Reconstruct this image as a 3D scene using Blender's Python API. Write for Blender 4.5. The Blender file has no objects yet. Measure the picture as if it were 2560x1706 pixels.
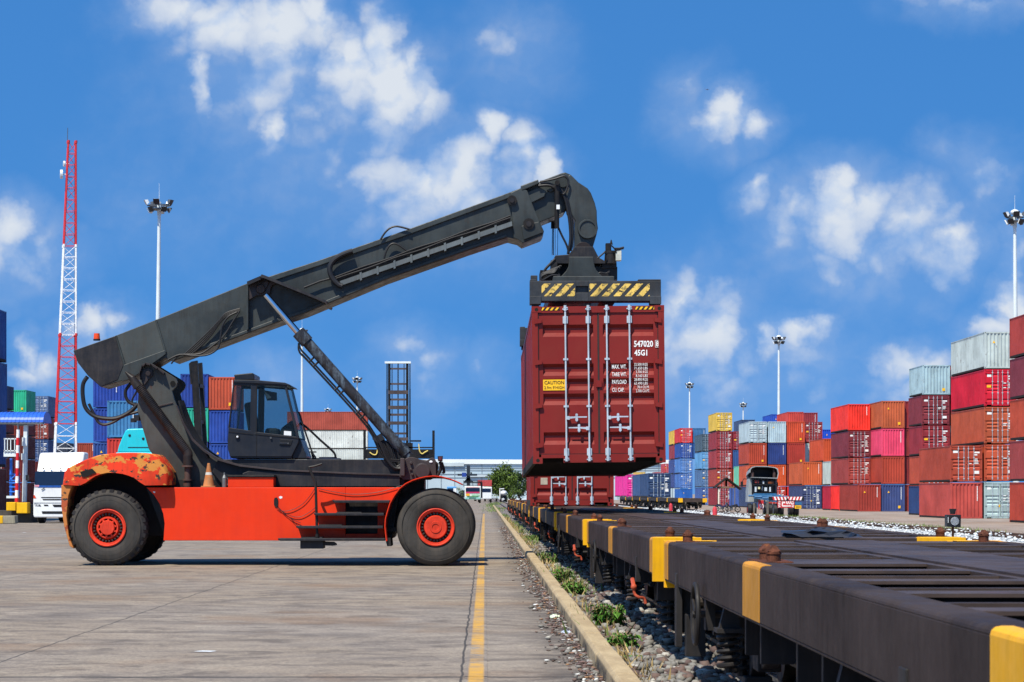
import bpy, math, random
import numpy as np
from mathutils import Vector, Matrix
random.seed(7); rng = np.random.default_rng(7)
R = math.radians
SC = bpy.context.scene
COL = SC.collection

# ------------------------------------------------------------------ camera, sky, sun, exposure
F, U0, V0, H = 5600.0, 1212.0, 1235.0, 1.465          # focal length and vanishing point in photo pixels; eye height
cam = bpy.data.cameras.new('camera'); camo = bpy.data.objects.new('camera', cam); COL.objects.link(camo)
camo.location = (0, 0, H); camo.rotation_euler = (R(90), 0, 0)
cam.sensor_width = 36; cam.lens = F / 2560 * 36
cam.shift_x = (1280 - U0) / 2560; cam.shift_y = (V0 - 853) / 2560
cam.clip_start = 0.1; cam.clip_end = 20000
cam.dof.use_dof = True; cam.dof.focus_distance = 46; cam.dof.aperture_fstop = 13
SC.camera = camo
SC.view_settings.view_transform = 'Standard'; SC.view_settings.look = 'None'
SC.view_settings.exposure = 0.55; SC.view_settings.gamma = 1; SC.view_settings.use_curve_mapping = False
SC.cycles.max_bounces = 6; SC.cycles.diffuse_bounces = 3; SC.cycles.glossy_bounces = 3
SC.cycles.transparent_max_bounces = 8; SC.cycles.use_denoising = True
SUN = Vector((-0.263, -0.466, 0.847)).normalized()
sl = bpy.data.lights.new('sun', 'SUN'); so = bpy.data.objects.new('sun', sl); COL.objects.link(so)
sl.energy = 4.7; sl.angle = R(0.53); sl.color = (1.0, 0.93, 0.80)
so.rotation_euler = SUN.to_track_quat('Z', 'Y').to_euler(); so.location = (0, 0, 60)

def lin(h):
    h = h.lstrip('#'); o = []
    for i in (0, 2, 4):
        v = int(h[i:i+2], 16) / 255
        o.append(v / 12.92 if v <= 0.04045 else ((v + 0.055) / 1.055) ** 2.4)
    return (*o, 1.0)

class NT:
    """small helper round a node tree"""
    def __init__(s, t): s.t = t; s.n = t.nodes; s.l = t.links
    def new(s, typ, ins=None, **kw):
        n = s.n.new(typ)
        for k, v in kw.items(): setattr(n, k, v)
        for k, v in (ins or {}).items():
            if isinstance(v, bpy.types.NodeSocket): s.l.new(v, n.inputs[k])
            else: n.inputs[k].default_value = v
        return n
    def m(s, op, a, b=None, c=None, clamp=False):
        n = s.n.new('ShaderNodeMath'); n.operation = op; n.use_clamp = clamp
        for i, v in enumerate((a, b, c)):
            if v is None: continue
            if isinstance(v, bpy.types.NodeSocket): s.l.new(v, n.inputs[i])
            else: n.inputs[i].default_value = v
        return n.outputs[0]
    def v(s, op, a, b=None):
        n = s.n.new('ShaderNodeVectorMath'); n.operation = op
        for i, v in enumerate((a, b)):
            if v is None: continue
            if isinstance(v, bpy.types.NodeSocket): s.l.new(v, n.inputs[i])
            else: n.inputs[i].default_value = v
        return n.outputs['Value'] if op in ('LENGTH', 'DOT_PRODUCT') else n.outputs['Vector']
    def ramp(s, x, a, b, lo=0.0, hi=1.0):
        n = s.n.new('ShaderNodeMapRange'); n.interpolation_type = 'SMOOTHSTEP'
        for i, v in ((0, x), (1, a), (2, b), (3, lo), (4, hi)):
            if isinstance(v, bpy.types.NodeSocket): s.l.new(v, n.inputs[i])
            else: n.inputs[i].default_value = v
        return n.outputs[0]
    def mix(s, f, a, b):
        n = s.n.new('ShaderNodeMix'); n.data_type = 'RGBA'
        for i, v in ((0, f), (6, a), (7, b)):
            if isinstance(v, bpy.types.NodeSocket): s.l.new(v, n.inputs[i])
            else: n.inputs[i].default_value = v
        return n.outputs[2]
    def noise(s, vec, scale, detail=4, rough=0.55, dist=0.0):
        n = s.new('ShaderNodeTexNoise', {'Scale': scale, 'Detail': detail, 'Roughness': rough, 'Distortion': dist})
        if vec is not None: s.l.new(vec, n.inputs['Vector'])
        return n.outputs['Fac']
    def mapv(s, vec, scale):
        return s.v('MULTIPLY', vec, scale)

# ------------------------------------------------------------------ sky
def make_world():
    w = bpy.data.worlds.new('World'); SC.world = w; w.use_nodes = True
    t = NT(w.node_tree); t.n.clear()
    d = t.new('ShaderNodeTexCoord').outputs['Generated']
    sep = t.new('ShaderNodeSeparateXYZ', {0: d})
    x, y, z = sep.outputs
    up = t.new('ShaderNodeCombineXYZ', {0: x, 1: y, 2: t.m('ADD', t.m('MULTIPLY', t.m('ABSOLUTE', z), 0.75), 0.43)}).outputs[0]
    sky = t.new('ShaderNodeTexSky', {0: t.v('NORMALIZE', up)}, sky_type='NISHITA', sun_disc=False)
    sky.sun_elevation = R(58); sky.sun_rotation = R(209.4); sky.air_density = 1.0; sky.dust_density = 0.3; sky.ozone_density = 2.5
    hs = t.new('ShaderNodeHueSaturation', {'Saturation': 1.3, 'Value': 1.0, 'Hue': 0.512, 'Color': sky.outputs[0]})
    base = t.new('ShaderNodeMix', {0: 1.0, 6: hs.outputs[0], 7: (1.12, 1.55, 1.38, 1)}, data_type='RGBA', blend_type='MULTIPLY').outputs[2]
    # clouds stand at fixed bearings and heights: (tangent of bearing, tangent of elevation)
    ys = t.m('MAXIMUM', y, 0.02)
    p = t.new('ShaderNodeCombineXYZ', {0: t.m('DIVIDE', x, ys), 1: t.m('DIVIDE', z, ys), 2: 0.0}).outputs[0]
    wv = t.new('ShaderNodeTexNoise', {'Scale': 26.0, 'Detail': 5.0, 'Roughness': 0.6, 'Vector': p}).outputs['Color']
    wp = t.v('ADD', p, t.v('MULTIPLY', t.v('SUBTRACT', wv, (0.5, 0.5, 0.5)), (0.034, 0.026, 0)))
    blobs = [  # bearing px, height px, half width, half height, density (in the 2353 px overview)
        (400,18,110,32,.95),(520,45,130,64,1),(640,60,120,85,1),(720,30,60,60,1),(465,165,32,52,.75),(600,150,150,90,.5),
        (800,125,90,75,1.1),(870,85,55,62,1),(890,180,105,85,1.15),(820,190,90,60,.85),(960,235,75,42,.75),(950,150,40,50,.8),
        (622,290,42,40,.9),(690,310,45,45,.25),(960,400,150,68,.95),(1080,370,95,78,.9),(1000,360,80,60,.6),(880,400,90,36,.6),(1030,440,90,32,.7),(760,330,160,60,.3),
        (1120,295,45,42,1),(1195,325,55,50,1),(1240,370,30,50,1),(1180,385,70,50,.55),(1150,100,70,40,.34),
        (1685,235,60,42,1.05),(1660,265,90,32,.9),(1745,280,50,26,.75),(1590,190,30,20,.25),
        (1920,425,62,62,1.15),(2000,455,80,62,1.15),(1850,470,80,55,.7),(2080,510,115,58,1),(2180,545,95,45,.9),(1960,550,150,50,.6),(1735,420,42,27,.6),
        (2050,495,170,72,.82),(1940,480,120,78,.8),(1600,745,100,110,.62),
        (2235,395,50,45,.48),(2160,350,25,22,.3),(10,510,70,60,.95),(95,545,50,42,.65),(40,570,90,40,.5),
        (220,728,68,42,.85),(270,742,40,36,.75),(200,765,60,30,.55),(80,790,28,42,.65),(112,830,50,32,.65),(60,850,50,20,.4),
        (925,790,48,38,.62),(970,830,70,42,.55),(1100,815,30,18,.3),(630,860,40,25,.3),
        (1555,690,60,75,.9),(1640,745,80,60,.75),(1600,800,130,70,.55),(1700,800,120,60,.4),
        (1840,752,75,26,.8),(1765,775,40,32,.7),(1890,738,40,20,.7),(1850,820,120,60,.35),
        (2080,830,85,50,.8),(2150,850,70,42,.7),(2025,835,42,40,.55),(2060,880,120,50,.4),
        (2335,690,45,55,.85),(2300,745,70,32,.6),(2335,560,34,40,.75),(2220,3,100,14,.5)]
    fld = None; k = 2560 / 2353
    for (bu, bv, ru, rv, wgt) in blobs:
        c = ((bu*k-U0)/F, (V0-bv*k)/F, 0)
        dd = t.v('SUBTRACT', wp, c)      # cumulus: firm above, fading out slowly below
        ln = t.v('LENGTH', t.v('ADD', t.v('MULTIPLY', dd, (F/(ru*k*1.3), .74*F/(rv*k*1.3), 0)), t.v('MULTIPLY', t.v('ABSOLUTE', dd), (0, .26*F/(rv*k*1.3), 0))))
        f = t.m('MULTIPLY_ADD', ln, -wgt, wgt)
        fld = f if fld is None else t.m('MAXIMUM', fld, f)
    fb = t.noise(p, 30.0, 6, 0.54)
    fb2 = t.noise(t.v('ADD', p, (0.0022, -0.0040, 0)), 30.0, 6, 0.54)
    def bill(vec):
        o_ = None
        for sc_, wt in ((44.0, .60), (110.0, .20)):
            vo = t.new('ShaderNodeTexVoronoi', feature='F1'); vo.inputs['Scale'].default_value = sc_; t.l.new(vec, vo.inputs['Vector'])
            q = t.m('MULTIPLY', t.m('SUBTRACT', 0.5, vo.outputs['Distance']), wt); o_ = q if o_ is None else t.m('ADD', o_, q)
        return o_
    b1, b2 = bill(wp), bill(t.v('ADD', wp, (0.0022, -0.0040, 0)))
    fb = t.m('ADD', fb, b1); fb2 = t.m('ADD', fb2, b2)
    f2 = t.m('ADD', fld, t.m('MULTIPLY', t.m('SUBTRACT', fb, 0.42), 0.82))
    gate = t.ramp(fld, -0.35, 0.25)
    dens = t.m('MULTIPLY', t.ramp(f2, -0.06, 1.0), gate)
    veil = t.m('MULTIPLY', t.ramp(t.m('ADD', fld, t.m('MULTIPLY', t.m('SUBTRACT', t.noise(p, 14.0, 7, 0.6), 0.5), 1.6)), -0.7, 0.6), 0.28)
    dens = t.m('MAXIMUM', dens, veil)
    ahead = t.ramp(y, 0.05, 0.2)
    dens = t.m('MULTIPLY', dens, ahead)
    # scattered clouds in the rest of the sky, behind the camera
    oth = t.m('MULTIPLY', t.ramp(t.noise(d, 2.2, 8, 0.6), 0.55, 0.75), t.m('SUBTRACT', 1.0, ahead))
    oth = t.m('MULTIPLY', oth, t.ramp(z, 0.02, 0.15))
    dens = t.m('MAXIMUM', dens, oth)
    lit = t.m('ADD', t.m('MULTIPLY', t.m('SUBTRACT', fb2, fb), -2.8), t.ramp(f2, 0.0, 0.9, 0.2, 0.95), clamp=True)
    ccol = t.mix(lit, (2.8, 3.9, 5.8, 1), (5.1, 5.45, 5.9, 1))
    out = t.mix(t.m('MULTIPLY', dens, 0.95), base, ccol)
    bg = t.new('ShaderNodeBackground', {'Color': out, 'Strength': 0.1})
    o = t.new('ShaderNodeOutputWorld'); t.l.new(bg.outputs[0], o.inputs[0])
    w.cycles.sampling_method = 'MANUAL'; w.cycles.sample_map_resolution = 512
make_world()

# ------------------------------------------------------------------ materials
_m = {}
def base_mat(name):
    m = bpy.data.materials.new(name); m.use_nodes = True
    t = NT(m.node_tree); b = t.n['Principled BSDF']
    return m, t, b

def paint(name, hexc, rough=0.5, var=0.16, dirt=0.25, dirtc='3a3029', rust=0.0, rustc='5a2c18', streak=3.0, sc=1.0, spec=0.24, metal=0.0, bump=0.05, chip=0.0, chipc='c9843f', gl=False):
    """painted or bare metal: faded patches, dirt running down, rust spots, chips"""
    key = (name, hexc)
    if key in _m: return _m[key]
    m, t, b = base_mat(name)
    P = t.new('ShaderNodeTexCoord').outputs['Object']
    col = lin(hexc) if isinstance(hexc, str) else hexc
    oi = t.new('ShaderNodeObjectInfo').outputs['Random']
    P = t.v('ADD', P, t.new('ShaderNodeCombineXYZ', {0: t.m('MULTIPLY', oi, 17.0), 1: t.m('MULTIPLY', oi, 31.0), 2: 0.0}).outputs[0])
    n1 = t.noise(P, 0.9*sc, 5, 0.6)
    dark = tuple(c*(1-var*1.6) for c in col[:3]) + (1,); pale = tuple(min(1, c*(1+var) + 0.02*var) for c in col[:3]) + (1,)
    c = t.mix(t.ramp(n1, 0.3, 0.7), dark, pale)
    ns = t.noise(t.mapv(P, (4.0*sc, 4.0*sc, 0.35*sc)), streak, 5, 0.65)
    nb = t.noise(P, 5*sc, 6, 0.7)
    d = t.m('MULTIPLY', t.ramp(t.m('ADD', t.m('MULTIPLY', ns, 0.65), t.m('MULTIPLY', nb, 0.35)), 0.44, 0.72), dirt)
    c = t.mix(d, c, lin(dirtc))
    if chip:
        nc = t.noise(t.mapv(P, (1, 1, 1.5)), 2.3*sc, 7, 0.62)
        c = t.mix(t.ramp(nc, 0.60-0.16*chip, 0.61-0.16*chip), c, lin(chipc))
        nd = t.noise(t.mapv(P, (1.1, 1, 1.9)), 2.9*sc, 8, 0.66)
        c = t.mix(t.ramp(nd, 0.575, 0.58), c, lin('3b332d'))
    if rust:
        nr = t.noise(t.mapv(P, (1.6, 1.6, 1.0)), 2.6*sc, 9, 0.68)
        c = t.mix(t.m('MULTIPLY', t.ramp(nr, 0.66-0.2*rust, 0.74-0.1*rust), min(1, 0.5+rust)), c, lin(rustc))
    t.l.new(c, b.inputs['Base Color'])
    t.l.new(t.ramp(nb, 0.3, 0.75, rough-0.1, rough+0.16), b.inputs['Roughness'])
    b.inputs['Metallic'].default_value = metal
    b.inputs['Specular IOR Level'].default_value = spec
    if bump:
        bp = t.new('ShaderNodeBump', {'Strength': bump, 'Distance': 0.02, 'Height': nb}); t.l.new(bp.outputs[0], b.inputs['Normal'])
    _m[key] = m; return m

def plain(name, hexc, rough=0.6, metal=0.0, spec=0.4, emit=0, **k):
    key = (name, hexc)
    if key in _m: return _m[key]
    m, t, b = base_mat(name)
    P = t.new('ShaderNodeTexCoord').outputs['Object']
    col = lin(hexc); n = t.noise(P, k.get('sc', 6.0), 5, 0.65); v = k.get('var', 0.2)
    c = t.mix(t.ramp(n, 0.3, 0.7), tuple(x*(1-v) for x in col[:3])+(1,), tuple(min(1, x*(1+v)) for x in col[:3])+(1,))
    t.l.new(c, b.inputs['Base Color']); b.inputs['Roughness'].default_value = rough
    b.inputs['Metallic'].default_value = metal; b.inputs['Specular IOR Level'].default_value = spec
    _m[key] = m; return m

def glass_mat(name, hexc='aebfc6', a=0.35):
    m, t, b = base_mat(name)
    b.inputs['Base Color'].default_value = lin(hexc); b.inputs['Roughness'].default_value = 0.06
    tr = t.new('ShaderNodeBsdfTransparent', {0: (0.80, 0.88, 0.90, 1)})
    mx = t.new('ShaderNodeMixShader', {0: a}); t.l.new(tr.outputs[0], mx.inputs[1]); t.l.new(b.outputs[0], mx.inputs[2])
    t.l.new(mx.outputs[0], t.n['Material Output'].inputs[0]); return m

def concrete_nodes(t, P):
    """brushed concrete: fine cross streaks, tyre grime, slab joints and cracks; P is the place on the ground in metres"""
    st = t.noise(t.mapv(P, (1.5, 2.0, 1)), 1.0, 10, 0.76, 0.5)
    st2 = t.noise(t.mapv(P, (0.42, 0.5, 1)), 1.0, 8, 0.66, 0.8)
    bl = t.noise(P, 0.07, 5, 0.55); fi = t.noise(t.mapv(P, (22, 40, 1)), 1.0, 5, 0.75)
    cross = t.noise(t.mapv(P, (0.6, 14.0, 1)), 1.0, 6, 0.7)
    c = t.mix(t.ramp(bl, 0.36, 0.64), lin('8f806c'), lin('90867a'))
    c = t.mix(t.m('MULTIPLY', t.ramp(st2, 0.54, 0.38), 0.55), c, lin('6d655e'))
    c = t.mix(t.m('MULTIPLY', t.ramp(st2, 0.55, 0.7), 0.45), c, lin('9f937f'))
    c = t.mix(t.m('MULTIPLY', t.ramp(st, 0.53, 0.37), 0.78), c, lin('564d44'))
    c = t.mix(t.m('MULTIPLY', t.ramp(st, 0.54, 0.66), 0.6), c, lin('aa9f8c'))
    c = t.mix(t.m('MULTIPLY', t.ramp(cross, 0.56, 0.70), 0.2), c, lin('4f473f'))
    br = t.noise(t.mapv(P, (0.2, 0.2, 1)), 1.3, 6, 0.62)
    c = t.mix(t.m('MULTIPLY', t.ramp(br, 0.52, 0.68), 0.6), c, lin('84684b'))
    c = t.mix(t.m('MULTIPLY', t.ramp(fi, 0.60, 0.38), 0.6), c, lin('4c4540'))
    # tyre marks: wide arcs swept over the slabs
    for (ax, ay, rad, w) in ((-22.0, 8.0, 27.0, .28), (-21.4, 7.2, 29.0, .24), (6.0, 58.0, 34.0, .3), (-9.0, 70.0, 36.0, .25)):
        ln = t.v('LENGTH', t.v('SUBTRACT', P, (ax, ay, 0)))
        dd = t.m('ABSOLUTE', t.m('SUBTRACT', t.m('ADD', ln, t.m('MULTIPLY', st2, .5)), rad+.25))
        c = t.mix(t.m('MULTIPLY', t.m('MULTIPLY', t.ramp(dd, w, w*.4), t.ramp(st, 0.40, 0.62)), 0.38), c, lin('403a36'))
    sx0 = t.new('ShaderNodeSeparateXYZ', {0: P}).outputs[0]
    gr = t.noise(t.mapv(P, (1.0, 1.6, 1)), 1.5, 7, 0.7)
    c = t.mix(t.m('MULTIPLY', t.m('MULTIPLY', t.ramp(sx0, 0.25, 0.85), t.ramp(gr, 0.38, 0.58)), 0.85), c, lin('39332e'))
    spots = t.noise(P, 2.6, 6, 0.72)
    c = t.mix(t.m('MULTIPLY', t.ramp(spots, 0.64, 0.72), 0.6), c, lin('3e3a38'))
    sep = t.new('ShaderNodeSeparateXYZ', {0: t.v('ADD', P, t.v('MULTIPLY', t.v('SUBTRACT', t.new('ShaderNodeTexNoise', {'Scale': 1.3, 'Detail': 6.0, 'Vector': P}).outputs['Color'], (0.5, 0.5, 0.5)), (0.07, 0.16, 0)))})
    def joint(c0, per, w, off):
        a = t.m('ABSOLUTE', t.m('SUBTRACT', t.m('FRACT', t.m('DIVIDE', t.m('ADD', c0, off), per)), 0.5))
        return t.ramp(a, 0.5 - w/per, 0.5 - w/per*0.5)
    j = t.m('MAXIMUM', joint(sep.outputs[0], 4.03, 0.014, 0.19+4.03*20), joint(sep.outputs[1], 24.0, 0.07, 6.1+24*4))
    c = t.mix(t.m('MULTIPLY', j, 0.85), c, lin('2b2826'))
    h = t.m('ADD', t.m('MULTIPLY', st, 0.6), t.m('MULTIPLY', fi, 0.4))
    return c, h

def ground_mats():
    m, t, b = base_mat('concrete'); P = t.new('ShaderNodeNewGeometry').outputs['Position']
    c, h = concrete_nodes(t, P)
    t.l.new(c, b.inputs['Base Color']); b.inputs['Roughness'].default_value = 0.85
    t.l.new(t.new('ShaderNodeBump', {'Strength': 0.35, 'Distance': 0.02, 'Height': h}).outputs[0], b.inputs['Normal']); _m['conc'] = m
    m, t, b = base_mat('line_paint'); P = t.new('ShaderNodeNewGeometry').outputs['Position']
    c, h = concrete_nodes(t, P)
    wear = t.noise(t.mapv(P, (3.0, 9.0, 1)), 1.0, 7, 0.7); w2 = t.noise(t.mapv(P, (1, 0.3, 1)), 1.4, 4, 0.6)
    sx = t.new('ShaderNodeSeparateXYZ', {0: P}).outputs[0]
    edge = t.ramp(t.m('ADD', t.m('ABSOLUTE', t.m('ADD', sx, 0.07)), t.m('MULTIPLY', t.m('SUBTRACT', wear, 0.5), 0.06)), 0.052, 0.072)
    f = t.m('MULTIPLY', t.ramp(t.m('ADD', t.m('MULTIPLY', wear, 0.6), t.m('MULTIPLY', w2, 0.4)), 0.38, 0.58), t.m('SUBTRACT', 1.0, edge))
    c2 = t.mix(t.m('MULTIPLY', f, 0.8), c, lin('c9961f'))
    t.l.new(c2, b.inputs['Base Color']); b.inputs['Roughness'].default_value = 0.75; _m['line'] = m
    # kerb
    m, t, b = base_mat('kerb_concrete'); P = t.new('ShaderNodeNewGeometry').outputs['Position']
    n = t.noise(t.mapv(P, (3, 0.8, 3)), 1.5, 6, 0.62); f = t.noise(P, 30, 5, 0.7)
    c = t.mix(t.ramp(n, 0.3, 0.7), lin('9a8666'), lin('b29f7c')); c = t.mix(t.m('MULTIPLY', t.ramp(f, 0.6, 0.4), 0.35), c, lin('75664d'))
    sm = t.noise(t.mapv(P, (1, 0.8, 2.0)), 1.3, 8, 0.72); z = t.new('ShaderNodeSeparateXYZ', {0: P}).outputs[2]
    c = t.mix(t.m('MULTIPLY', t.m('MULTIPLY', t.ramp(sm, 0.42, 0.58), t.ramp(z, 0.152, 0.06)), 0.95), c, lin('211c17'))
    t.l.new(c, b.inputs['Base Color']); b.inputs['Roughness'].default_value = 0.9
    t.l.new(t.new('ShaderNodeBump', {'Strength': 0.4, 'Distance': 0.01, 'Height': f}).outputs[0], b.inputs['Normal']); _m['kerb'] = m
    # ballast
    m, t, b = base_mat('ballast'); P = t.new('ShaderNodeNewGeometry').outputs['Position']
    vo = t.new('ShaderNodeTexVoronoi', {'Scale': 13.0, 'Vector': P}); vo.feature = 'F1'
    vc = t.new('ShaderNodeSeparateColor', {0: vo.outputs['Color']}).outputs[0]
    big = t.noise(P, 0.35, 4, 0.6)
    c = t.mix(vc, lin('58524f'), lin('9a9894')); c = t.mix(t.ramp(vc, 0.55, 0.6), c, lin('6d5a58'))
    yy = t.new('ShaderNodeSeparateXYZ', {0: P}).outputs[0]
    white = t.mix(vc, lin('9a9d9d'), lin('d3d7d7'))
    c = t.mix(t.m('MULTIPLY', t.ramp(yy, 3.0, 6.0), 0.9), c, white)
    c = t.mix(t.m('MULTIPLY', t.ramp(big, 0.62, 0.78), 0.35), c, lin('5f5144'))
    t.l.new(c, b.inputs['Base Color']); b.inputs['Roughness'].default_value = 0.9
    t.l.new(t.new('ShaderNodeBump', {'Strength': 1.0, 'Distance': 0.05, 'Height': t.m('SUBTRACT', 1.0, vo.outputs['Distance'])}).outputs[0], b.inputs['Normal']); _m['ballast'] = m
    # packed earth
    m, t, b = base_mat('packed_earth'); P = t.new('ShaderNodeNewGeometry').outputs['Position']
    n = t.noise(t.mapv(P, (0.4, 0.12, 1)), 1.0, 6, 0.6); f = t.noise(P, 3, 6, 0.7)
    c = t.mix(t.ramp(n, 0.3, 0.7), lin('7e6d5e'), lin('94877b')); c = t.mix(t.m('MULTIPLY', t.ramp(f, 0.55, 0.4), 0.35), c, lin('665a50'))
    t.l.new(c, b.inputs['Base Color']); b.inputs['Roughness'].default_value = 0.95; _m['earth'] = m
    # stones, four shades by island
    m, t, b = base_mat('stone'); rnd = t.new('ShaderNodeNewGeometry').outputs['Random Per Island']
    cr = t.new('ShaderNodeValToRGB', {0: rnd}); e = cr.color_ramp; e.interpolation = 'CONSTANT'
    for i, (p0, hx) in enumerate(((0, '77756f'), (.26, '5f4b43'), (.48, '84817a'), (.66, '66635c'), (.84, 'a5a299'), (.88, '523f3c'))):
        el = e.elements[i] if i < 2 else e.elements.new(p0); el.position = p0; el.color = lin(hx)
    P = t.new('ShaderNodeNewGeometry').outputs['Position']; n = t.noise(P, 40, 4, 0.6)
    c = t.mix(t.m('MULTIPLY', t.ramp(n, 0.4, 0.65), 0.35), cr.outputs[0], lin('5b534d'))
    t.l.new(c, b.inputs['Base Color']); b.inputs['Roughness'].default_value = 0.85; _m['stone'] = m
    m, t, b = base_mat('white_stone'); rnd = t.new('ShaderNodeNewGeometry').outputs['Random Per Island']
    t.l.new(t.mix(rnd, lin('96999a'), lin('d8dcdc')), b.inputs['Base Color']); b.inputs['Roughness'].default_value = 0.85; _m['wstone'] = m
    m, t, b = base_mat('litter'); rnd = t.new('ShaderNodeNewGeometry').outputs['Random Per Island']
    cr = t.new('ShaderNodeValToRGB', {0: rnd}); e = cr.color_ramp; e.interpolation = 'CONSTANT'
    for i, (p0, hx) in enumerate(((0, '4a3a34'), (.25, '6a5550'), (.45, '3a3532'), (.6, '86664a'), (.72, '8d8882'), (.86, '5a4238'), (.95, 'c9c9c4'))):
        el = e.elements[i] if i < 2 else e.elements.new(p0); el.position = p0; el.color = lin(hx)
    t.l.new(cr.outputs[0], b.inputs['Base Color']); b.inputs['Roughness'].default_value = 0.9; _m['litter'] = m
    # leaves
    for nm, a, bb in (('leaf', '22430f', '4f7a24'), ('tree_leaf', '23330f', '5c7228'), ('dark_leaf', '15260f', '32491d'), ('dry_grass', '8f7a4e', 'b79f6e'), ('grass', '47602a', '7f9048')):
        m, t, b = base_mat(nm); rnd = t.new('ShaderNodeNewGeometry').outputs['Random Per Island']
        t.l.new(t.mix(rnd, lin(a), lin(bb)), b.inputs['Base Color']); b.inputs['Roughness'].default_value = 0.6
        b.inputs['Specular IOR Level'].default_value = 0.25; _m[nm] = m
ground_mats()

# ------------------------------------------------------------------ mesh helpers
def PX(u, Y): return (u - U0) * Y / F
def PZ(v, Y): return H - (v - V0) * Y / F
def P3(u, v, Y): return Vector((PX(u, Y), Y, PZ(v, Y)))
def PP(pts, Y): return [(PX(u, Y), PZ(v, Y)) for u, v in pts]

def wloc(o):
    l = Vector((0, 0, 0))
    while o: l += o.location; o = o.parent
    return l

class MB:
    def __init__(s): s.v = []; s.f = []; s.mi = []; s.k = 0; s.pc = []
    def add(s, vs, fs):
        b = len(s.v); fb_ = len(s.f); s.v += [tuple(v) for v in vs]
        for f in fs: s.f.append([i + b for i in f]); s.mi.append(s.k)
        s.pc.append((b, fb_, len(s.v), len(s.f)))
        return s
    def box(s, x0, x1, y0, y1, z0, z1):
        vs = [(x, y, z) for z in (z0, z1) for y in (y0, y1) for x in (x0, x1)]
        return s.add(vs, [(0,2,3,1),(4,5,7,6),(0,1,5,4),(2,6,7,3),(0,4,6,2),(1,3,7,5)])
    def prism(s, pts, y0, y1):
        """outline in (x, z) pushed through from y0 to y1"""
        a = sum(pts[i][0]*pts[(i+1)%len(pts)][1] - pts[(i+1)%len(pts)][0]*pts[i][1] for i in range(len(pts)))
        if a < 0: pts = pts[::-1]
        n = len(pts); vs = [(x, y0, z) for x, z in pts] + [(x, y1, z) for x, z in pts]
        fs = [tuple(range(n)), tuple(range(2*n-1, n-1, -1))] + [(i, i+n, (i+1)%n+n, (i+1)%n) for i in range(n)]
        return s.add(vs, fs)
    def prismz(s, pts, z0, z1):
        a = sum(pts[i][0]*pts[(i+1)%len(pts)][1] - pts[(i+1)%len(pts)][0]*pts[i][1] for i in range(len(pts)))
        if a < 0: pts = pts[::-1]
        n = len(pts); vs = [(x, y, z0) for x, y in pts] + [(x, y, z1) for x, y in pts]
        return s.add(vs, [tuple(range(n-1,-1,-1)), tuple(range(n, 2*n))] + [(i, (i+1)%n, (i+1)%n+n, i+n) for i in range(n)])
    def cone(s, p0, p1, r0, r1, n=16, caps=True):
        p0, p1 = Vector(p0), Vector(p1); d = (p1-p0).normalized()
        q = d.to_track_quat('Z', 'Y'); vs = []
        for p, r in ((p0, r0), (p1, r1)):
            for i in range(n):
                a = 2*math.pi*i/n; vs.append(p + q @ Vector((r*math.cos(a), r*math.sin(a), 0)))
        fs = [(i, (i+1)%n, (i+1)%n+n, i+n) for i in range(n)]
        if caps: fs += [tuple(range(n-1, -1, -1)), tuple(range(n, 2*n))]
        return s.add(vs, fs)
    def cyl(s, p0, p1, r, n=16): return s.cone(p0, p1, r, r, n)
    def tube(s, pts, r, n=8, sub=0):
        pts = [Vector(p) for p in pts]
        if sub:
            q = []
            for i in range(len(pts)-1):
                p0 = pts[max(i-1, 0)]; p1 = pts[i]; p2 = pts[i+1]; p3 = pts[min(i+2, len(pts)-1)]
                for j in range(sub):
                    t = j/sub
                    q.append(0.5*((2*p1)+(p2-p0)*t+(2*p0-5*p1+4*p2-p3)*t*t+(3*p1-p0-3*p2+p3)*t**3))
            pts = q + [pts[-1]]
        vs = []; N = len(pts); up = None
        for i, p in enumerate(pts):
            d = (pts[min(i+1, N-1)] - pts[max(i-1, 0)]).normalized()
            if up is None: up = d.orthogonal().normalized()
            up = (up - d*up.dot(d)).normalized(); w = d.cross(up)
            if isinstance(r, (list, tuple)):
                q_ = i/(N-1)*(len(r)-1); a_ = min(int(q_), len(r)-2); rr = r[a_] + (r[a_+1]-r[a_])*(q_-a_)
            else: rr = r
            for k in range(n):
                a = 2*math.pi*k/n; vs.append(p + (up*math.cos(a) + w*math.sin(a))*rr)
        fs = [(i*n+k, i*n+(k+1)%n, (i+1)*n+(k+1)%n, (i+1)*n+k) for i in range(N-1) for k in range(n)]
        fs += [tuple(range(n-1, -1, -1)), tuple(range((N-1)*n, N*n))]
        return s.add(vs, fs)
    def lathe(s, c, prof, n=48, axis='Y'):
        """prof = (offset along the axis, radius)"""
        cx, cy, cz = c; vs = []; m = len(prof)
        for i in range(n):
            a = 2*math.pi*i/n; ca, sa = math.cos(a), math.sin(a)
            for o, r in prof:
                vs.append((cx+r*ca, cy+o, cz+r*sa) if axis == 'Y' else (cx+r*ca, cy+r*sa, cz+o) if axis == 'Z' else (cx+o, cy+r*ca, cz+r*sa))
        fs = [(i*m+j, i*m+j+1, ((i+1)%n)*m+j+1, ((i+1)%n)*m+j) for i in range(n) for j in range(m-1)]
        return s.add(vs, fs)
    def ball(s, c, rx, ry=None, rz=None, n=12, m=8):
        ry = ry or rx; rz = rz or rx; vs = []; fs = []
        for j in range(m+1):
            b = math.pi*j/m - math.pi/2
            for i in range(n):
                a = 2*math.pi*i/n; vs.append((c[0]+rx*math.cos(b)*math.cos(a), c[1]+ry*math.cos(b)*math.sin(a), c[2]+rz*math.sin(b)))
        for j in range(m):
            for i in range(n): fs.append((j*n+i, j*n+(i+1)%n, (j+1)*n+(i+1)%n, (j+1)*n+i))
        return s.add(vs, fs)
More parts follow.
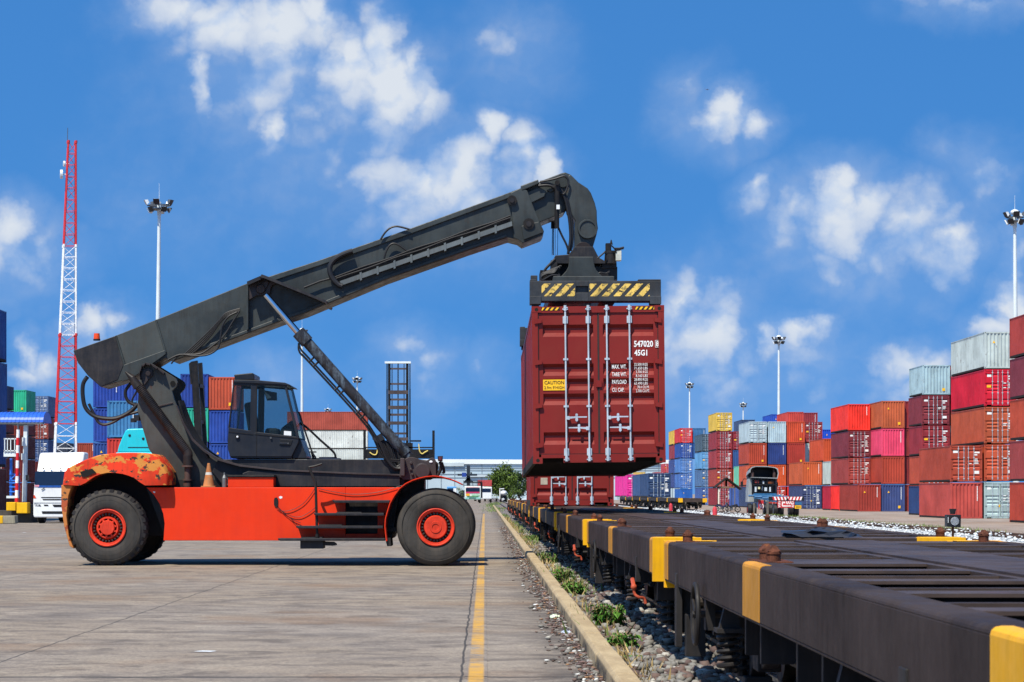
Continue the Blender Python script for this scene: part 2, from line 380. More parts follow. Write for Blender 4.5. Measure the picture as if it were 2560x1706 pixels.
    def build_split(s, name, mats, parent=None, **k):
        """every piece that was added becomes an object of its own"""
        for (v0, f0, v1, f1) in s.pc:
            q = MB(); q.v = s.v[v0:v1]; q.f = [[i - v0 for i in f] for f in s.f[f0:f1]]; q.mi = s.mi[f0:f1]
            ks = sorted(set(q.mi)); q.mi = [0]*len(q.mi)
            q.build(name, mats[ks[0]] if isinstance(mats, (list, tuple)) else mats, parent, **k)
    def mesh(s, name, mats, org=(0, 0, 0), smooth=False):
        me = bpy.data.meshes.new(name); o = Vector(org)
        me.from_pydata([Vector(v) - o for v in s.v], [], s.f)
        for m in (mats if isinstance(mats, (list, tuple)) else [mats]): me.materials.append(m)
        if any(s.mi): me.polygons.foreach_set('material_index', s.mi)
        if smooth: me.polygons.foreach_set('use_smooth', [True]*len(me.polygons))
        me.validate(); me.update(); return me
    def build(s, name, mats, parent=None, bevel=0, smooth=False, auto=35, seg=2):
        me = s.mesh(name, mats, wloc(parent) if parent else (0, 0, 0), smooth)
        o = bpy.data.objects.new(name, me); COL.objects.link(o)
        if parent: o.parent = parent
        if bevel:
            b = o.modifiers.new('bevel', 'BEVEL'); b.width = bevel; b.segments = seg; b.limit_method = 'ANGLE'; b.angle_limit = R(30)
        if smooth and auto:
            try: me.set_sharp_from_angle(angle=R(auto))
            except Exception: pass
        return o

def tag(o, label=None, cat=None, group=None, kind=None):
    if label: o['label'] = label
    if cat: o['category'] = cat
    if group: o['group'] = group
    if kind: o['kind'] = kind
    return o
def thing(name, label, cat, loc=(0, 0, 0), group=None):
    o = bpy.data.objects.new(name, None); COL.objects.link(o); o.location = loc; o.empty_display_size = 0.3
    return tag(o, label, cat, group)
def copy_tree(o, parent=None, skip=()):
    c = o.copy(); COL.objects.link(c); c.parent = parent
    for ch in o.children:
        if ch.name.split('.')[0] not in skip: copy_tree(ch, c, skip)
    return c
_font = None
def text_mb(mb, body, x, y, z, size, width=None, rot=0.0, bold=0.0, vertical=False, depth=0.003):
    """letters standing in the xz plane facing -y; (x, z) is the lower left corner"""
    cu = bpy.data.curves.new('lettering', 'FONT'); cu.body = body; cu.size = size; cu.extrude = depth; cu.offset = bold; cu.resolution_u = 2
    ob = bpy.data.objects.new('lettering', cu); COL.objects.link(ob)
    me = bpy.data.meshes.new_from_object(ob.evaluated_get(bpy.context.evaluated_depsgraph_get()))
    COL.objects.unlink(ob); bpy.data.objects.remove(ob)
    vs = [v.co.copy() for v in me.vertices]
    if vs:
        w = max(v.x for v in vs); k = (width / w) if width else 1.0
        mb.add([(x + v.x*k, y - v.z, z + v.y) for v in vs], [tuple(p.vertices) for p in me.polygons])
    bpy.data.meshes.remove(me)
def fast_mesh(name, V, Fc, mat, kind=None, smooth=False):
    me = bpy.data.meshes.new(name); V = np.asarray(V, dtype=np.float32); Fc = np.asarray(Fc, dtype=np.int32); k = Fc.shape[1]
    me.vertices.add(len(V)); me.vertices.foreach_set('co', V.ravel())
    me.loops.add(Fc.size); me.loops.foreach_set('vertex_index', Fc.ravel())
    me.polygons.add(len(Fc)); me.polygons.foreach_set('loop_start', np.arange(0, Fc.size, k, dtype=np.int32))
    me.update(calc_edges=True); me.validate(); me.materials.append(mat)
    if smooth: me.polygons.foreach_set('use_smooth', [True]*len(Fc))
    o = bpy.data.objects.new(name, me); COL.objects.link(o)
    if kind: o['kind'] = kind
    return o
_t = (1+5**.5)/2
ICO_V = np.array([(-1,_t,0),(1,_t,0),(-1,-_t,0),(1,-_t,0),(0,-1,_t),(0,1,_t),(0,-1,-_t),(0,1,-_t),(_t,0,-1),(_t,0,1),(-_t,0,-1),(-_t,0,1)])/1.9
ICO_F = np.array([(0,11,5),(0,5,1),(0,1,7),(0,7,10),(0,10,11),(1,5,9),(5,11,4),(11,10,2),(10,7,6),(7,1,8),(3,9,4),(3,4,2),(3,2,6),(3,6,8),(3,8,9),(4,9,5),(2,4,11),(6,2,10),(8,6,7),(9,8,1)])
def stones(name, xs, ys, zs, size, mat, flat=0.7):
    n = len(xs); V = np.tile(ICO_V, (n, 1, 1)) * (1 + rng.normal(0, .2, (n, 12, 1)))
    V = V * (np.asarray(size).reshape(n, 1, 1) * np.concatenate([rng.uniform(.6, 1.3, (n, 1, 2)), rng.uniform(.45, .8, (n, 1, 1))*flat/0.7], 2))
    a = rng.uniform(0, 6.28, n); ca, sa = np.cos(a)[:, None], np.sin(a)[:, None]
    X = V[:, :, 0]*ca - V[:, :, 1]*sa + np.asarray(xs)[:, None]; Y = V[:, :, 0]*sa + V[:, :, 1]*ca + np.asarray(ys)[:, None]; Z = V[:, :, 2] + np.asarray(zs)[:, None]
    Fc = (ICO_F[None] + (np.arange(n)*12)[:, None, None]).reshape(-1, 3)
    return fast_mesh(name, np.stack([X, Y, Z], 2).reshape(-1, 3), Fc, mat, 'stuff')

# ------------------------------------------------------------------ the ground
def sheet(name, pts, mat, kind='structure'):
    m = MB(); m.add(pts, [tuple(range(len(pts)))]); o = m.build(name, mat); o['kind'] = kind; return o
sheet('ground', [(-6000,-300,-.75),(6000,-300,-.75),(6000,9000,-.75),(-6000,9000,-.75)], _m['earth'])
sheet('concrete_yard', [(-600,-40,0),(0.93,-40,0),(0.93,1000,0),(-600,1000,0)], _m['conc'])
sheet('yellow_line', [(-.16,-10,.004),(.02,-10,.004),(.02,164,.004),(-.16,164,.004)], _m['line'])
m = MB(); ks = -10.0
while ks < 260:
    jx, jz = random.uniform(-.004, .004), random.uniform(-.003, .003); L = 2.4
    pr = [(0.932+jx, -.05), (0.932+jx, .118+jz), (0.958+jx, .15+jz), (1.098+jx, .15+jz), (1.105+jx, -.05)]
    m.prism(pr, ks, ks+L-.005); ks += L
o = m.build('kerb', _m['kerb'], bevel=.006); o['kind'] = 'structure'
sheet('ballast_bed', [(1.1,-20,.0),(19.6,-20,-.06),(19.6,1000,-.06),(1.1,1000,.0)], _m['ballast'])
m = MB(); m.add([(19.6,-20,-.07),(22.2,-20,-.42),(600,-20,-.42),(600,1000,-.42),(22.2,1000,-.42),(19.6,1000,-.07)], [(0,1,4,5),(1,2,3,4)])
o = m.build('earth_yard', _m['earth']); o['kind'] = 'structure'

# rails of the two tracks
RUST = paint('rail_rust', '5a3d2b', rough=.7, var=.3, dirt=.3, rust=.4)
SHINE = paint('rail_head', '8a8178', rough=.3, metal=.8, var=.1, dirt=.2)
SLEEP = paint('sleeper_concrete', '6f6a63', rough=.9, var=.2, dirt=.4)
for cx, rot, zt in ((2.68, 0, .13), (18.62, 0, .05), (14.9, 0, .05)):
    m = MB()
    for sx in (-.535, .535):
        m.box(cx+sx-.06, cx+sx+.06, -15, 700, zt-.14, zt-.12); m.box(cx+sx-.012, cx+sx+.012, -15, 700, zt-.12, zt-.035)
        m.k = 1; m.box(cx+sx-.034, cx+sx+.034, -15, 700, zt-.035, zt); m.k = 0
    m.k = 2; y = 4.0
    while y < 330: m.box(cx-1.0, cx+1.0, y, y+.22, zt-.3, zt-.142); y += .65
    o = m.build('railway_track', [RUST, SHINE if cx < 5 else RUST, SLEEP]); o['kind'] = 'structure'

# loose stones and litter
n = 7800; ys = 14.5 + (rng.uniform(0, 1, n)**1.7)*75; xs = 1.12 + rng.uniform(0, 1, n)**1.15*1.35
stones('ballast_stones', xs, ys, .015+rng.uniform(0, .05, n), rng.uniform(.028, .062, n), _m['stone'])
n = 9000; ys = 50 + rng.uniform(0, 1, n)**1.3*190; xs = rng.uniform(4.3, 19.6, n)
stones('white_ballast_stones', xs, ys, -.03+rng.uniform(0, .07, n), rng.uniform(.03, .075, n), _m['wstone'])
n = 3400; ys = 14.5 + (rng.uniform(0, 1, n)**1.5)*85; xs = .925 - np.abs(rng.normal(0, .15, n)) * (0.6+0.5*np.sin(ys*.7)**2)
stones('kerb_litter', xs, ys, .004+rng.uniform(0, .012, n), rng.uniform(.005, .032, n), _m['litter'], flat=.4)
n = 260; ys = 14.5 + (rng.uniform(0, 1, n)**2.0)*60; xs = .92 - np.abs(rng.normal(0, .13, n))
stones('kerb_gravel', xs, ys, .01+rng.uniform(0, .012, n), rng.uniform(.012, .034, n), _m['stone'])
# ------------------------------------------------------------------ the reach stacker
GREY = paint('boom_grey', '363b3b', rough=.42, var=.24, dirt=.55, dirtc='26231f', rust=.10, rustc='4a3524', streak=2.5)
DKGREY = paint('mast_grey', '3f413f', rough=.5, var=.25, dirt=.6, dirtc='3a2c24', rust=.28, rustc='4f2f22', streak=2.0)
BLACK = paint('frame_black', '232327', rough=.5, var=.2, dirt=.45, dirtc='47413e', streak=2.5)
CABB = paint('cab_black', '20232a', rough=.38, var=.12, dirt=.2, dirtc='3a3a3c')
RED = paint('chassis_red', 'd93308', rough=.5, var=.06, dirt=.32, dirtc='b3241a', streak=2.2, sc=.7)
REDF = paint('fender_red', 'a8260f', rough=.5, var=.2, dirt=.35, dirtc='5a1a12')
PEEL = paint('peeling_orange', 'cf3414', rough=.65, var=.2, dirt=.55, dirtc='6a3a22', chip=.56, chipc='c9823a', sc=1.1, bump=.2)
OILY = paint('oily_black', '1b1918', rough=.45, var=.3, dirt=.5, dirtc='3c332d')
BROWN = paint('hinge_brown', '3a3232', rough=.45, var=.3, dirt=.4, dirtc='241d1a')
RUBBER = plain('hose_rubber', '17171a', rough=.5)
TYRE = paint('tyre_rubber', '383634', rough=.85, var=.2, dirt=.5, dirtc='5a5148', streak=1.0, sc=2, spec=.2, bump=.15)
TREADM = paint('tread_rubber', '232225', rough=.85, var=.2, dirt=.3, dirtc='453d36', spec=.2, bump=.15)
RIMR = paint('rim_red', 'cf3a22', rough=.45, var=.15, dirt=.5, dirtc='5c2418', sc=3)
CHROME = plain('chrome_rod', 'c8cdd2', rough=.13, metal=1.0, var=.05)
BARREL = paint('barrel_black', '26262a', rough=.35, var=.3, dirt=.5, dirtc='7f97ab', dirt_=0, streak=1.6, sc=1.5) if False else paint('barrel_black', '2b2a2d', rough=.35, var=.35, dirt=.6, dirtc='6f8292', streak=1.4, sc=1.6)
YEL = paint('faded_yellow', 'd9b75c', rough=.6, var=.12, dirt=.4, dirtc='5b5136', chip=.25, chipc='8a7a4a', sc=4)
GLASS = glass_mat('cab_glass', '28323a', .14)
WHITEP = plain('white_label', 'd8dcde', rough=.6, var=.06)
ORANGE = plain('beacon_orange', 'd9470f', rough=.25)
STEEL = paint('worn_steel', '6d6f70', rough=.4, metal=.4, var=.2, dirt=.4)

RS = thing('reach_stacker', 'orange and black reach stacker lifting a dark red container', 'reach stacker', (PX(680, 47.3), 47.3, 0))
YB0, YB1 = 46.78, 47.82           # boom sides
# --- boom
def boom_parts():
    m = MB()
    outer = [(183,877),(288,840),(388,800.5),(617,709),(666,694),(800,651),(1024,573),(1258,488),(1300,472),(1318,478),(1342,541),(1360,580),(1355,590),(1306,609),(1294,600),(1270,594),(1170,627),(965,700),(760,785),(710,801),(432,904),(413,895),(329,945),(252,968),(220,940),(195,908)]
    m.prism(PP(outer, YB0), YB0, YB1)
    # top and bottom flanges stand a little proud of the web
    m.prism(PP([(640,703),(800,651),(1024,573),(1258,488),(1300,472),(1303,482),(1262,500),(1026,586),(802,664),(645,716)], YB0), YB0-.05, YB0+.02)
    m.prism(PP([(432,903),(710,800),(760,784),(965,699),(1170,626),(1268,593),(1266,587),(1168,618),(963,691),(758,776),(708,792),(434,894)], YB0), YB0-.06, YB0+.02)
    # tail box frame, plates and the rib at the lug
    m.prism(PP([(288,840),(292,838.5),(314,911),(309.6,913)], YB0), YB0-.03, YB0+.02)
    m.prism(PP([(388,800.5),(392,799),(417,881),(413,884)], YB0), YB0-.035, YB0+.02)
    m.prism(PP([(310,913),(413,876),(416,886),(330,948),(306,955)], YB0), YB0-.05, YB0+.02)
    m.prism(PP([(618,711),(623,709),(623,826),(618,828)], YB0), YB0-.16, YB0+.02)
    # collar at the end of the outer section
    m.prism(PP([(1276,484),(1300,472),(1318,478),(1342,541),(1360,580),(1355,590),(1306,609),(1294,600),(1284,596)], YB0), YB0-.07, YB0+.03)
    m.prism(PP([(1303,567),(1347,556),(1356,584),(1309,602)], YB0), YB0-.12, YB0-.04)
    bo = m.build('boom', GREY, RS, bevel=.012)
    tb = MB(); tb.prism(PP([(185,877.5),(288,841.5),(308,913),(294,949),(252,966),(221,939),(196,908)], YB0), YB0-.012, YB0+.01); tb.build('tail_box', BLACK, bo)
    tb = MB(); tb.prism(PP([(293,841),(388,803),(411,878),(316,914)], YB0), YB0-.008, YB0+.01); tb.build('side_panel', paint('panel_grey', '444948', rough=.5, var=.15, dirt=.4), bo)
    # diagonal gussets that throw the dark shade under the lug
    g = MB()
    for y0, y1 in ((YB0-.50, YB0-.02), (YB1+.02, YB1+.42)):
        g.prism(PP([(660,692),(669,695),(820,757),(817,762),(668,702),(655,699)], YB0), y0, y1)
        g.prism(PP([(622,709),(660,693),(664,700),(624,718)], YB0), y0+.1, y1)
    g.build_split('gusset', BLACK, bo)
    t = MB()
    t.prism(PP([(851,705),(1279,556),(1281,567),(854,716)], YB0), YB0-.16, YB0-.02)
    for i in range(9): 
        u = 900 + i*42; v = 705 - (u-851)*.348
        t.prism(PP([(u,v-4),(u+5,v-6),(u+6,v+14),(u+1,v+16)], YB0), YB0-.17, YB0-.01)
    t.build('hose_tray', paint('tray_grey', '5c6365', rough=.45, var=.2, dirt=.4), bo)
    h = MB()
    for k in range(5):
        dv = -3 - k*3.0
        pts = []
        for i in range(13):
            u = 838 + i*36.5; v = 703 - (u-851)*.3485 + dv + 2.0*math.sin(i*1.7+k*2)*(.4 if i < 3 else .7)
            pts.append(P3(u, v, YB0-.09-.02*(k % 3)))
        h.tube(pts, .017, 6, sub=2)
    h.tube([P3(*p, YB0-.14) for p in ((881,628),(856,637),(835,651),(825,667),(826,684),(834,700),(846,712),(856,716))], .058, 10, sub=4)
    h.tube([P3(*p, YB0-.10) for p in ((760,720),(800,704),(838,694))], .022, 6)
    for pts in (((951,600),(962,583),(975,571),(990,566.5),(1006,569),(1024,574)), ((960,647),(964,632),(973,615),(984,609),(997,613),(1010,622),(1018,628))):
        h.tube([P3(*p, YB0-.1) for p in pts], .02, 8, sub=4)
    for k in range(4):
        h.tube([P3(*p, YB0-.1) for p in ((470-k*4,892-k),(500,868-k*6),(528,838-k*5),(548,810-k*3),(566,792-k*3),(600,778-k*2))], .017, 6, sub=4)
    h.tube([P3(*p, YB0-.13) for p in ((420,900),(450,887),(485,890),(520,887),(545,870),(552,838),(556,815),(570,793),(592,781))], .02, 8, sub=4)
    h.tube([P3(*p, YB0-.12) for p in ((428,910),(450,888),(500,885),(535,862),(560,840),(580,808),(598,780))], .018, 8, sub=4)
    h.build_split('hydraulic_hose', RUBBER, bo, smooth=True)
    l = MB()
    l.prism(PP([(622,711),(636,704),(668,697),(690,710),(680,716),(675,738),(662,739),(642,741),(624,752)], YB0), YB0-.12, YB0-.005)
    l.cone(P3(652, 723, YB0-.12), P3(652, 723, YB0-.20), .105, .09, 20)
    l.prism(PP([(645,716),(670,702),(675,708),(668,722),(655,735)], YB0), YB0-.17, YB0-.10)
    l.build('cylinder_lug', BROWN, bo, bevel=.01)
    for u, v, r in ((1322, 560, .115), (1280, 501, .10)):
        pn = MB(); pn.cyl(P3(u, v, YB0-.02), P3(u, v, YB0-.16), r, 24); pn.k = 1; pn.cyl(P3(u, v, YB0-.15), P3(u, v, YB0-.18), r*.5, 20); pn.k = 0
        pn.build('boom_pin', [OILY, BLACK], bo)
    # --- inner boom
    i = MB()
    inner = [(1240,520),(1336,459),(1403,433.5),(1413,431),(1426,436.5),(1433,449),(1430,478),(1424,505),(1410,530),(1390,540),(1350,556),(1250,585)]
    Yi0, Yi1 = YB0+.1, YB1-.1
    i.prism(PP(inner, Yi0), Yi0, Yi1)
    i.prism(PP([(1301,468),(1345,452),(1347,462),(1304,480)], Yi0), Yi0-.18, Yi0+.02)
    i.prism(PP([(1308,486),(1348,470),(1366,480),(1360,494),(1325,511)], Yi0), Yi0-.1, Yi0+.02)
    i.cyl(P3(1407, 452, Yi0-.06), P3(1407, 452, Yi0+.01), .15, 24)
    i.prism(PP([(1366,476),(1390,466),(1400,470),(1376,482)], Yi0), Yi0-.06, Yi0+.01)
    ib = i.build('inner_boom', GREY, RS, bevel=.015)
    h = MB()
    for k, pts in enumerate((((1346,462),(1370,460),(1395,470),(1410,484),(1418,500),(1424,528),(1429,553),(1431,590),(1426,628)),
                ((1346,465),(1372,464),(1393,474),(1406,486),(1415,505),(1421,535),(1425,565),(1426,600),(1420,636)),
                ((1350,455),(1385,448),(1408,441),(1418,446),(1421,458),(1414,480),(1407,486)),
                ((1396,570),(1405,590),(1416,612),(1422,632)))):
        h.tube([P3(*p, Yi0-.12-.03*k) for p in pts], .03 if k < 2 else .022, 8, sub=4)
    h.build_split('hydraulic_hose', RUBBER, ib, smooth=True)
boom_parts()
# --- beacon and small rods on the tail
m = MB(); m.cone(P3(242, 852, 47.2), P3(242, 848, 47.2), .075, .075, 16); m.k = 1; m.cone(P3(242, 849, 47.2), P3(242, 834, 47.2), .07, .06, 16)
m.build('beacon', [OILY, ORANGE], RS)
# --- head bracket that carries the spreader
m = MB(); Yh0, Yh1 = 46.75, 47.85
m.prism(PP([(1420,440),(1426,436),(1446,456),(1469,471),(1477,482),(1487,507),(1492,527.5),(1492.6,553),(1495,571),(1491,589),(1482,619),(1436,622),(1436,579),(1438.6,553),(1428,535),(1420,520),(1415,490)], Yh0+.03), Yh0+.03, Yh1-.03)
hd = m.build('head_bracket', GREY, RS, bevel=.02)
m = MB(); m.lathe(P3(1468.7, 573.5, Yh0), [(.06,.205),(-.05,.205),(-.07,.195),(-.07,.165),(-.045,.16),(-.045,0.0)], 36)
m.build('pivot_cap', GREY, hd, smooth=True)
m = MB(); m.cyl(P3(1458, 627, Yh0-.06), P3(1458, 627, Yh1+.06), .18, 28); m.k = 1
m.prism(PP([(1441,633),(1475,633),(1475,641),(1441,641)], Yh0), Yh0-.1, Yh0-.055)
for u in (1445, 1458, 1471): m.cyl(P3(u, 632, Yh0-.13), P3(u, 632, Yh0-.06), .03, 10)
m.build('clevis_pin', [BROWN, OILY], hd, bevel=.006)
# --- tilt cylinder
for uu, yy in ((1393, 46.62), (1384, 47.95)):
    m = MB(); m.k = 0; m.cyl(P3(uu, 468, yy), P3(uu-1, 572, yy), .05, 16); m.cyl(P3(uu, 455, yy), P3(uu, 470, yy), .036, 12)
    m.cyl(P3(uu-3.5, 480, yy-.03), P3(uu-4.5, 560, yy-.03), .016, 8)
    m.k = 1; m.cyl(P3(uu-1, 571, yy), P3(uu-2, 638, yy), .028, 14); m.k = 0
    if yy > 47: m.build('tilt_cylinder', [OILY, CHROME], RS, smooth=True); continue
    m.k = 2; m.box(PX(1391,46.55), PX(1399,46.55), 46.5, 46.56, PZ(524,46.55), PZ(513,46.55)); m.k = 0
    m.cyl(P3(1393, 457, 46.5), P3(1393, 457, 46.9), .05, 12)
    m.build('tilt_cylinder', [OILY, CHROME, WHITEP], RS, smooth=True)
# --- spreader
m = MB(); Yc = 47.3
m.prism(PP([(1388,641),(1421,638.5),(1437,619),(1482,619),(1496,646),(1513,655.5),(1513,661.5),(1382,661.5),(1385,646)], 46.7), 46.55, 48.05)
m.prism(PP([(1392,661),(1500,661),(1500,690),(1392,690)], 46.8), 46.8, 47.9)
sp = m.build('spreader', BLACK, RS, bevel=.01)
m = MB(); m.prism(PP([(1422.5,642),(1484,642),(1484.5,655),(1487,668),(1492,677),(1500,686),(1521.5,704),(1387.5,704),(1404,690),(1415,678),(1421,667),(1422.5,655)], 46.2), 46.2, 46.5)
m.prism(PP([(1380,700),(1530,700),(1530,740),(1380,740)], 46.3), 45.5, 49.1)
m.build('rotator_frame', GREY, sp, bevel=.015)
m = MB()
zt, zb = PZ(706, 41.25), PZ(750, 41.25)
for x0 in (PX(1375,41.3), PX(1545,41.3)-.3): m.box(x0, x0+.3, 41.5, 53.2, PZ(746,41.25), PZ(712,41.25))
m.build_split('telescopic_beam', BLACK, sp, bevel=.01)
EB = paint('end_beam_grey', '33363a', rough=.5, var=.25, dirt=.5, dirtc='2c2622', rust=.24, rustc='5a3422', sc=2)
HAZY = {}
for ye, near in ((41.25, True), (53.35, False)):
    x0, x1 = PX(1325, 41.25), PX(1652.5, 41.25); m = MB()
    z0, z1 = PZ(753, 41.25), PZ(702.5, 41.25)
    y0, y1 = (ye, ye+.45) if near else (ye-.45, ye)
    # long slot with rounded ends left through the face
    sx0, sx1, sz0, sz1 = PX(1440,ye), PX(1471,ye), PZ(732,41.25), PZ(716,41.25)
    if not near: sx0, sx1 = PX(1440,41.25), PX(1471,41.25)
    m.box(x0, sx0, y0, y1, z0, z1); m.box(sx1, x1, y0, y1, z0, z1)
    m.box(sx0, sx1, y0, y1, z0, sz0); m.box(sx0, sx1, y0, y1, sz1, z1); m.box(sx0, sx1, y0+.06, y1, sz0, sz1)
    for xa in (x0, x1-.20):
        m.box(xa-.004, xa+.204, y0-.02, y0+.3, z0-.06, z0+.09)
    if near: m.box(PX(1327,ye), PX(1344,ye), y0+.1, y0+.3, z1, z1+.11)
    m.box(x0, x0+.12, y0+.02, y1-.02, z1, z1+.025); m.box(x1-.42, x1, y0+.02, y1-.02, z1, z1+.03)
    eb = m.build('end_beam', EB, sp, bevel=.008)
    if near:
        s = MB(); zs0, zs1 = PZ(741,ye), PZ(709.5,ye); hx = (zs1-zs0)*.93; xa, xb = PX(1354,ye), PX(1624,ye); i = 0; x = xa - hx*.8
        while x < xb:
            # stripes leaning right, clipped to the panel and to the slot
            w = .125
            poly = [(x, zs0), (x+w, zs0), (x+w+hx, zs1), (x+hx, zs1)]
            def clip(poly, a, sgn):
                out = []
                for j in range(len(poly)):
                    p, q = poly[j], poly[(j+1) % len(poly)]
                    ip, iq = (p[0]-a)*sgn >= 0, (q[0]-a)*sgn >= 0
                    if ip: out.append(p)
                    if ip != iq:
                        tt = (a-p[0])/(q[0]-p[0]); out.append((a, p[1]+(q[1]-p[1])*tt))
                return out
            poly = clip(clip(poly, xa, 1), xb, -1)
            if len(poly) > 2:
                for pc in ([poly] if (max(p[0] for p in poly) < sx0-.01 or min(p[0] for p in poly) > sx1+.01) else [clip(poly, sx0-.02, -1), clip(poly, sx1+.02, 1)]):
                    if len(pc) > 2: s.prism(pc, ye-.003, ye+.01)
            x += .213
        s.build('hazard_stripes', YEL, eb)
    for xa in (x0+.1, x1-.1):
        lk = MB(); lk.box(xa-.07, xa+.07, y0+.03, y0+.17, z0-.15, z0-.055); lk.build('twist_lock', OILY, eb, bevel=.01)
m = MB()      # hydraulic motors, boxes and hose bundles beside the rotator
m.cone(P3(1526,660,46.6), P3(1526,632,46.6), .13, .115, 20); m.cyl(P3(1526,634,46.6), P3(1526,628,46.6), .125, 20); m.cyl(P3(1521,630,46.6), P3(1521,609,46.6), .06, 14)
m.box(PX(1514,46.6), PX(1525,46.6), 46.5, 46.7, PZ(636,46.6), PZ(610,46.6)); m.cone(P3(1528,612,46.6), P3(1528,600,46.6), .035, .01, 8)
m.box(PX(1487,46.7), PX(1543,46.7), 46.65, 47.6, PZ(701,46.7), PZ(668,46.7)); m.box(PX(1505,46.7), PX(1541,46.7), 46.6, 47.0, PZ(672,46.7), PZ(660,46.7))
m.box(PX(1350,46.7), PX(1398,46.7), 46.5, 47.5, PZ(703,46.7), PZ(678,46.7)); m.box(PX(1376,46.7), PX(1392,46.7), 46.4, 46.9, PZ(680,46.7), PZ(655,46.7))
m.build_split('spreader_motor', OILY, sp)
m = MB(); m.box(PX(1539,46.5), PX(1553,46.5), 46.4, 46.6, PZ(653,46.5), PZ(627,46.5)); m.box(PX(1382,46.35), PX(1398,46.35), 46.3, 46.4, PZ(702,46.4), PZ(688,46.4))
m.build_split('valve_box', plain('pale_grey_box', 'b3b5a8', rough=.5), sp, bevel=.008)
m = MB()
for k in range(6):
    a = random.uniform(-3, 3)
    m.tube([P3(*p, 46.25-.02*k) for p in ((1404-k*2,668+a),(1385,672+k*2),(1366,680+k),(1353,690+a),(1357,700),(1380,698-k*2),(1400,688+a))], .02, 6, sub=4)
m.tube([P3(*p, 46.4) for p in ((1388,648),(1374,662),(1362,676),(1352,700))], .03, 6, sub=3)
m.tube([P3(*p, 46.4) for p in ((1494,646),(1505,637),(1513,630))], .018, 6, sub=3); m.tube([P3(*p, 46.4) for p in ((1528,614),(1536,622),(1541,632))], .015, 6, sub=3)
m.tube([P3(*p, 46.4) for p in ((1536,622),(1548,622),(1560,619))], .022, 6); m.tube([P3(*p, 46.4) for p in ((1540,626),(1550,624),(1559,622))], .014, 6)
m.tube([P3(*p, 46.3) for p in ((1488,690),(1500,682),(1515,684),(1524,678))], .015, 6, sub=3)
m.build_split('hydraulic_hose', RUBBER, sp, smooth=True)

# --- mast (the two plates that carry the boom) and upper frame
def mast():
    pl = [(345,1000),(348,955),(352,930),(356,916),(366,908),(381,910),(405,925),(430,940),(441,948),(444,956),(441,966),(430,978),(436,1000),(443,1016),(461,1060),(484,1100),(510,1126),(540,1146),(575,1158),(575,1217),(441,1217),(423,1182),(378,1132),(371.8,1123),(352,1055),(343,1025)]
    m = MB()
    m.prism(PP(pl, 46.62), 46.62, 46.70); m.prism(PP(pl, 46.62), 47.86, 47.94)
    m.prism(PP([(372,1000),(420,1000),(455,1065),(480,1105),(440,1150),(400,1130)], 46.62), 46.7, 47.86)
    # far ear with its open hole
    ms = m.build('boom_mast', DKGREY, RS, bevel=.01)
    m = MB()
    edge = [(352,946),(353,926),(358,914),(367,908.5),(380,910.5),(396,920),(413,932)]
    for a, b in zip(edge, edge[1:]): m.prism(PP([a, b, (b[0]-1, b[1]+5), (a[0]+2, a[1]+5)], 46.62), 46.44, 46.62)
    tear = [(355,955),(353,938),(359,926),(371,922),(382,926),(383,938),(372,950),(363,962),(358,962)]
    m.prism(PP(tear, 46.62), 46.56, 46.615); m.cyl(P3(370,934,46.57), P3(370,934,46.5), .05, 16)
    m.prism(PP([(441,1014),(444,1014),(462,1058),(485,1098),(512,1124),(545,1146),(600,1162),(700,1174),(900,1183),(1005,1186),(1005,1190),(900,1187),(700,1178),(600,1167),(543,1151),(509,1129),(482,1103),(458,1062)], 46.45), 46.36, 46.55)
    m.prism(PP([(395,1014),(432,1006),(433,1009),(396,1018)], 46.62), 46.6, 46.625)
    m.build('mast_rim', BROWN, ms, bevel=.006)
    h = MB(); h.cyl(P3(432,959,46.616), P3(432,959,46.6), .055, 16); h.cyl(P3(450,968,47.0), P3(450,968,47.3), .01, 8)
    h.build('lug_hole', plain('hole_black', '050505', rough=.9), ms)
    # hoses behind the tail and under the mast
    h = MB()
    for pts, r in ((((219,942),(208,960),(207,990),(214,1020),(235,1040),(265,1047),(295,1045),(325,1030),(345,1010)), .045),
                   (((222,1010),(232,1030),(245,1055),(262,1062),(285,1055),(310,1040),(345,1030)), .03),
                   (((330,955),(315,975),(314,990),(322,1005),(340,1014)), .035),(((345,975),(335,990),(330,1003),(336,1015)), .02)):
        h.tube([P3(*p, 46.9) for p in pts], r, 8, sub=5)
    for k in range(4):
        h.tube([P3(*p, 46.5+.1*k) for p in ((448+k*3,1002),(458+k*4,1040),(478+k*4,1085),(505+k*3,1120),(520+k*2,1145))], .03, 6, sub=3)
    h.box(PX(335,46.6), PX(348,46.6), 46.55, 46.75, PZ(1052,46.6), PZ(1038,46.6)); h.box(PX(326,46.6), PX(340,46.6), 46.6, 46.7, PZ(1056,46.6), PZ(1046,46.6))
    h.build_split('hydraulic_hose', RUBBER, ms, smooth=True)
mast()
m = MB()
m.prism(PP([(545,1149),(1008,1149),(1012,1180),(1012,1217),(560,1217),(530,1180)], 46.5), 46.5, 48.1)
m.prism(PP([(606,1184),(622,1177.5),(700,1180),(1000,1186),(1000,1217),(606,1217)], 46.4), 46.4, 46.5)
m.build('upper_frame', BLACK, RS, bevel=.012)
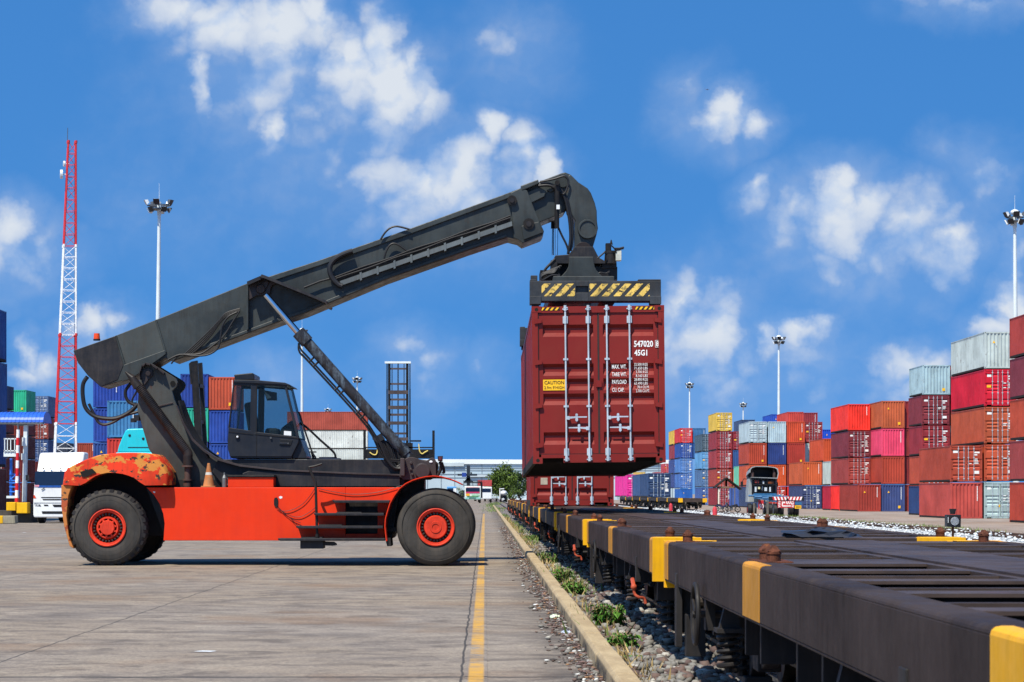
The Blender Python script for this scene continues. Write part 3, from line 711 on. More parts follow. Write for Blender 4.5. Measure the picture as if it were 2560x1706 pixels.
# --- exhaust with heat shield
m = MB()
a, b = P3(348, 968, 46.42), P3(468, 1130, 46.42); n = 46
for i in range(n):
    p, q = a.lerp(b, i/n), a.lerp(b, (i+.62)/n); m.cyl(p, q, .097, 18)
m.cyl(a, b, .088, 18); m.cone(P3(345,968,46.42), P3(330,945,46.42), .10, .075, 16); m.cone(P3(331,946,46.42), P3(314,930,46.42), .075, .02, 16)
m.tube([P3(466,1128,46.42), P3(470,1134,46.42), P3(470,1142,46.42)], .097, 18)
for i in range(12): m.cyl(P3(470,1138+i*2.3,46.42), P3(470,1139.5+i*2.3,46.42), .10, 18)
m.cyl(P3(470,1136,46.42), P3(470,1165,46.42), .088, 18); m.k = 1
m.cyl(P3(470,1164,46.42), P3(470,1168,46.42), .13, 18); m.cyl(P3(469,1166,46.42), P3(469,1216,46.42), .065, 16); m.cyl(P3(469,1198,46.42), P3(469,1202,46.42), .1, 16); m.cyl(P3(468,1208,46.42), P3(468,1217,46.42), .085, 16)
m.build('exhaust_pipe', [paint('heat_shield', '241f1e', rough=.5, var=.3, dirt=.5, dirtc='4a3a30'), paint('pipe_brown', '4a3732', rough=.6, var=.3, rust=.4)], RS, smooth=True)

# --- red chassis
m = MB(); Y0 = 45.82
side = [(366,1219),(1004,1219),(985,1238.5),(973,1262),(966,1290),(961,1317),(961,1352),(408.6,1352),(411.5,1309),(408,1285),(399,1260),(385,1238)]
# opening behind the steps is left out of the side plate
ox0, ox1, oz0, oz1 = 864, 944, 1335, 1254
m.prism(PP([(366,1219),(ox0,1219),(ox0,1352),(408.6,1352),(411.5,1309),(408,1285),(399,1260),(385,1238)], Y0), Y0, Y0+.12)
m.prism(PP([(ox0,1219),(1004,1219),(985,1238.5),(977,1254),(ox0,1254)], Y0), Y0, Y0+.12)
m.prism(PP([(ox0,oz0),(ox1,oz0),(ox1,1254),(977,1254),(973,1262),(966,1290),(961,1317),(961,1352),(ox0,1352)], Y0), Y0, Y0+.12)
ch = m.build('chassis_side', RED, RS, bevel=.01)
m = MB(); m.prism(PP([(366,1222),(1000,1222),(980,1345),(412,1345)], 46.1), 46.15, 48.5)
m.box(PX(400,46.1), PX(860,46.1), Y0+.125, 46.15, PZ(1226,46), PZ(1220,46)); m.box(PX(420,46.1), PX(980,46.1), 46.0, 46.2, PZ(1350,46.1), PZ(1338,46.1))
m.box(PX(200,46.5), PX(1060,46.5), 46.6, 48.0, PZ(1330,46.5), PZ(1200,46.5))
m.box(PX(240,46.5), PX(290,46.5), 45.9, 48.7, PZ(1345,46.5), PZ(1300,46.5)); m.box(PX(1066,46.5), PX(1112,46.5), 45.7, 48.9, PZ(1345,46.5), PZ(1295,46.5))
m.box(PX(960,46.5), PX(1010,46.5), 45.9, 46.5, PZ(1328,46.5), PZ(1318,46.5))
m.build('axle_frame', OILY, RS)
m = MB()
far = [(366,1219),(1004,1219),(961,1317),(961,1352),(408.6,1352),(411.5,1309)]
m.prism(PP(far, Y0), 48.68, 48.8); m.build('chassis_side', RED, RS)
m = MB(); m.prism(PP([(570,1193.5),(683.6,1193.5),(683.6,1218.5),(570,1218.5)], Y0+.01), Y0+.01, 46.38); m.k = 1
m.prism(PP([(568,1188),(686,1188),(686,1193.5),(568,1193.5)], Y0), Y0-.02, 46.39)
m.build('tool_box', [RED, OILY], RS, bevel=.008)
m = MB(); m.prism(PP([(685,1250),(687,1245),(692,1244),(695,1248),(695,1264),(692,1268),(687,1267),(685,1262)], Y0), Y0-.02, Y0+.01)
m.k = 1; m.prism(PP([(697,1243),(701,1240.5),(706,1242),(705.5,1246),(700,1247.5)], Y0), Y0-.004, Y0+.01); m.prism(PP([(382,1229),(388,1229),(388,1233),(384,1232.5)], Y0), Y0-.004, Y0+.01)
m.build('fuse_slot', [OILY, WHITEP], ch)
m = MB()
for (u0, u1, v) in ((831,974,1254),(784.5,960,1286),(739.6,958,1318),(694.7,963,1349)):
    m.prism(PP([(u0+2,v-2.6),(u1,v-2.6),(u1,v+2.6),(u0+4,v+2.6),(u0,v)], 45.38), 45.34, Y0-.003)
    m.prism(PP([(u0,v-3.3),(u1,v-3.3),(u1,v+3.6),(u0+6,v+3.6)], 45.36), 45.30, 45.345)
m.prism(PP([(751,1352),(809,1352),(809,1372),(751,1372)], 45.5), 45.45, 46.0)
m.prism(PP([(809,1354),(835,1355),(842,1360),(842,1363),(832,1365),(809,1364)], 45.5), 45.5, 45.6)
m.prism(PP([(841,1280.5),(904,1280.5),(904,1283.5),(841,1283.5)], 45.4), 45.4, 45.7); m.prism(PP([(796,1312),(855,1312),(855,1315),(796,1315)], 45.4), 45.4, 45.7); m.prism(PP([(752,1343),(806,1343),(806,1346),(752,1346)], 45.4), 45.4, 45.7)
m.build('boarding_step', BLACK, RS, bevel=.008)
m = MB(); m.tube([P3(*p, 45.40) for p in ((793,1346),(791,1280),(789,1213),(786,1200),(778,1182),(772,1168))], .028, 8, sub=3); m.tube([P3(*p, 45.40) for p in ((772,1168),(786,1166),(805,1160))], .022, 8)
m.cyl(P3(793,1335,45.4), P3(793,1345,45.4), .042, 10)
m.build('handrail', OILY, RS, smooth=True)
m = MB()
for pts in (((690,1268),(705,1278),(730,1275),(757,1260),(775,1240),(787,1222)), ((705,1278),(730,1291),(752,1292),(775,1280),(789,1268)), ((795,1221),(830,1229),(880,1236),(930,1233),(970,1225),(1005,1214)), ((695,1268),(712,1285),(730,1300),(745,1316)), ((694,1268),(715,1288),(733,1300),(752,1308))):
    m.tube([P3(*p, Y0-.03) for p in pts], .006, 5, sub=3)
m.build_split('loose_cable', RUBBER, RS)
# --- front fender: a bent sheet as wide as the twin tyres
arc = [(965.5,1353.5),(963,1335),(961.5,1317),(962.5,1298),(967,1280.6),(974,1258),(985,1238.5),(998,1221),(1013,1209),(1030,1200.5),(1047,1195),(1065,1191),(1083,1189.4),(1103,1191),(1122.6,1196),(1140,1202.5),(1153.5,1209)]
C = (1089, 1318)
def off(p, d): 
    dx, dy = p[0]-C[0], p[1]-C[1]; l = math.hypot(dx, dy); return (p[0]-dx/l*d, p[1]-dy/l*d)
for yy0, yy1 in ((48.1, 49.36), (45.24, 46.5)):
    m = MB()
    for a, b in zip(arc, arc[1:]): m.prism(PP([a, b, off(b, 3.4), off(a, 3.4)], 45.24), yy0, yy1)
    fn = m.build('front_fender', REDF, RS)
m = MB()
for yy0, yy1 in ((45.22, 45.27),):
    for a, b in zip(arc, arc[1:]): m.prism(PP([off(a,-.3), off(b,-.3), off(b, 1.7), off(a, 1.7)], 45.24), yy0, yy1)
m.build('fender_edge', RED, fn)  # brighter red than the fender, painting in its sunlit edge
m = MB(); m.prism(PP([(962,1345),(976,1345),(978,1366),(968,1366)], 45.3), 45.28, 46.3); m.build('mud_flap', OILY, fn)
# --- rear counterweight hood with peeling paint
hood = [(153,1213),(157.5,1182),(165,1172),(175.8,1165.5),(193,1157),(212,1149),(228,1143),(246,1137.5),(270,1134),(296,1132),(325,1131.5),(352.5,1132),(370,1133.5),(386,1136),(396,1142),(403,1151),(414,1165),(422.7,1180),(424.5,1200),(424,1213),(369,1214),(355,1206),(341,1196),(325,1189.5),(307.6,1185),(288,1182.5),(268,1182),(250,1185.5),(234.7,1191),(222,1199),(209,1207.6),(192.6,1214.6)]
def inset(p, k, cy=1180): return (288 + (p[0]-288)*k, cy + (p[1]-cy)*(k if p[1] < cy else 1))
def hoodmesh():
    m = MB(); layers = [(45.56,.93),(45.60,.965),(45.70,.99),(45.86,1.0),(46.1,1.0),(46.5,1.0)]
    def loop(k): return [inset(p, k) for p in hood]
    n = len(hood); vs = []
    for y, k in layers:
        for u, v in loop(k): vs.append((PX(u, 45.6), y, PZ(v, 45.6)))
    fs = [tuple(range(n))]
    for l in range(len(layers)-1):
        for i in range(n): fs.append((l*n+i, (l+1)*n+i, (l+1)*n+(i+1)%n, l*n+(i+1)%n))
    m.add(vs, fs)
    top = [p for p in hood if p[1] < 1182]
    m.prism(PP(top, 45.6), 46.5, 48.95)
    return m
hoodmesh().build('counterweight', PEEL, RS, smooth=True, auto=50)
m = MB(); m.prism(PP([(153,1213),(180,1214),(171,1240),(166,1290),(172,1340),(184,1372),(174,1366),(160,1315),(153,1265)], 45.6), 45.6, 48.95)
m.build('rear_plate', paint('peeling_rear', 'a04a28', rough=.7, var=.25, dirt=.4, chip=.8, chipc='b5713a'), RS, bevel=.012)
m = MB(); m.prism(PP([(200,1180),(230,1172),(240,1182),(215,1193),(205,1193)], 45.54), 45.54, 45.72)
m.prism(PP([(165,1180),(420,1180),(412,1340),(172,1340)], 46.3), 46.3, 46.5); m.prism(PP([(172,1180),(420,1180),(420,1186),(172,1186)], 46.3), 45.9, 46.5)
m.build('wheel_well', plain('well_black', '120f0e', rough=.9), RS)  # near-black colour paints the shade inside the wheel well
# --- wheels
def wheel(u, v, r_px, y0, w, rear, name='wheel', Yp=45.3):
    c = P3(u, v, Yp); r = r_px*Yp/F; cz = max(c.z, r-.012)
    root = bpy.data.objects.new(name, None); COL.objects.link(root); root.parent = RS; root.location = Vector((c.x, y0, cz)) - RS.location; root.empty_display_size = .2
    m = MB(); ri = .385
    m.lathe((c.x, y0, cz), [(.02,ri-.02),(.03,ri),(.0,ri+.05),(-.005,r*.68),(.005,r*.80),(.03,r*.90),(.075,r*.965),(.11,r*.985),(w*.5,r),(w-.11,r*.985),(w-.075,r*.965),(w-.03,r*.9),(w-.0,r*.75),(w-.02,ri)], 72)
    for rr in (.62, .72, .86): m.lathe((c.x, y0, cz), [(.006,r*rr-.006),(-.004,r*rr-.003),(-.004,r*rr+.003),(.006,r*rr+.006)], 72)
    if rear:
        m.k = 1; n = 30
        for i in range(n):
            a = 2*math.pi*i/n; da = .055
            vs = []
            for yy, rr in ((.035, r*.90), (.06, r*.999), (w-.06, r*.999), (w-.035, r*.9)):
                for s in (-1, 1): vs.append((c.x+rr*math.cos(a+s*da), y0+yy, cz+rr*math.sin(a+s*da)))
            m.add(vs, [(0,1,3,2),(2,3,5,4),(4,5,7,6),(0,2,4,6),(1,7,5,3)])
    m.build('tyre', [TYRE, TREADM], root, smooth=True, auto=40)
    m = MB(); R0 = .375
    m.lathe((c.x, y0, cz), [(.05,R0+.01),(-.012,R0+.008),(-.018,R0-.008),(-.006,R0-.02),(.01,R0-.03),(.012,R0-.055),(.05,R0-.065),(.13,R0-.07),(.15,R0-.1)], 56)
    if rear:
        m.lathe((c.x, y0, cz), [(.15,.27),(.06,.225),(.03,.215),(.03,.19),(.06,.18)], 40)
        m.lathe((c.x, y0, cz), [(.10,.155),(.0,.15),(-.012,.14),(-.012,0.0)], 40)
        for i in range(10):
            a = 2*math.pi*i/10+.2; m.box(c.x+.165*math.cos(a)-.018, c.x+.165*math.cos(a)+.018, y0+.01, y0+.1, cz+.165*math.sin(a)-.018, cz+.165*math.sin(a)+.018)
    else:
        m.lathe((c.x, y0, cz), [(.15,.25),(.02,.235),(-.01,.222),(-.01,.12),(-.025,.115),(-.025,.07),(-.012,.066),(-.012,0.0)], 48)
    m.build('rim', RIMR, root, smooth=True, auto=40)
    m = MB(); m.lathe((c.x, y0, cz), [(.152,.33),(.15,.10)], 40); m.k = 1
    for i in range(26):
        a = 2*math.pi*i/26; rb = .268
        m.cyl((c.x+rb*math.cos(a), y0+.14, cz+rb*math.sin(a)), (c.x+rb*math.cos(a), y0+.045, cz+rb*math.sin(a)), .017, 6)
        m.box(c.x+(rb+.02)*math.cos(a)-.014, c.x+(rb+.02)*math.cos(a)+.014, y0+.06, y0+.12, cz+(rb+.02)*math.sin(a)-.014, cz+(rb+.02)*math.sin(a)+.014)
    m.build('wheel_bolts', [OILY, paint('bolt_steel', '4e4843', rough=.4, metal=.5, dirt=.5)], root)
wheel(268, 1320, 96.5, 45.62, .55, True, Yp=45.62); wheel(268, 1320, 96.5, 48.40, .55, True, Yp=45.62)
wheel(1089, 1318.5, 98.5, 45.30, .50, False); wheel(1089, 1318.5, 98.5, 45.90, .50, False)
wheel(1089, 1318.5, 98.5, 48.15, .50, False); wheel(1089, 1318.5, 98.5, 48.75, .50, False)
# --- hinge of the lift cylinders at the front, lamp
m = MB()
m.prism(PP([(998,1192),(1003,1160),(1010,1149),(1022,1143),(1034,1143.5),(1045,1147),(1054,1151),(1062,1153),(1070,1150),(1078,1144.5),(1085,1145),(1089,1152),(1091,1192),(1075,1200),(1010,1200)], 46.3), 46.3, 46.75)
m.cyl(P3(1056,1178,46.0), P3(1056,1178,46.35), .165, 28); m.cyl(P3(1056,1178,45.96), P3(1056,1178,46.02), .15, 28)
for u, v in ((1028,1158),(1027,1174),(1031,1186)): m.cyl(P3(u,v,46.24), P3(u,v,46.32), .03, 10)
m.box(PX(1001,46.2), PX(1012,46.2), 46.1, 46.4, PZ(1190,46.2), PZ(1146,46.2))
hg = m.build('cylinder_hinge', BROWN, RS, bevel=.014); m = MB()
m.prism(PP([(998,1192),(1003,1160),(1022,1143),(1089,1152),(1091,1192),(1010,1200)], 46.3), 47.8, 48.3); m.build('cylinder_hinge', BROWN, RS, bevel=.014)
m = MB(); m.k = 0; m.ball(P3(1077.5,1155,46.29), .035, .01, .026); m.build('hinge_plate', WHITEP, hg)
m = MB(); m.prism(PP([(1094,1141),(1107,1140.5),(1106,1154),(1095,1153)], 46.3), 46.2, 46.5)
m.tube([P3(*p, 46.35) for p in ((1100,1154),(1103,1168),(1099,1180),(1093,1190))], .035, 8, sub=3); m.tube([P3(*p, 46.4) for p in ((1104,1156),(1109,1172),(1110,1182),(1106,1180))], .03, 8, sub=3); m.tube([P3(*p, 46.4) for p in ((1093,1158),(1092,1172),(1088,1190))], .03, 8, sub=3)
m.k = 1; m.prism(PP([(1096.5,1143),(1104.5,1142.5),(1104,1151.5),(1097,1151)], 46.19), 46.185, 46.2)
m.build('work_lamp', [OILY, plain('lamp_red', '5a2a2c', rough=.2)], RS, bevel=.006)
# --- lift cylinders
for yy in (46.42, 48.18):
    root = bpy.data.objects.new('lift_cylinder', None); COL.objects.link(root); root.parent = RS; root.location = P3(756, 841, yy) - RS.location
    m = MB(); m.cyl(P3(664,738,yy), P3(757,846,yy), .066, 24); m.build('piston_rod', CHROME, root, smooth=True)
    m = MB(); a, b = P3(752,838,yy), P3(1016,1136,yy); d = (b-a).normalized()
    m.cyl(a+d*.15, b, .112, 28); m.cyl(a-d*.08, a+d*.2, .142, 28); m.cyl(b-d*.12, b, .125, 28); m.cyl(b-d*.02, P3(1022,1143,yy), .1, 20)
    m.build('barrel', BARREL, root, smooth=True)
    m = MB(); nrm = Vector((d.z, 0, -d.x))*-1 if d.z > 0 else Vector((d.z, 0, -d.x)); o1 = Vector((-abs(d.z), 0, -abs(d.x)))
    side = Vector((-.749, 0, -.662))
    for k, q in enumerate((.17, .215)):
        p0 = a+d*.22+side*.13; m.tube([a+d*.1+side*.15, a+d*.25+side*q*1.2, a+d*.6+side*q*1.15, b-d*1.0+side*q*1.1, b-d*.3+side*(q+.2), b+side*(q+.02)], .018, 6, sub=4)
    for f in (.16, .20, .40, .44, .60, .64): 
        p = a.lerp(b, f); m.tube([p+side*.10, p+side*.24], .022, 6)
    m.build_split('hydraulic_hose', RUBBER, root, smooth=True)
m = MB()
for k in range(7):
    r = random.uniform(-5, 5)
    m.tube([P3(*p, 46.35+.03*k) for p in ((940+k*5,1090+k*3),(955+k*5,1120+r),(968+k*4,1150+r),(985+k*2,1170+r),(1004,1172-k*4))], .028, 7, sub=4)
m.prism(PP([(930,1098),(952,1084),(962,1098),(945,1108)], 46.4), 46.35, 46.6)
m.build_split('hydraulic_hose', RUBBER, RS, smooth=True)

# --- cab
CY0, CY1 = 46.42, 48.02
cabr = bpy.data.objects.new('cab', None); COL.objects.link(cabr); cabr.parent = RS; cabr.location = Vector((PX(655, 47.2), 47.2, PZ(1147, 47.2))) - RS.location
m = MB()
def frame_side(y0, y1):
    m.prism(PP([(584,953),(640,951),(712,958),(716,964),(712,967),(643,961.5),(627,965),(585,964)], CY0), y0, y1)           # top rail
    m.prism(PP([(627,964),(643,961.5),(641,1081),(636,1085),(625,1079)], CY0), y0, y1)                                       # door pillar
    m.prism(PP([(711,966),(716,962),(748,1094),(747,1100),(741,1094)], CY0), y0, y1)                                          # front pillar
    m.prism(PP([(571,1069),(625,1077),(636,1083),(641,1080),(741,1092),(747,1098),(746,1107),(729,1142),(576,1142),(570,1125),(569,1105)], CY0), y0, y1)  # lower panel
    m.prism(PP([(583,954),(587,954),(574,1072),(570,1070)], CY0), y0, y1)                                                    # rear pillar
frame_side(CY0, CY0+.06); frame_side(CY1-.06, CY1)
m.prism(PP([(584,950),(640,950.5),(712,957),(725,962),(728,966),(700,962),(584,957)], CY0), CY0-.03, CY1+.03)                # roof
m.prism(PP([(573,1138),(731,1138),(729,1146),(578,1146)], CY0), CY0+.02, CY1-.02)                                             # floor
m.prism(PP([(569,1105),(573,1105),(578,1140),(574,1140)], CY0), CY0+.06, CY1-.06)                                             # rear wall low
m.prism(PP([(744,1098),(750,1098),(765,1140),(765,1146),(729,1146),(731,1138)], CY0), CY0+.1, CY1-.1)                         # nose
m.prism(PP([(571,1070),(574,1070),(574,1106),(569,1106)], CY0), CY0+.06, CY1-.06)
m.build('cab_shell', CABB, cabr, bevel=.01)
def pane(pts, y0, y1, nm='window'):
    m = MB(); m.prism(PP(pts, CY0), y0, y1); return m.build(nm, GLASS, cabr)
pane([(586,964),(627,965.5),(625,1077),(573,1071)], CY0+.022, CY0+.034); pane([(643,961.5),(711,966.5),(740,1092),(641,1081)], CY0+.022, CY0+.034)
pane([(586,964),(627,965.5),(625,1077),(573,1071)], CY1-.034, CY1-.022); pane([(643,961.5),(711,966.5),(740,1092),(641,1081)], CY1-.034, CY1-.022)
pane([(716,966),(718.5,966),(750,1096),(747.5,1096)], CY0+.08, CY1-.08, 'windscreen')
pane([(586,964),(588,964),(575.5,1069),(573.5,1069)], CY0+.08, CY1-.08)
m = MB(); m.box(PX(640.5,CY0), PX(642,CY0), CY0-.006, CY0+.01, PZ(1140,CY0), PZ(953,CY0)); m.prism(PP([(571,1079),(633,1086),(633,1087.5),(571,1080.5)], CY0), CY0-.012, CY0+.01); m.prism(PP([(638,1085),(746,1095),(746,1097),(638,1087)], CY0), CY0-.012, CY0+.01)
m.build('door_seam', OILY, cabr)
m = MB(); m.prism(PP([(698,1113),(701,1099),(732,1100.5),(727,1114)], CY0), CY0-.012, CY0+.01); m.k = 1; m.prism(PP([(699,1106),(722,1107),(724,1112),(699,1111)], CY0), CY0-.035, CY0-.01); m.k = 2; m.cyl(P3(720.5,1109.5,CY0-.04), P3(720.5,1109.5,CY0-.034), .014, 10)
m.build('door_handle', [plain('handle_black', '0b0b0d', rough=.5), CABB, STEEL], cabr, bevel=.004)
m = MB(); m.cyl(P3(593,1092,CY0-.04), P3(593,1092,CY0), .042, 20); m.k = 1; m.ball(P3(593.5,1092.5,CY0-.042), .022, .008, .022); m.build('cab_lock', [OILY, WHITEP], cabr)
m = MB(); m.cyl(P3(677,1095,CY0-.04), P3(677,1095,CY0), .022, 12); m.build('door_knob', STEEL, cabr)
m = MB(); m.prism(PP([(710,1077.5),(728,1079),(728,1089.5),(709.5,1088)], CY0), CY0+.012, CY0+.018); m.build('paper_note', WHITEP, cabr)
m = MB(); m.prism(PP([(583,936),(629,931.5),(634,935),(634,948.5),(585,950)], CY0), CY0+.15, CY1-.3); m.build('roof_unit', CABB, cabr, bevel=.015)
m = MB()
m.prism(PP([(668,1072),(700,1072),(700,1120),(660,1120)], 47.2), 46.8, 47.4); m.prism(PP([(612,1010),(634,1005),(650,1095),(628,1110)], 47.2), 46.95, 47.5); m.prism(PP([(625,1088),(668,1082),(668,1110),(625,1112)], 47.2), 46.9, 47.5)
m.prism(PP([(705,1072),(735,1050),(742,1110),(700,1115)], 47.2), 46.9, 47.5)
m.build('seat', plain('seat_dark', '1c2022', rough=.8), cabr, bevel=.05)
m = MB(); m.prism(PP([(659,976),(692,982),(693,1002),(668,1002)], 47.0), 46.95, 47.0); m.k = 1; m.prism(PP([(661,978),(679,994),(677,996),(668,998)], 47.0), 46.94, 46.955); m.build('mirror', [CABB, plain('mirror_pale', 'aeb6ac', rough=.3)], cabr)
m = MB()
m.tube([P3(*p, 46.8) for p in ((744,1032),(749,1035),(757,1062),(770,1100),(780,1130),(790,1145))], .018, 6, sub=3)
m.tube([P3(*p, 47.5) for p in ((750,1058),(768,1070),(800,1100),(835,1132),(838,1148))], .025, 6, sub=3)
m.box(PX(774,46.9), PX(791,46.9), 46.8, 46.95, PZ(1132,46.9), PZ(1129,46.9)); m.tube([P3(*p, 46.9) for p in ((780,1130),(783,1146),(795,1150))], .03, 6)
m.build_split('wiper_arm', RUBBER, cabr)
m = MB(); m.cyl(P3(820,1150,47.2), P3(820,1143,47.2), .19, 24); m.box(PX(770,47.2), PX(850,47.2), 47.0, 47.6, PZ(1150,47.2), PZ(1146,47.2)); m.build('air_filter', plain('filter_navy', '232a3c', rough=.6), RS)

# --- things standing on the chassis
c = P3(522, 1218.2, 45.98); cone = thing('traffic_cone', 'dirty orange traffic cone with white band standing on the chassis of the reach stacker', 'traffic cone', c)
CONEM = paint('cone_faded', 'b5713f', rough=.8, var=.2, dirt=.7, dirtc='8a7a62', sc=4)
m = MB(); m.box(c.x-.145, c.x+.145, c.y-.145, c.y+.145, c.z, c.z+.022); m.cone((c.x,c.y,c.z+.022), (c.x,c.y,c.z+.25), .118, .073, 24, False); m.cone((c.x,c.y,c.z+.305), (c.x,c.y,c.z+.45), .062, .034, 24, False); m.cone((c.x,c.y,c.z+.45), (c.x,c.y,c.z+.49), .036, .028, 16)
m.build('cone_body', CONEM, cone, smooth=True, bevel=.004)
m = MB(); m.cone((c.x,c.y,c.z+.25), (c.x,c.y,c.z+.305), .0735, .0615, 24, False); m.build('reflective_band', paint('cone_white', 'c9c6bd', rough=.6, dirt=.5), cone, smooth=True)
c = P3(561, 1218.2, 45.98); bt = thing('oil_can', 'grey metal oil can beside the traffic cone on the chassis', 'oil can', c)
m = MB(); m.cone((c.x,c.y,c.z), (c.x,c.y,c.z+.19), .05, .05, 14); m.cone((c.x,c.y,c.z+.19), (c.x,c.y,c.z+.25), .05, .02, 14); m.cyl((c.x,c.y,c.z+.25), (c.x,c.y,c.z+.30), .018, 12)
m.build('can_body', STEEL, bt, smooth=True)
m = MB(); m.tube([(c.x+.048,c.y,c.z+.05),(c.x+.085,c.y,c.z+.07),(c.x+.085,c.y,c.z+.15),(c.x+.048,c.y,c.z+.18)], .008, 6, sub=3); m.build('handle', STEEL, bt)
# ------------------------------------------------------------------ shipping containers
def cpaint(hx, rust=.12, dirt=.3):
    return paint('container_' + hx, hx, rough=.5, var=.12, dirt=dirt, dirtc='3c2a24', rust=rust, rustc='4a2a1c', streak=2.2, sc=.55, bump=.08)
GALV = paint('galvanised', 'b9c4cb', rough=.38, metal=.25, var=.1, dirt=.25, dirtc='6f665e', sc=3)
GASKET = plain('door_gasket', '2a2422', rough=.7)
UNDER = plain('underside_dark', '17100e', rough=.9)
CWHITE = plain('marking_white', 'dedfdc', rough=.6, var=.06)
CYEL = plain('sticker_yellow', 'e8b21a', rough=.55, var=.08)
W = 2.438
def corr_wall(m, a0, a1, z0, z1, base, depth, axis, per=.278, sgn=1):
    """upright corrugations from a0 to a1; base = the outer plane"""
    n = max(1, round((a1-a0)/per)); p = (a1-a0)/n; pts = []
    for i in range(n):
        s = a0+i*p
        pts += [(s, 0), (s+p*.25, 0), (s+p*.5, depth), (s+p*.75, depth)]
    pts.append((a1, 0))
    vs = []
    for t, d in pts:
        q = base + sgn*d
        for z in (z0, z1): vs.append((q, t, z) if axis == 'x' else (t, q, z))
    m.add(vs, [(2*i, 2*i+2, 2*i+3, 2*i+1) if (axis == 'y') else (2*i, 2*i+1, 2*i+3, 2*i+2) for i in range(len(pts)-1)])
def container_body(L, Hh, end):
    m = MB()
    for x0 in (0, W-.11):
        m.box(x0, x0+.11, 0, .13, .115, Hh-.115); m.box(x0, x0+.11, L-.13, L, .115, Hh-.115)
    for x0 in (-.002, W-.174):
        for y0 in (-.004, L-.172):
            for z0 in (0, Hh-.116): m.box(x0, x0+.176, y0, y0+.176, z0, z0+.116)
    for x0 in (.004, W-.066):
        m.k = 1; m.box(x0, x0+.062, .13, L-.13, .0+.01, .16); m.k = 0; m.box(x0, x0+.062, .13, L-.13, Hh-.085, Hh-.012)  # bottom rails near black, painting in the shade between stacked levels
    m.box(.15, W-.15, .004, .12, Hh-.125, Hh-.006); m.box(.15, W-.15, L-.12, L-.004, Hh-.11, Hh-.006); m.box(.15, W-.15, L-.1, L-.004, .012, .14)
    m.box(.15, .34, .004, .12, .012, .15) if end != 'door' else m.box(.56, W-.56, .002, .12, .012, .165)
    if end == 'door':
        m.box(.15, .56, .002, .12, .10, .165); m.box(W-.56, W-.15, .002, .12, .10, .165)
    else: m.box(.34, W-.15, .004, .12, .012, .15)
    corr_wall(m, .13, L-.13, .16, Hh-.085, .012, .036, 'x'); corr_wall(m, .13, L-.13, .16, Hh-.085, W-.012, .036, 'x', sgn=-1)
    corr_wall(m, .11, W-.11, .14, Hh-.11, L-.02, .045, 'y', sgn=-1)
    if end != 'door': corr_wall(m, .11, W-.11, .15, Hh-.125, .012, .07, 'y')
    m.add([(.03,.05,Hh-.02),(W-.03,.05,Hh-.02),(W-.03,L-.05,Hh-.02),(.03,L-.05,Hh-.02)], [(0,1,2,3)])
    m.k = 1
    m.add([(.06,.1,.12),(.06,L-.05,.12),(W-.06,L-.05,.12),(W-.06,.1,.12)], [(0,1,2,3)])
    y = .5
    while y < L-.3: m.box(.066, W-.066, y, y+.05, .03, .118); y += .35 if L > 7 else .4
    for x0 in (.0, W-.176):
        for z0 in (0, Hh-.116): m.cyl((x0+.088, -.006, z0+.056), (x0+.088, .0, z0+.056), .034, 12)
    for z0 in (.03, Hh-.09):
        for y0 in (.06, L-.11): m.box(-.004, -.001, y0, y0+.06, z0, z0+.06)
    return m.mesh('painted_body', [GREY, UNDER])
TROUGH = [(2.335,2.555),(1.615,1.835),(1.345,1.56),(1.075,1.285),(.345,.575)]
def door_mesh(Hh, left, troughs=TROUGH):
    m = MB(); k = Hh/2.896; x0, x1 = (.125, 1.205) if left else (1.233, 2.313); z0, z1 = .178, Hh-.135; yf = .03
    a, b = x0+.075, x1-.075
    m.box(x0, a, yf, yf+.05, z0, z1); m.box(b, x1, yf, yf+.05, z0, z1); zt = max(t[1] for t in troughs)*k+.06; zb = min(t[0] for t in troughs)*k-.06
    m.box(a, b, yf, yf+.05, zt, z1); m.box(a, b, yf, yf+.05, z0, zb)
    pr = [(zb, yf)]
    for t0, t1 in sorted(troughs): pr += [(t0*k, yf), (t0*k+.075, yf+.056), (t1*k-.06, yf+.056), (t1*k, yf)]
    pr.append((zt, yf)); vs = []
    for z, y in pr: vs += [(a, y, z), (b, y, z)]
    m.add(vs, [(2*i, 2*i+1, 2*i+3, 2*i+2) for i in range(len(pr)-1)])
    hx = x0-.055 if left else x1-.035
    for hz in (.33, 1.06, 1.86, 2.62):
        m.prism([(hx-.02, hz*k-.05), (hx+.11, hz*k-.03), (hx+.11, hz*k+.035), (hx-.02, hz*k+.05)] if left else [(hx+.11, hz*k-.05), (hx-.02, hz*k-.03), (hx-.02, hz*k+.035), (hx+.11, hz*k+.05)], -.03, .03)
    if not left: m.box(1.175, 1.275, -.006, .03, 1.40*k, 1.52*k)
    m.k = 1
    m.box(x0-.016, x0, yf-.012, yf+.045, z0-.01, z1+.01); m.box(x1, x1+.014, yf+.004, yf+.045, z0-.01, z1+.01); m.box(x0, x1, yf+.004, yf+.045, z1, z1+.022); m.box(x0, x1, yf+.004, yf+.045, z0-.016, z0)
    m.k = 2
    return m.mesh('painted_door', [GREY, GASKET])
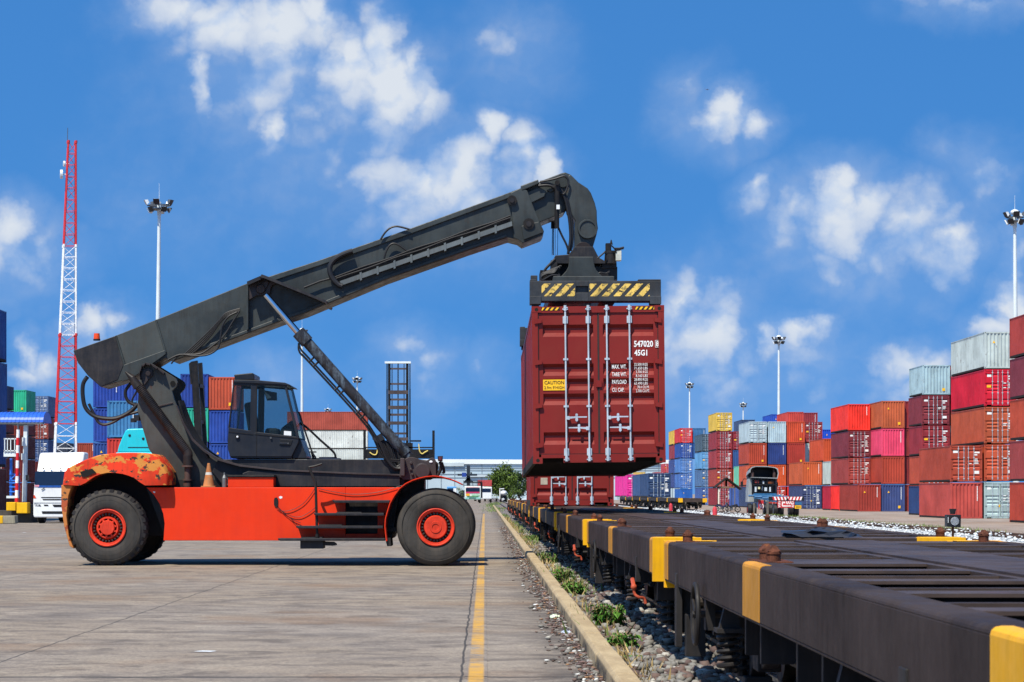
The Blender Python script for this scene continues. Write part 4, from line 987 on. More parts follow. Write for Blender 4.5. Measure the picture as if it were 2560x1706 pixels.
def rod_mesh(Hh, x, fine):
    m = MB(); n = 12 if fine else 6
    m.cyl((x, -.022, .09), (x, -.022, Hh-.06), .0165 if fine else .020, n)
    if fine:
        for z in (.14, Hh-.32):
            m.box(x-.045, x+.045, -.012, .03, z, z+.13); m.cyl((x,-.022,z-.01), (x,-.022,z+.14), .025, 12)
        for z in (1.03, Hh-1.0): m.box(x-.045, x+.045, -.024, .03, z, z+.035); m.cyl((x,-.022,z-.005), (x,-.022,z+.04), .023, 12)
        for z in (.055, Hh-.07):
            m.box(x-.05, x+.05, -.035, .004, z, z+.022); m.box(x-.03, x+.045, -.045, .004, z+.028, z+.045); m.cyl((x,-.022,z-.02), (x,-.022,z+.08), .027, 10)
    else:
        for z in (.2, 1.0, Hh-1.0, Hh-.3): m.box(x-.05, x+.05, -.03, .03, z, z+.07)
    return m.mesh('rod', GALV, smooth=False)
def handle_mesh(x, z, d, fine):
    m = MB()
    if not fine: m.box(min(x, x+d*.34), max(x, x+d*.34), -.05, -.03, z, z+.05); return m.mesh('handle', GALV)
    m.box(min(x, x+d*.06), max(x, x+d*.06), -.06, -.01, z-.03, z+.035)
    m.prism([(x+d*.04, z-.016), (x+d*.20, z+.004), (x+d*.38, z+.006), (x+d*.38, z+.028), (x+d*.20, z+.03), (x+d*.04, z+.026)], -.055, -.04)
    xh = x+d*.19; m.box(xh-.022, xh+.022, -.062, -.03, z-.02, z+.07); m.cyl((xh, -.065, z+.06), (xh, -.03, z+.06), .022, 10); m.cyl((xh, -.07, z-.035), (xh, -.01, z-.035), .026, 10); m.box(xh-.012, xh+.012, -.06, -.03, z-.07, z-.02)
    return m.mesh('handle', GALV)
RODX = (.616, 1.037, 1.377, 1.795)
_tpl = {}
def link(name, me, parent):
    o = bpy.data.objects.new(name, me); COL.objects.link(o); o.parent = parent; return o
def template(L, Hh, end, fine=False):
    k = (L, Hh, end, fine)
    if k in _tpl: return _tpl[k]
    r = bpy.data.objects.new('shipping_container', None); COL.objects.link(r); r.empty_display_size = .5
    link('container_body', container_body(L, Hh, end), r)
    if end == 'door':
        for left in (True, False):
            d = link('door', door_mesh(Hh, left), r)
            for x in (RODX[:2] if left else RODX[2:]): link('lock_rod', rod_mesh(Hh, x, fine), d)
            if fine:
                xs = RODX[:2] if left else RODX[2:]
                link('door_handle', handle_mesh(xs[0], .83, 1, True), d); link('door_handle', handle_mesh(xs[1], .635, -1, True), d)
    _tpl[k] = r; return r
def marks(end, Hh, seed):
    rr = random.Random(seed); m = MB()
    if end == 'door':
        y = .022
        m.box(1.84, 2.24, y, .03, Hh-.62, Hh-.50); m.box(1.84, 2.06, y, .03, Hh-.80, Hh-.70)
        for i in range(rr.randint(3, 7)):
            z = Hh-1.12-i*.12; m.box(1.84, 1.84+rr.uniform(.2, .34), y, .03, z, z+.06)
            if rr.random() < .5: m.box(1.45, 1.45+rr.uniform(.15, .28), y, .03, z, z+.06)
        if rr.random() < .5: m.box(.22, .22+rr.uniform(.2, .36), y, .03, Hh-.6, Hh-.42)
        if rr.random() < .4: m.box(1.84, 2.2, y, .03, .62, .86)
        m.k = 1
        if rr.random() < .3: m.box(.2, .52, y, .03, Hh*.5, Hh*.5+.2)
        if rr.random() < .25: m.box(1.1, 1.2, .02, .03, .9, 1.1)
    else:
        if rr.random() < .75:
            z = Hh-.3
            for i in range(rr.randint(7, 11)): m.box(2.03, 2.10, .008, .03, z-.09, z); z -= .12
        m.k = 1
        if rr.random() < .3: m.box(1.75, 2.0, .008, .03, .35, .62)
        if rr.random() < .22: m.prism([(.62, Hh-.9), (.84, Hh-.9), (.73, Hh-.68)], .008, .03)
        if rr.random() < .3:
            m.box(.15, .3, .006, .03, Hh-.115, Hh-.09)
    return m
_mk = {}
_cn = [0]
def put(loc, hx, end, L, label, h=None, Hh=2.896, rotz=0, group='stacked shipping containers', rust=.12, mark=True, parts=True):
    t = template(L, Hh, end); c = copy_tree(t, None); c.location = loc; c.rotation_euler = (0, 0, rotz)
    if h: c.scale = (1, 1, h/Hh)
    mt = cpaint(hx, rust + random.uniform(-.06, .14))
    for o in [x for ch in c.children for x in (ch, *ch.children)]:
        if o.data.name.startswith('painted'): o.material_slots[0].link = 'OBJECT'; o.material_slots[0].material = mt
    _cn[0] += 1
    if mark:
        key = (end, Hh, _cn[0] % 17)
        if key not in _mk: _mk[key] = marks(end, Hh, hash(key[2])+11).mesh('marking', [CWHITE, CYEL])
        if len(_mk[key].polygons): link('marking', _mk[key], c)
    tag(c, label, 'container', group); return c
def stack(X, Y, z0, h, levels, gap=.0, group='stacked shipping containers'):
    """levels from the bottom up: (colour, end, length, label) or None"""
    for i, lv in enumerate(levels):
        if lv is None: continue
        hx, end, L, lab = lv[:4]; j = random.uniform(-.03, .03)
        put((X+j, Y+random.uniform(-.05, .05), z0+i*h), hx, end, L, lab, h=h-.075, rust=lv[4] if len(lv) > 4 else .12, group=group)

# --- the container in the air, front and far end a little lower than level
RC = '77211a'
def fine_container(loc, rot, Hh, L, label, hx, held):
    t = template(L, Hh, 'door', True); c = copy_tree(t, None); c.location = loc; c.rotation_euler = rot
    mt = paint('container_' + hx, hx, rough=.42, var=.07, dirt=.18, dirtc='5a1f1c', rust=-.2, streak=2.0, sc=.5, bump=.04)
    for o in [x for ch in c.children for x in (ch, *ch.children)]:
        if o.data.name.startswith('painted'): o.material_slots[0].link = 'OBJECT'; o.material_slots[0].material = mt
    dl, dr = [d for d in c.children if d.name.startswith('door')][:2]
    if dl.data.vertices[0].co.x > 1: dl, dr = dr, dl
    if held:
        m = MB(); y = .026
        text_mb(m, '547020', 1.875, y, 2.135, .155, .355, bold=.004); text_mb(m, '45G1', 1.885, y, 1.975, .145, .235, bold=.004)
        text_mb(m, '8', 2.283, y-.002, 2.14, .135, .052, bold=.004)
        for a in ((2.268,2.35,2.118,2.124),(2.268,2.35,2.246,2.252),(2.268,2.274,2.118,2.252),(2.344,2.35,2.118,2.252)): m.box(a[0], a[1], .018, .03, a[2], a[3])
        for tx, z in (('MAX. WT.', 1.735), ('TARE WT.', 1.595), ('PAYLOAD', 1.455), ('CU. CAP.', 1.31)): text_mb(m, tx, 1.465, y, z, .105, .27 if tx != 'CU. CAP.' else .225, bold=.001)
        for tx, x, z, w in (('32.500 KGS',1.875,1.785,.25),('71.650 LBS',1.875,1.715,.25),('3.700 KGS',1.905,1.648,.22),('8.160 LBS',1.905,1.577,.22),('28.800 KGS',1.875,1.508,.25),('63.490 LBS',1.875,1.437,.25),('78.4 CU.M.',1.93,1.368,.22),('2.700 CU.FT.',1.905,1.297,.255)):
            text_mb(m, tx, x, y, z, .072, w, bold=0)
        o = m.build('lettering', CWHITE); o.parent = dr
        m = MB(); m.box(.197, .605, .018, .03, 1.345, 1.545); m.k = 1
        text_mb(m, 'CAUTION', .218, .016, 1.458, .09, .365, bold=.001, depth=.002); text_mb(m, "2.9m 9'HIGH", .215, .016, 1.372, .075, .37, depth=.002); m.k = 0
        o = m.build('caution_sign', [CYEL, plain('sign_black', '171512', rough=.6)]); o.parent = dl
        for xa, xb in ((.178, .52), (1.905, 2.255)):
            m = MB(); m.box(xa, xb, -.001, .01, Hh-.079, Hh-.024); m.k = 1; x = xa-.02
            while x < xb:
                p = [(max(xa, min(xb, q)), z) for q, z in ((x, Hh-.078), (x+.042, Hh-.078), (x+.082, Hh-.025), (x+.04, Hh-.025))]
                if p[1][0]-p[0][0] > .012: m.prism(p, -.004, .0)
                x += .088
            o = m.build('hazard_stripe', [plain('sign_black', '171512', rough=.6), CYEL]); o.parent = c
    else:
        m = MB(); m.box(.30, .50, .02, .03, .62, .82); o = m.build('sticker', plain('sticker_grey', 'a59a86', rough=.7)); o.parent = dl
    return tag(c, label, 'container')
fine_container((PX(1333,41.2), 41.2, PZ(1159.5,41.2)), (R(-.77), R(-.55), 0), 2.896, 12.19, 'dark red container with open sky around it, hanging from the reach stacker', RC, True)
fine_container((PX(1326,65.5), 65.5, 1.115), (0, 0, 0), 2.59, 6.06, 'dark red container standing on the flat wagon behind the hanging container', RC, False)

# ------------------------------------------------------------------ flat wagons
SILL = paint('sill_brown', '342b28', rough=.62, var=.2, dirt=.55, dirtc='4a403b', streak=3.0, sc=1.2, rust=.02, spec=.1)
DECK = paint('deck_brown', '453933', rough=.5, var=.22, dirt=.6, dirtc='2b2728', rust=.1, sc=1.2, streak=1.0, spec=.14, bump=.12)
WYEL = paint('band_yellow', 'c98a1e', rough=.5, var=.1, dirt=.35, dirtc='8a5a1c', streak=2.5, sc=2)
HYEL = paint('headstock_yellow', 'e2a50c', rough=.45, var=.08, dirt=.3, dirtc='8f6414', sc=2)
GRIME_SHADE = paint('beam_grime_shade', '1c1919', rough=.75, var=.3, dirt=.5, dirtc='35302c', spec=.2)  # grimy beams, coloured darker still for the shade inside the deck openings
LOCK = paint('lock_rust', '5c3220', rough=.8, var=.4, dirt=.7, dirtc='2c1a12', sc=12, rust=.25, rustc='8a5022', bump=.3)
BOGIE = paint('bogie_black', '1d1b1b', rough=.6, var=.3, dirt=.5, dirtc='39322d', sc=2)
HOSE = paint('cock_orange', 'a8472c', rough=.5, var=.15, dirt=.3, sc=4)
WL, DZ, XH = 11.95, 1.10, 1.29
def wagon_proto():
    r = bpy.data.objects.new('flat_wagon', None); COL.objects.link(r)
    zb = DZ-.29
    for s in (-1, 1):
        m = MB(); xo, xi = s*XH, s*(XH-.03); m.box(min(xo, xi), max(xo, xi), .06, WL-.06, zb, DZ-.024)
        # rolled upper edge of the sill
        prof = [(XH, DZ-.024), (XH-.004, DZ-.012), (XH-.014, DZ-.003), (XH-.03, DZ), (XH-.16, DZ), (XH-.16, DZ-.02), (XH-.03, DZ-.024)]
        m.prism([(s*x, z) for x, z in prof], .06, WL-.06); a, b = sorted((s*(XH-.002), s*(XH-.12))); m.box(a, b, .06, WL-.06, zb-.014, zb-.0005)
        m.build('side_sill', SILL, r, bevel=.004)
        m = MB(); m.box(-.36, .36, .06, WL-.06, DZ-.34, DZ-.004)
    m.box(-.30, .30, .10, WL-.1, DZ-.003, DZ+.008)
    def cross(y, w, plate=False):
        z1 = DZ-.006 if not plate else DZ-.003
        for s in (-1, 1):
            a, b = sorted((s*.361, s*(XH-.031))); m.k = 0; m.box(a, b, y, y+w, z1-.014, z1); m.k = 1; m.box(a, b, y+min(.05, w*.4), y+w-min(.05, w*.4), DZ-.22, z1-.0145); m.k = 0
    for y, w, pl in ((.06,.62,1),(1.62,.24,1),(2.2,.06,0),(2.85,.26,1),(3.4,.06,0),(4.05,.24,1),(4.7,.06,0),(5.3,.26,1),(6.35,.85,1),(7.7,.06,0),(8.2,.26,1),(8.75,.06,0),(9.4,.24,1),(10.0,.06,0),(10.5,.26,1),(11.3,.59,1)): cross(y, w, pl)
    for s in (-1, 1):      # stringers half way across
        m.k = 1; a, b = sorted((s*.78, s*.86)); m.box(a, b, .8, 5.55, DZ-.20, DZ-.05); m.box(a, b, 6.43, 11.1, DZ-.20, DZ-.05)
    m.build('deck', [DECK, GRIME_SHADE], r)
    for y0, y1 in ((0, .06), (WL-.06, WL)):
        m = MB(); m.k = 1; m.box(-XH+.40, XH-.40, y0+.002, y1-.002, DZ-.34, DZ-.002); m.k = 0
        for s in (-1, 1): p_, q_ = sorted((s*(XH+.004), s*(XH-.40))); m.box(p_, q_, y0, y1, DZ-.36, DZ+.004)
        a = y1 if y0 == 0 else y0-.16; m.box(-XH+.02, -XH+.36, a, a+.16, DZ+.001, DZ+.006); m.box(XH-.36, XH-.02, a, a+.16, DZ+.001, DZ+.006)
        m.build('headstock', [HYEL, DECK], r, bevel=.006)
    for y0, y1 in ((.06,.36), (WL-.36, WL-.06), (5.93, 6.66)):
        for s in (-1, 1):
            m = MB(); pr = [(XH+.003, zb+.002), (XH+.003, DZ-.022), (XH-.001, DZ-.009), (XH-.012, DZ), (XH-.03, DZ+.003), (XH-.06, DZ+.003), (XH-.06, DZ-.01), (XH-.02, DZ-.02), (XH-.02, zb+.002)]
            m.prism([(s*x, z) for x, z in pr], y0, y1); m.build('painted_band', WYEL, r)
    me = None
    for y in (.24, 6.62, 6.94, WL-.24):
        for s in (-1, 1):
            if me is None:
                m = MB(); m.lathe((0, 0, 0), [(0,0),(0,.038),(.042,.038),(.044,.043),(.056,.043),(.058,.038),(.062,.036),(.062,0)], 20, 'Z')
                m.add([(-.034,-.034,.06),(.034,-.034,.06),(.034,.034,.06),(-.034,.034,.06),(-.010,-.017,.092),(.010,-.017,.092),(.010,.017,.092),(-.010,.017,.092)], [(0,1,5,4),(1,2,6,5),(2,3,7,6),(3,0,4,7),(4,5,6,7)])
                me = m.mesh('twist_lock', LOCK, smooth=False)
            o = link('twist_lock', me, r); o.location = (s*1.13, y, DZ-.002); o.rotation_euler = (0, 0, random.uniform(-.3, .3))
    m = MB()
    for y in (.24, 6.78, WL-.24):
        for s in (-1, 1): m.box(s*1.13-.09, s*1.13+.09, y-(.10 if y != 6.78 else .28), y+(.10 if y != 6.78 else .28), DZ-.002, DZ+.0045)
    m.build_split('lock_plate', LOCK, r)
    for yb in (2.3, WL-2.3):
        bg = bpy.data.objects.new('bogie', None); COL.objects.link(bg); bg.parent = r; bg.location = (0, yb, 0)
        m = MB()
        for s in (-1, 1):
            p = [(-1.2,.42),(-.95,.62),(-.5,.70),(.5,.70),(.95,.62),(1.2,.42),(.95,.36),(.6,.45),(.35,.26),(-.35,.26),(-.6,.45),(-.95,.36)]
            a, b = sorted((s*.84, s*.94)); n = len(p)
            m.add([(a, yb+y, z) for y, z in p] + [(b, yb+y, z) for y, z in p], [tuple(range(n)), tuple(range(2*n-1, n-1, -1))] + [(i, i+n, (i+1)%n+n, (i+1)%n) for i in range(n)])
            for dy in (-.8, .8): m.box(a-.02, b+.03, yb+dy-.14, yb+dy+.14, .34, .62)
            m.box(min(s*.8, s*.98), max(s*.8, s*.98), yb-.42, yb+.42, .22, .27)
        m.box(-.98, .98, yb-.2, yb+.2, .60, .74); m.box(-.3, .3, yb-.3, yb+.3, .7, .78)
        m.build('bogie_frame', BOGIE, bg, bevel=.01)
        for dy in (-.8, .8):
            m = MB(); m.cyl((-.95, yb+dy, .50), (.95, yb+dy, .50), .06, 12)
            for s in (-1, 1): m.lathe((s*.535, yb+dy, .50), [(-.06*s,.0),(-.06*s,.16),(-.05*s,.30),(-.065*s,.36),(-.065*s,.395),(-.03*s,.395),(-.028*s,.37),(.06*s,.365),(.06*s,.30),(.04*s,.16),(.05*s,0)], 32, 'X')
            m.build('wheelset', paint('wheel_steel', '35302c', rough=.5, metal=.4, var=.2, dirt=.5, rust=.3), bg)
        for s in (-1, 1):
            for dy in (-.24, 0, .24):
                m = MB(); pts = [(s*.98+.07*math.cos(t*.6), yb+dy+.07*math.sin(t*.6), .27+t*.0062) for t in range(54)]; m.tube(pts, .016, 6); m.cyl((s*.98, yb+dy, .26), (s*.98, yb+dy, .62), .03, 8)
                m.build('coil_spring', BOGIE, bg, smooth=True)
    m = MB()     # brackets, stanchions and brake rigging seen under the side sill
    for s in (-1, 1):
        for y, z0 in ((1.95, .66), (10.75, .36)):
            a, b = sorted((s*1.255, s*1.30)); m.box(a, b, y, y+.13, z0, DZ-.21); m.box(min(s*1.15, s*1.30), max(s*1.15, s*1.30), y+.05, y+.07, z0+.1, zb)
        a, b = sorted((s*1.10, s*1.24)); m.box(a, b, 10.62, 10.74, .30, .60)
        for y in (.7, 4.4, 5.2, 6.6, 7.3, 9.1): m.box(min(s*.9, s*1.2), max(s*.9, s*1.2), y, y+.05, .55, zb)
        m.tube([(s*.7, .3, .62), (s*.7, WL-.3, .62)], .02, 6); m.tube([(s*1.0, 4.0, .55), (s*1.0, 8.0, .55)], .025, 6)
    m.box(-.7, .2, 5.2, 6.6, .45, .78); m.cyl((-.45, 4.4, .6), (-.45, 5.1, .6), .16, 16); m.cyl((.5, 6.8, .6), (.5, 7.6, .6), .18, 16); m.box(.4, .9, 4.6, 5.4, .42, .76)
    m.box(-.15, .15, .07, 1.3, .62, .76); m.box(-.15, .15, WL-1.3, WL-.07, .62, .76)
    m.build('underframe_gear', BOGIE, r, bevel=.004)
    for s in (-1, 1):
        for y in (8.2, 3.7):
            m = MB(); m.tube([(s*1.2+.062*math.cos(t*.6), y+.062*math.sin(t*.6), .40+t*.0041) for t in range(54)], .014, 6); m.cyl((s*1.2, y, .38), (s*1.2, y, .63), .025, 8); m.build('coil_spring', BOGIE, r, smooth=True)
            m = MB(); a, b = sorted((s*1.12, s*1.28)); m.box(a, b, y-.1, y+.1, .625, .65); m.prism([(s*1.13, .65), (s*1.26, .65), (s*1.22, zb), (s*1.16, zb)], y-.03, y+.03); m.build('spring_bracket', BOGIE, r)
    m = MB(); c = (-XH-.05, 8.85, .70); pts = [(c[0], c[1]+.19*math.cos(a*.2618), c[2]+.19*math.sin(a*.2618)) for a in range(25)]; m.tube(pts, .016, 8)
    for a in range(3): m.cyl(c, (c[0], c[1]+.19*math.cos(a*2.09+.5), c[2]+.19*math.sin(a*2.09+.5)), .010, 6)
    m.cyl((c[0]-.02, c[1], c[2]), (-1.0, c[1], c[2]), .022, 8); m.box(-1.28, -1.22, c[1]-.06, c[1]+.06, .6, zb)
    m.build('brake_wheel', BOGIE, r, smooth=True)
    for y, x in ((1.35, -1.36), (WL-1.35, 1.36)):
        m = MB(); sg = -1 if y < 5 else 1
        m.ball((x, y, .64), .028, n=12, m=8); m.tube([(x, y, .63), (x+.01, y, .575), (x+.045, y+.02*sg, .55), (x+.09, y, .54), (x+.105, y-.01, .49)], .013, 8, sub=3); m.tube([(x, y-.18*sg, .7), (x, y-.05*sg, .66), (x, y, .64)], .02, 6, sub=2)
        m.build('brake_hose', HOSE, r, smooth=True)
    for y0, y1 in ((-.52, 0), (WL, WL+.52)):
        m = MB(); m.box(-.09, .09, y0, y1, .60, .78); ye = y0 if y0 < 0 else y1; m.box(-.15, .15, ye-.1, ye+.1, .54, .84); m.build('coupler', BOGIE, r, bevel=.02)
    return r
wp = wagon_proto(); wlabels = [
 'nearest flat wagon, its dark side sill running out at the lower right', 'second flat wagon from the camera, yellow end showing behind the nearest one',
 'third flat wagon along the kerb, starting beside the front wheel of the reach stacker', 'fourth flat wagon along the kerb, empty, under the hanging container',
 'flat wagon carrying the dark red container behind the hanging one', 'first empty flat wagon behind the loaded dark red container, beside the kerb', 'second empty flat wagon behind the loaded dark red container', 'third empty flat wagon behind the loaded dark red container', 'fourth empty flat wagon behind the loaded dark red container, near the tree', 'farthest flat wagon on the track beside the kerb']
WG = 'flat wagons on the near track'
for i, lb in enumerate(wlabels):
    w = wp if i == 0 else copy_tree(wp, None)
    if i == 0: pass
    w.location = (2.68, 5.40 + i*13.1, 0); tag(w, lb, 'railway wagon', WG)
m = MB(); zb = DZ-.29; pr = [(XH+.003, zb+.002), (XH+.003, DZ-.022), (XH-.001, DZ-.009), (XH-.012, DZ), (XH-.03, DZ+.003), (XH-.06, DZ+.003), (XH-.06, DZ-.01), (XH-.02, DZ-.02), (XH-.02, zb+.002)]
m.v = []; m.prism([(2.68-x, z) for x, z in pr], 5.40+.362, 5.40+.75); m.build('painted_band', HYEL, wp)
far_l = ['empty flat wagon on the far track nearest to the red posts', 'second empty flat wagon on the far track before the navy containers', 'third flat wagon on the far track, just before the navy containers', 'flat wagon under the front navy container on the far track', 'flat wagon under the rear navy container on the far track', 'flat wagon under the front pink container on the far track', 'flat wagon under the rear pink container on the far track']
for i, lb in enumerate(far_l):
    w = copy_tree(wp, None, skip=('painted_band', 'twist_lock', 'brake_hose', 'coil_spring', 'coupler', 'lock_plate')); w.location = (18.62, 200.6 + i*12.6, -.04); tag(w, lb, 'railway wagon', 'flat wagons on the far track')
put((17.40, 239.0, 1.08), '2c4468', 'door', 12.19, 'front navy container with white markings on the far flat wagons', Hh=2.59, group='containers on the far wagons')
put((17.40, 251.6, 1.08), '36507a', 'door', 12.19, 'rear navy container on the far flat wagons, touching the front navy one', Hh=2.59, group='containers on the far wagons')
put((17.40, 274.4, 1.08), 'd9308c', 'door', 12.19, 'bright pink container on a flat wagon behind the navy containers', h=2.75, group='containers on the far wagons')
put((17.40, 287.0, 1.08), 'd9308c', 'door', 12.19, 'second bright pink container, hidden end on behind the first pink one', h=2.75, group='containers on the far wagons')
# ------------------------------------------------------------------ the container yard on the right
D, P_ = 'door', 'panel'; L4, L2 = 12.19, 6.06; ZR = -.42
stack(34.9, 136.8, ZR, 2.72, [('a8402f',P_,L4,'rust red container at the bottom of the stack cut off by the right picture edge'),('97403e',P_,L4,'dull dark red container second from the bottom at the right picture edge'),('b0472e',P_,L4,'orange rust container in the middle of the stack at the right picture edge'),('76313a',P_,L4,'dark maroon container second from the top at the right picture edge'),('9c3a32',P_,L4,'brownish red container on top of the stack at the right picture edge')])
stack(35.45, 170.5, ZR, 2.82, [('b04a42',P_,L4,'faded red container with a yellow sticker on the ground behind the black signal lamp'),('a2432f',D,L4,'rust brown door-end container on top of the faded red one behind the signal lamp')])
stack(38.02, 170.5, ZR, 2.86, [('9fb3b2',D,L4,'pale green grey container with rusty doors at the bottom, second stack from the right'),('b04c30',D,L4,'orange rust container with a yellow triangle, on the pale green grey container'),('ab5032',D,L4,'orange rust container with white side lettering under the crimson container'),('c3192f',D,L4,'crimson container directly under the topmost pale grey container at the right'),('b4c0bd',P_,L4,'pale grey rust-stained container on top of the tallest stack at the right',.22)])
stack(38.35, 196.5, ZR, 2.65, [('27406e',D,L2,'navy container at the foot of the stack topped by a pale blue container'),('b04b35',D,L2,'rust container second from the bottom of the stack topped by pale blue'),('8d2c33',D,L2,'dark red door-end container with white markings below the maroon one'),('7a2f36',D,L2,'maroon door-end container directly under the pale blue container'),('9cb6bd',P_,L2,'pale blue container with rusty corner posts topping its stack',.25)])
stack(40.92, 196.5, ZR, 2.65, [None,None,('a9c3cc',P_,L2,'sliver of a pale blue container behind the rust container with side lettering'),('8a3036',D,L2,'narrow sliver of a maroon door-end container beside the maroon container under pale blue'),('98343a',D,L2,'narrow sliver of a red brown door end beside the pale blue container')])
stack(42.15, 238, ZR, 2.96, [('3c4a78',P_,L4,'dusty blue ribbed container on the ground under the rust brown one and the pink one'),('a4402f',P_,L4,'rust brown ribbed container under the pink container'),('dc4668',P_,L4,'pink red ribbed container in the middle of its stack'),('b45a38',P_,L4,'orange brown container with yellow sticker on top of the pink red container')])
stack(44.72, 238.6, ZR, 2.96, [('8a3a34',P_,L4,'narrow brown red sliver on the ground between the dusty blue and the navy containers'),('7a2c2e',P_,L4,'dark red sliver beside the rust brown ribbed container under the pink one'),('84302f',P_,L4,'dark red sliver right of the pink red container'),('8c2f33',P_,L4,'dark red sliver right of the orange brown container with yellow sticker')])
stack(39.65, 238, ZR, 2.96, [('96392f',P_,L4,'brown ribbed container on the ground left of the dusty blue ribbed one')])
stack(39.65, 244.5, ZR, 2.94, [None,('98403a',D,L4,'reddish brown door-end container below the maroon one under the bright red top container'),('783038',D,L4,'dark maroon door-end container directly under the bright red top container'),('e8382c',P_,L4,'bright red ribbed container on top of the stack left of the orange brown one')])
stack(39.65, 250.6, ZR, 2.90, [('ee3128',P_,L2,'bright red short container on the ground beside the crimson one')])
stack(39.65, 257.0, ZR, 2.86, [('b02338',P_,L2,'crimson short container on the ground left of the bright red one'),('b9c4bc',P_,L2,'pale grey container side standing on the crimson short container')])
stack(39.65, 280, ZR, 2.98, [('3a466c',D,L4,'navy door-end container with white stickers behind the tail of the parked trailer'),('bd5a34',P_,L4,'orange ribbed container standing on the navy door-end one beside the trailer')])
stack(42.78, 283, ZR, 2.98, [('9a3a36',D,L4,'red container sliver at ground level beside the crimson short container'),('93363a',D,L4,'red door-end container sliver under the higher orange container'),('c0502e',P_,L4,'higher of two orange containers, its top just under the bright red stack')])
stack(36.1, 306, ZR, 2.96, [('37486a',P_,L4,'navy container side behind the cab of the parked truck'),('c05838',P_,L4,'orange container behind the truck cab, under the rust red one'),('a94430',P_,L4,'rust red ribbed container under the pale grey door-end container'),('a9bcc2',D,L4,'pale grey door-end container with white markings above the truck cab',.2)])
stack(38.72, 306, ZR, 2.96, [('b8392f',D,L4,'red door end with white markings just right of the truck cab'),('c4532c',P_,L4,'orange ribbed container under the navy ribbed one above the trailer'),('2c3f78',P_,L4,'navy ribbed container between two orange red columns above the truck'),('a6bcc4',P_,L4,'pale blue grey ribbed container right of the pale grey door-end one',.2)])
stack(41.3, 306, ZR, 2.96, [('c4241f',P_,L4,'bright red sliver low down beside the navy container behind the trailer'),('7c2f2a',P_,L4,'dark rust sliver left of the orange container beside the trailer'),('a63a30',P_,L4,'rust red ribbed container right of the navy ribbed one'),('c04a2e',P_,L4,'orange red ribbed container right of the pale blue grey ribbed one')])
stack(44.3, 310, ZR, 2.98, [None,None,('b7ccc8',D,L4,'pale green door-end sliver left of the higher orange container'),('8f3438',D,L4,'maroon door-end container with a white emblem, under the maroon ribbed container')])
stack(48.0, 375, ZR, 3.06, [None]*4+[('2a52b4',P_,L4,'bright blue container with a yellow emblem on top, far behind the pale grey pair')])
stack(45.9, 340, ZR, 2.88, [None]*4+[('c94a40',P_,L4,'coral red container on top of the far row beside the bright blue one')])
stack(48.5, 343, ZR, 2.88, [None]*4+[('92373c',P_,L4,'maroon ribbed container on top of the far row, right of the coral one')])
stack(49.7, 330, ZR, 2.86, [None]*3+[('1f4fc0',P_,L4,'small bright blue container end peeping out left of the bright red stack')])
stack(36.1, 318.6, ZR, 2.96, [('3f5da0',P_,L4,'blue container side behind the thatched hut'),('6fc0a2',P_,L2,'mint green container side between the maroon column and the truck cab')])
stack(35.45, 343, ZR, 2.88, [('8a2f36',D,L4,'maroon door-end container on the ground behind the thatched hut'),('a04238',D,L4,'second container from the ground in the column topped by yellow'),('97383c',D,L4,'middle red door-end container of the column topped by yellow'),('8c3239',D,L4,'maroon door-end container directly under the yellow container'),('d3b04a',D,L4,'yellow door-end container on top of its column with sky on both sides')])
stack(38.0, 343, ZR, 2.88, [('3e62b0',P_,L4,'blue ribbed container at ground level right of the thatched hut posts'),('bb4f33',P_,L4,'narrow orange container end beside the mint green one'),('35578c',P_,L4,'blue ribbed container right of the maroon column topped by yellow'),('8a2c36',D,L4,'maroon door-end container with yellow stickers right of the column topped by yellow')])
stack(45.8, 400, ZR, 3.04, [None]*4+[('3d5070',P_,L4,'slate navy container rising far behind, between the yellow and the pale grey ones')])
stack(36.1, 373, ZR, 2.98, [('44609c',D,L4,'lowest blue container in the column left of the yellow-topped one'),('506f96',D,L4,'slate blue container second from the ground, left of the yellow-topped column'),('5f97c4',D,L4,'light blue container third from the ground, left of the yellow-topped column'),('485c6a',D,L4,'slate grey container on top of the column left of the yellow-topped one')])
stack(37.8, 434, ZR, 2.94, [('2b62ae',P_,L4,'bright blue ribbed container on the ground behind the far wagons'),('4a70b0',D,L4,'blue container with busy stickers, second from the ground under the red-topped column'),('4f7cba',D,L4,'lighter blue container in the middle of the red-topped column'),('2f4f96',D,L4,'deep blue door-end container directly under the red one'),('c8363a',D,L4,'red door-end container with an orange sticker topping the blue column')])
stack(40.4, 434, ZR, 2.94, [None]*3+[('34609c',D,L4,'blue container sliver under the blue ribbed top, beside the red-topped column'),('3f6f9e',P_,L4,'blue ribbed container on top, right of the red door-end one')])
stack(39.6, 470, ZR, 3.06, [None,('3c4c82',D,L4,'navy container low in the column topped by the partly hidden yellow container'),('3f5088',D,L4,'navy container in the middle of the column topped by the partly hidden yellow one'),('8f3a42',D,L4,'maroon container under the partly hidden yellow container'),('d6b24c',D,L4,'yellow container partly hidden behind the red-topped blue column')])
stack(40.5, 600, ZR, 2.6, [None,None,('cfae5c',P_,L4,'distant ochre container just above the navy wagon containers')])
stack(45.8, 600, ZR, 2.6, [None,None,('b04850',D,L4,'distant red container above the navy wagon containers, right of the ochre one')])
stack(48.9, 610, ZR, 2.55, [None,None,None,('b6444a',D,L4,'distant red and white container against the white warehouse, left of the blue column')])

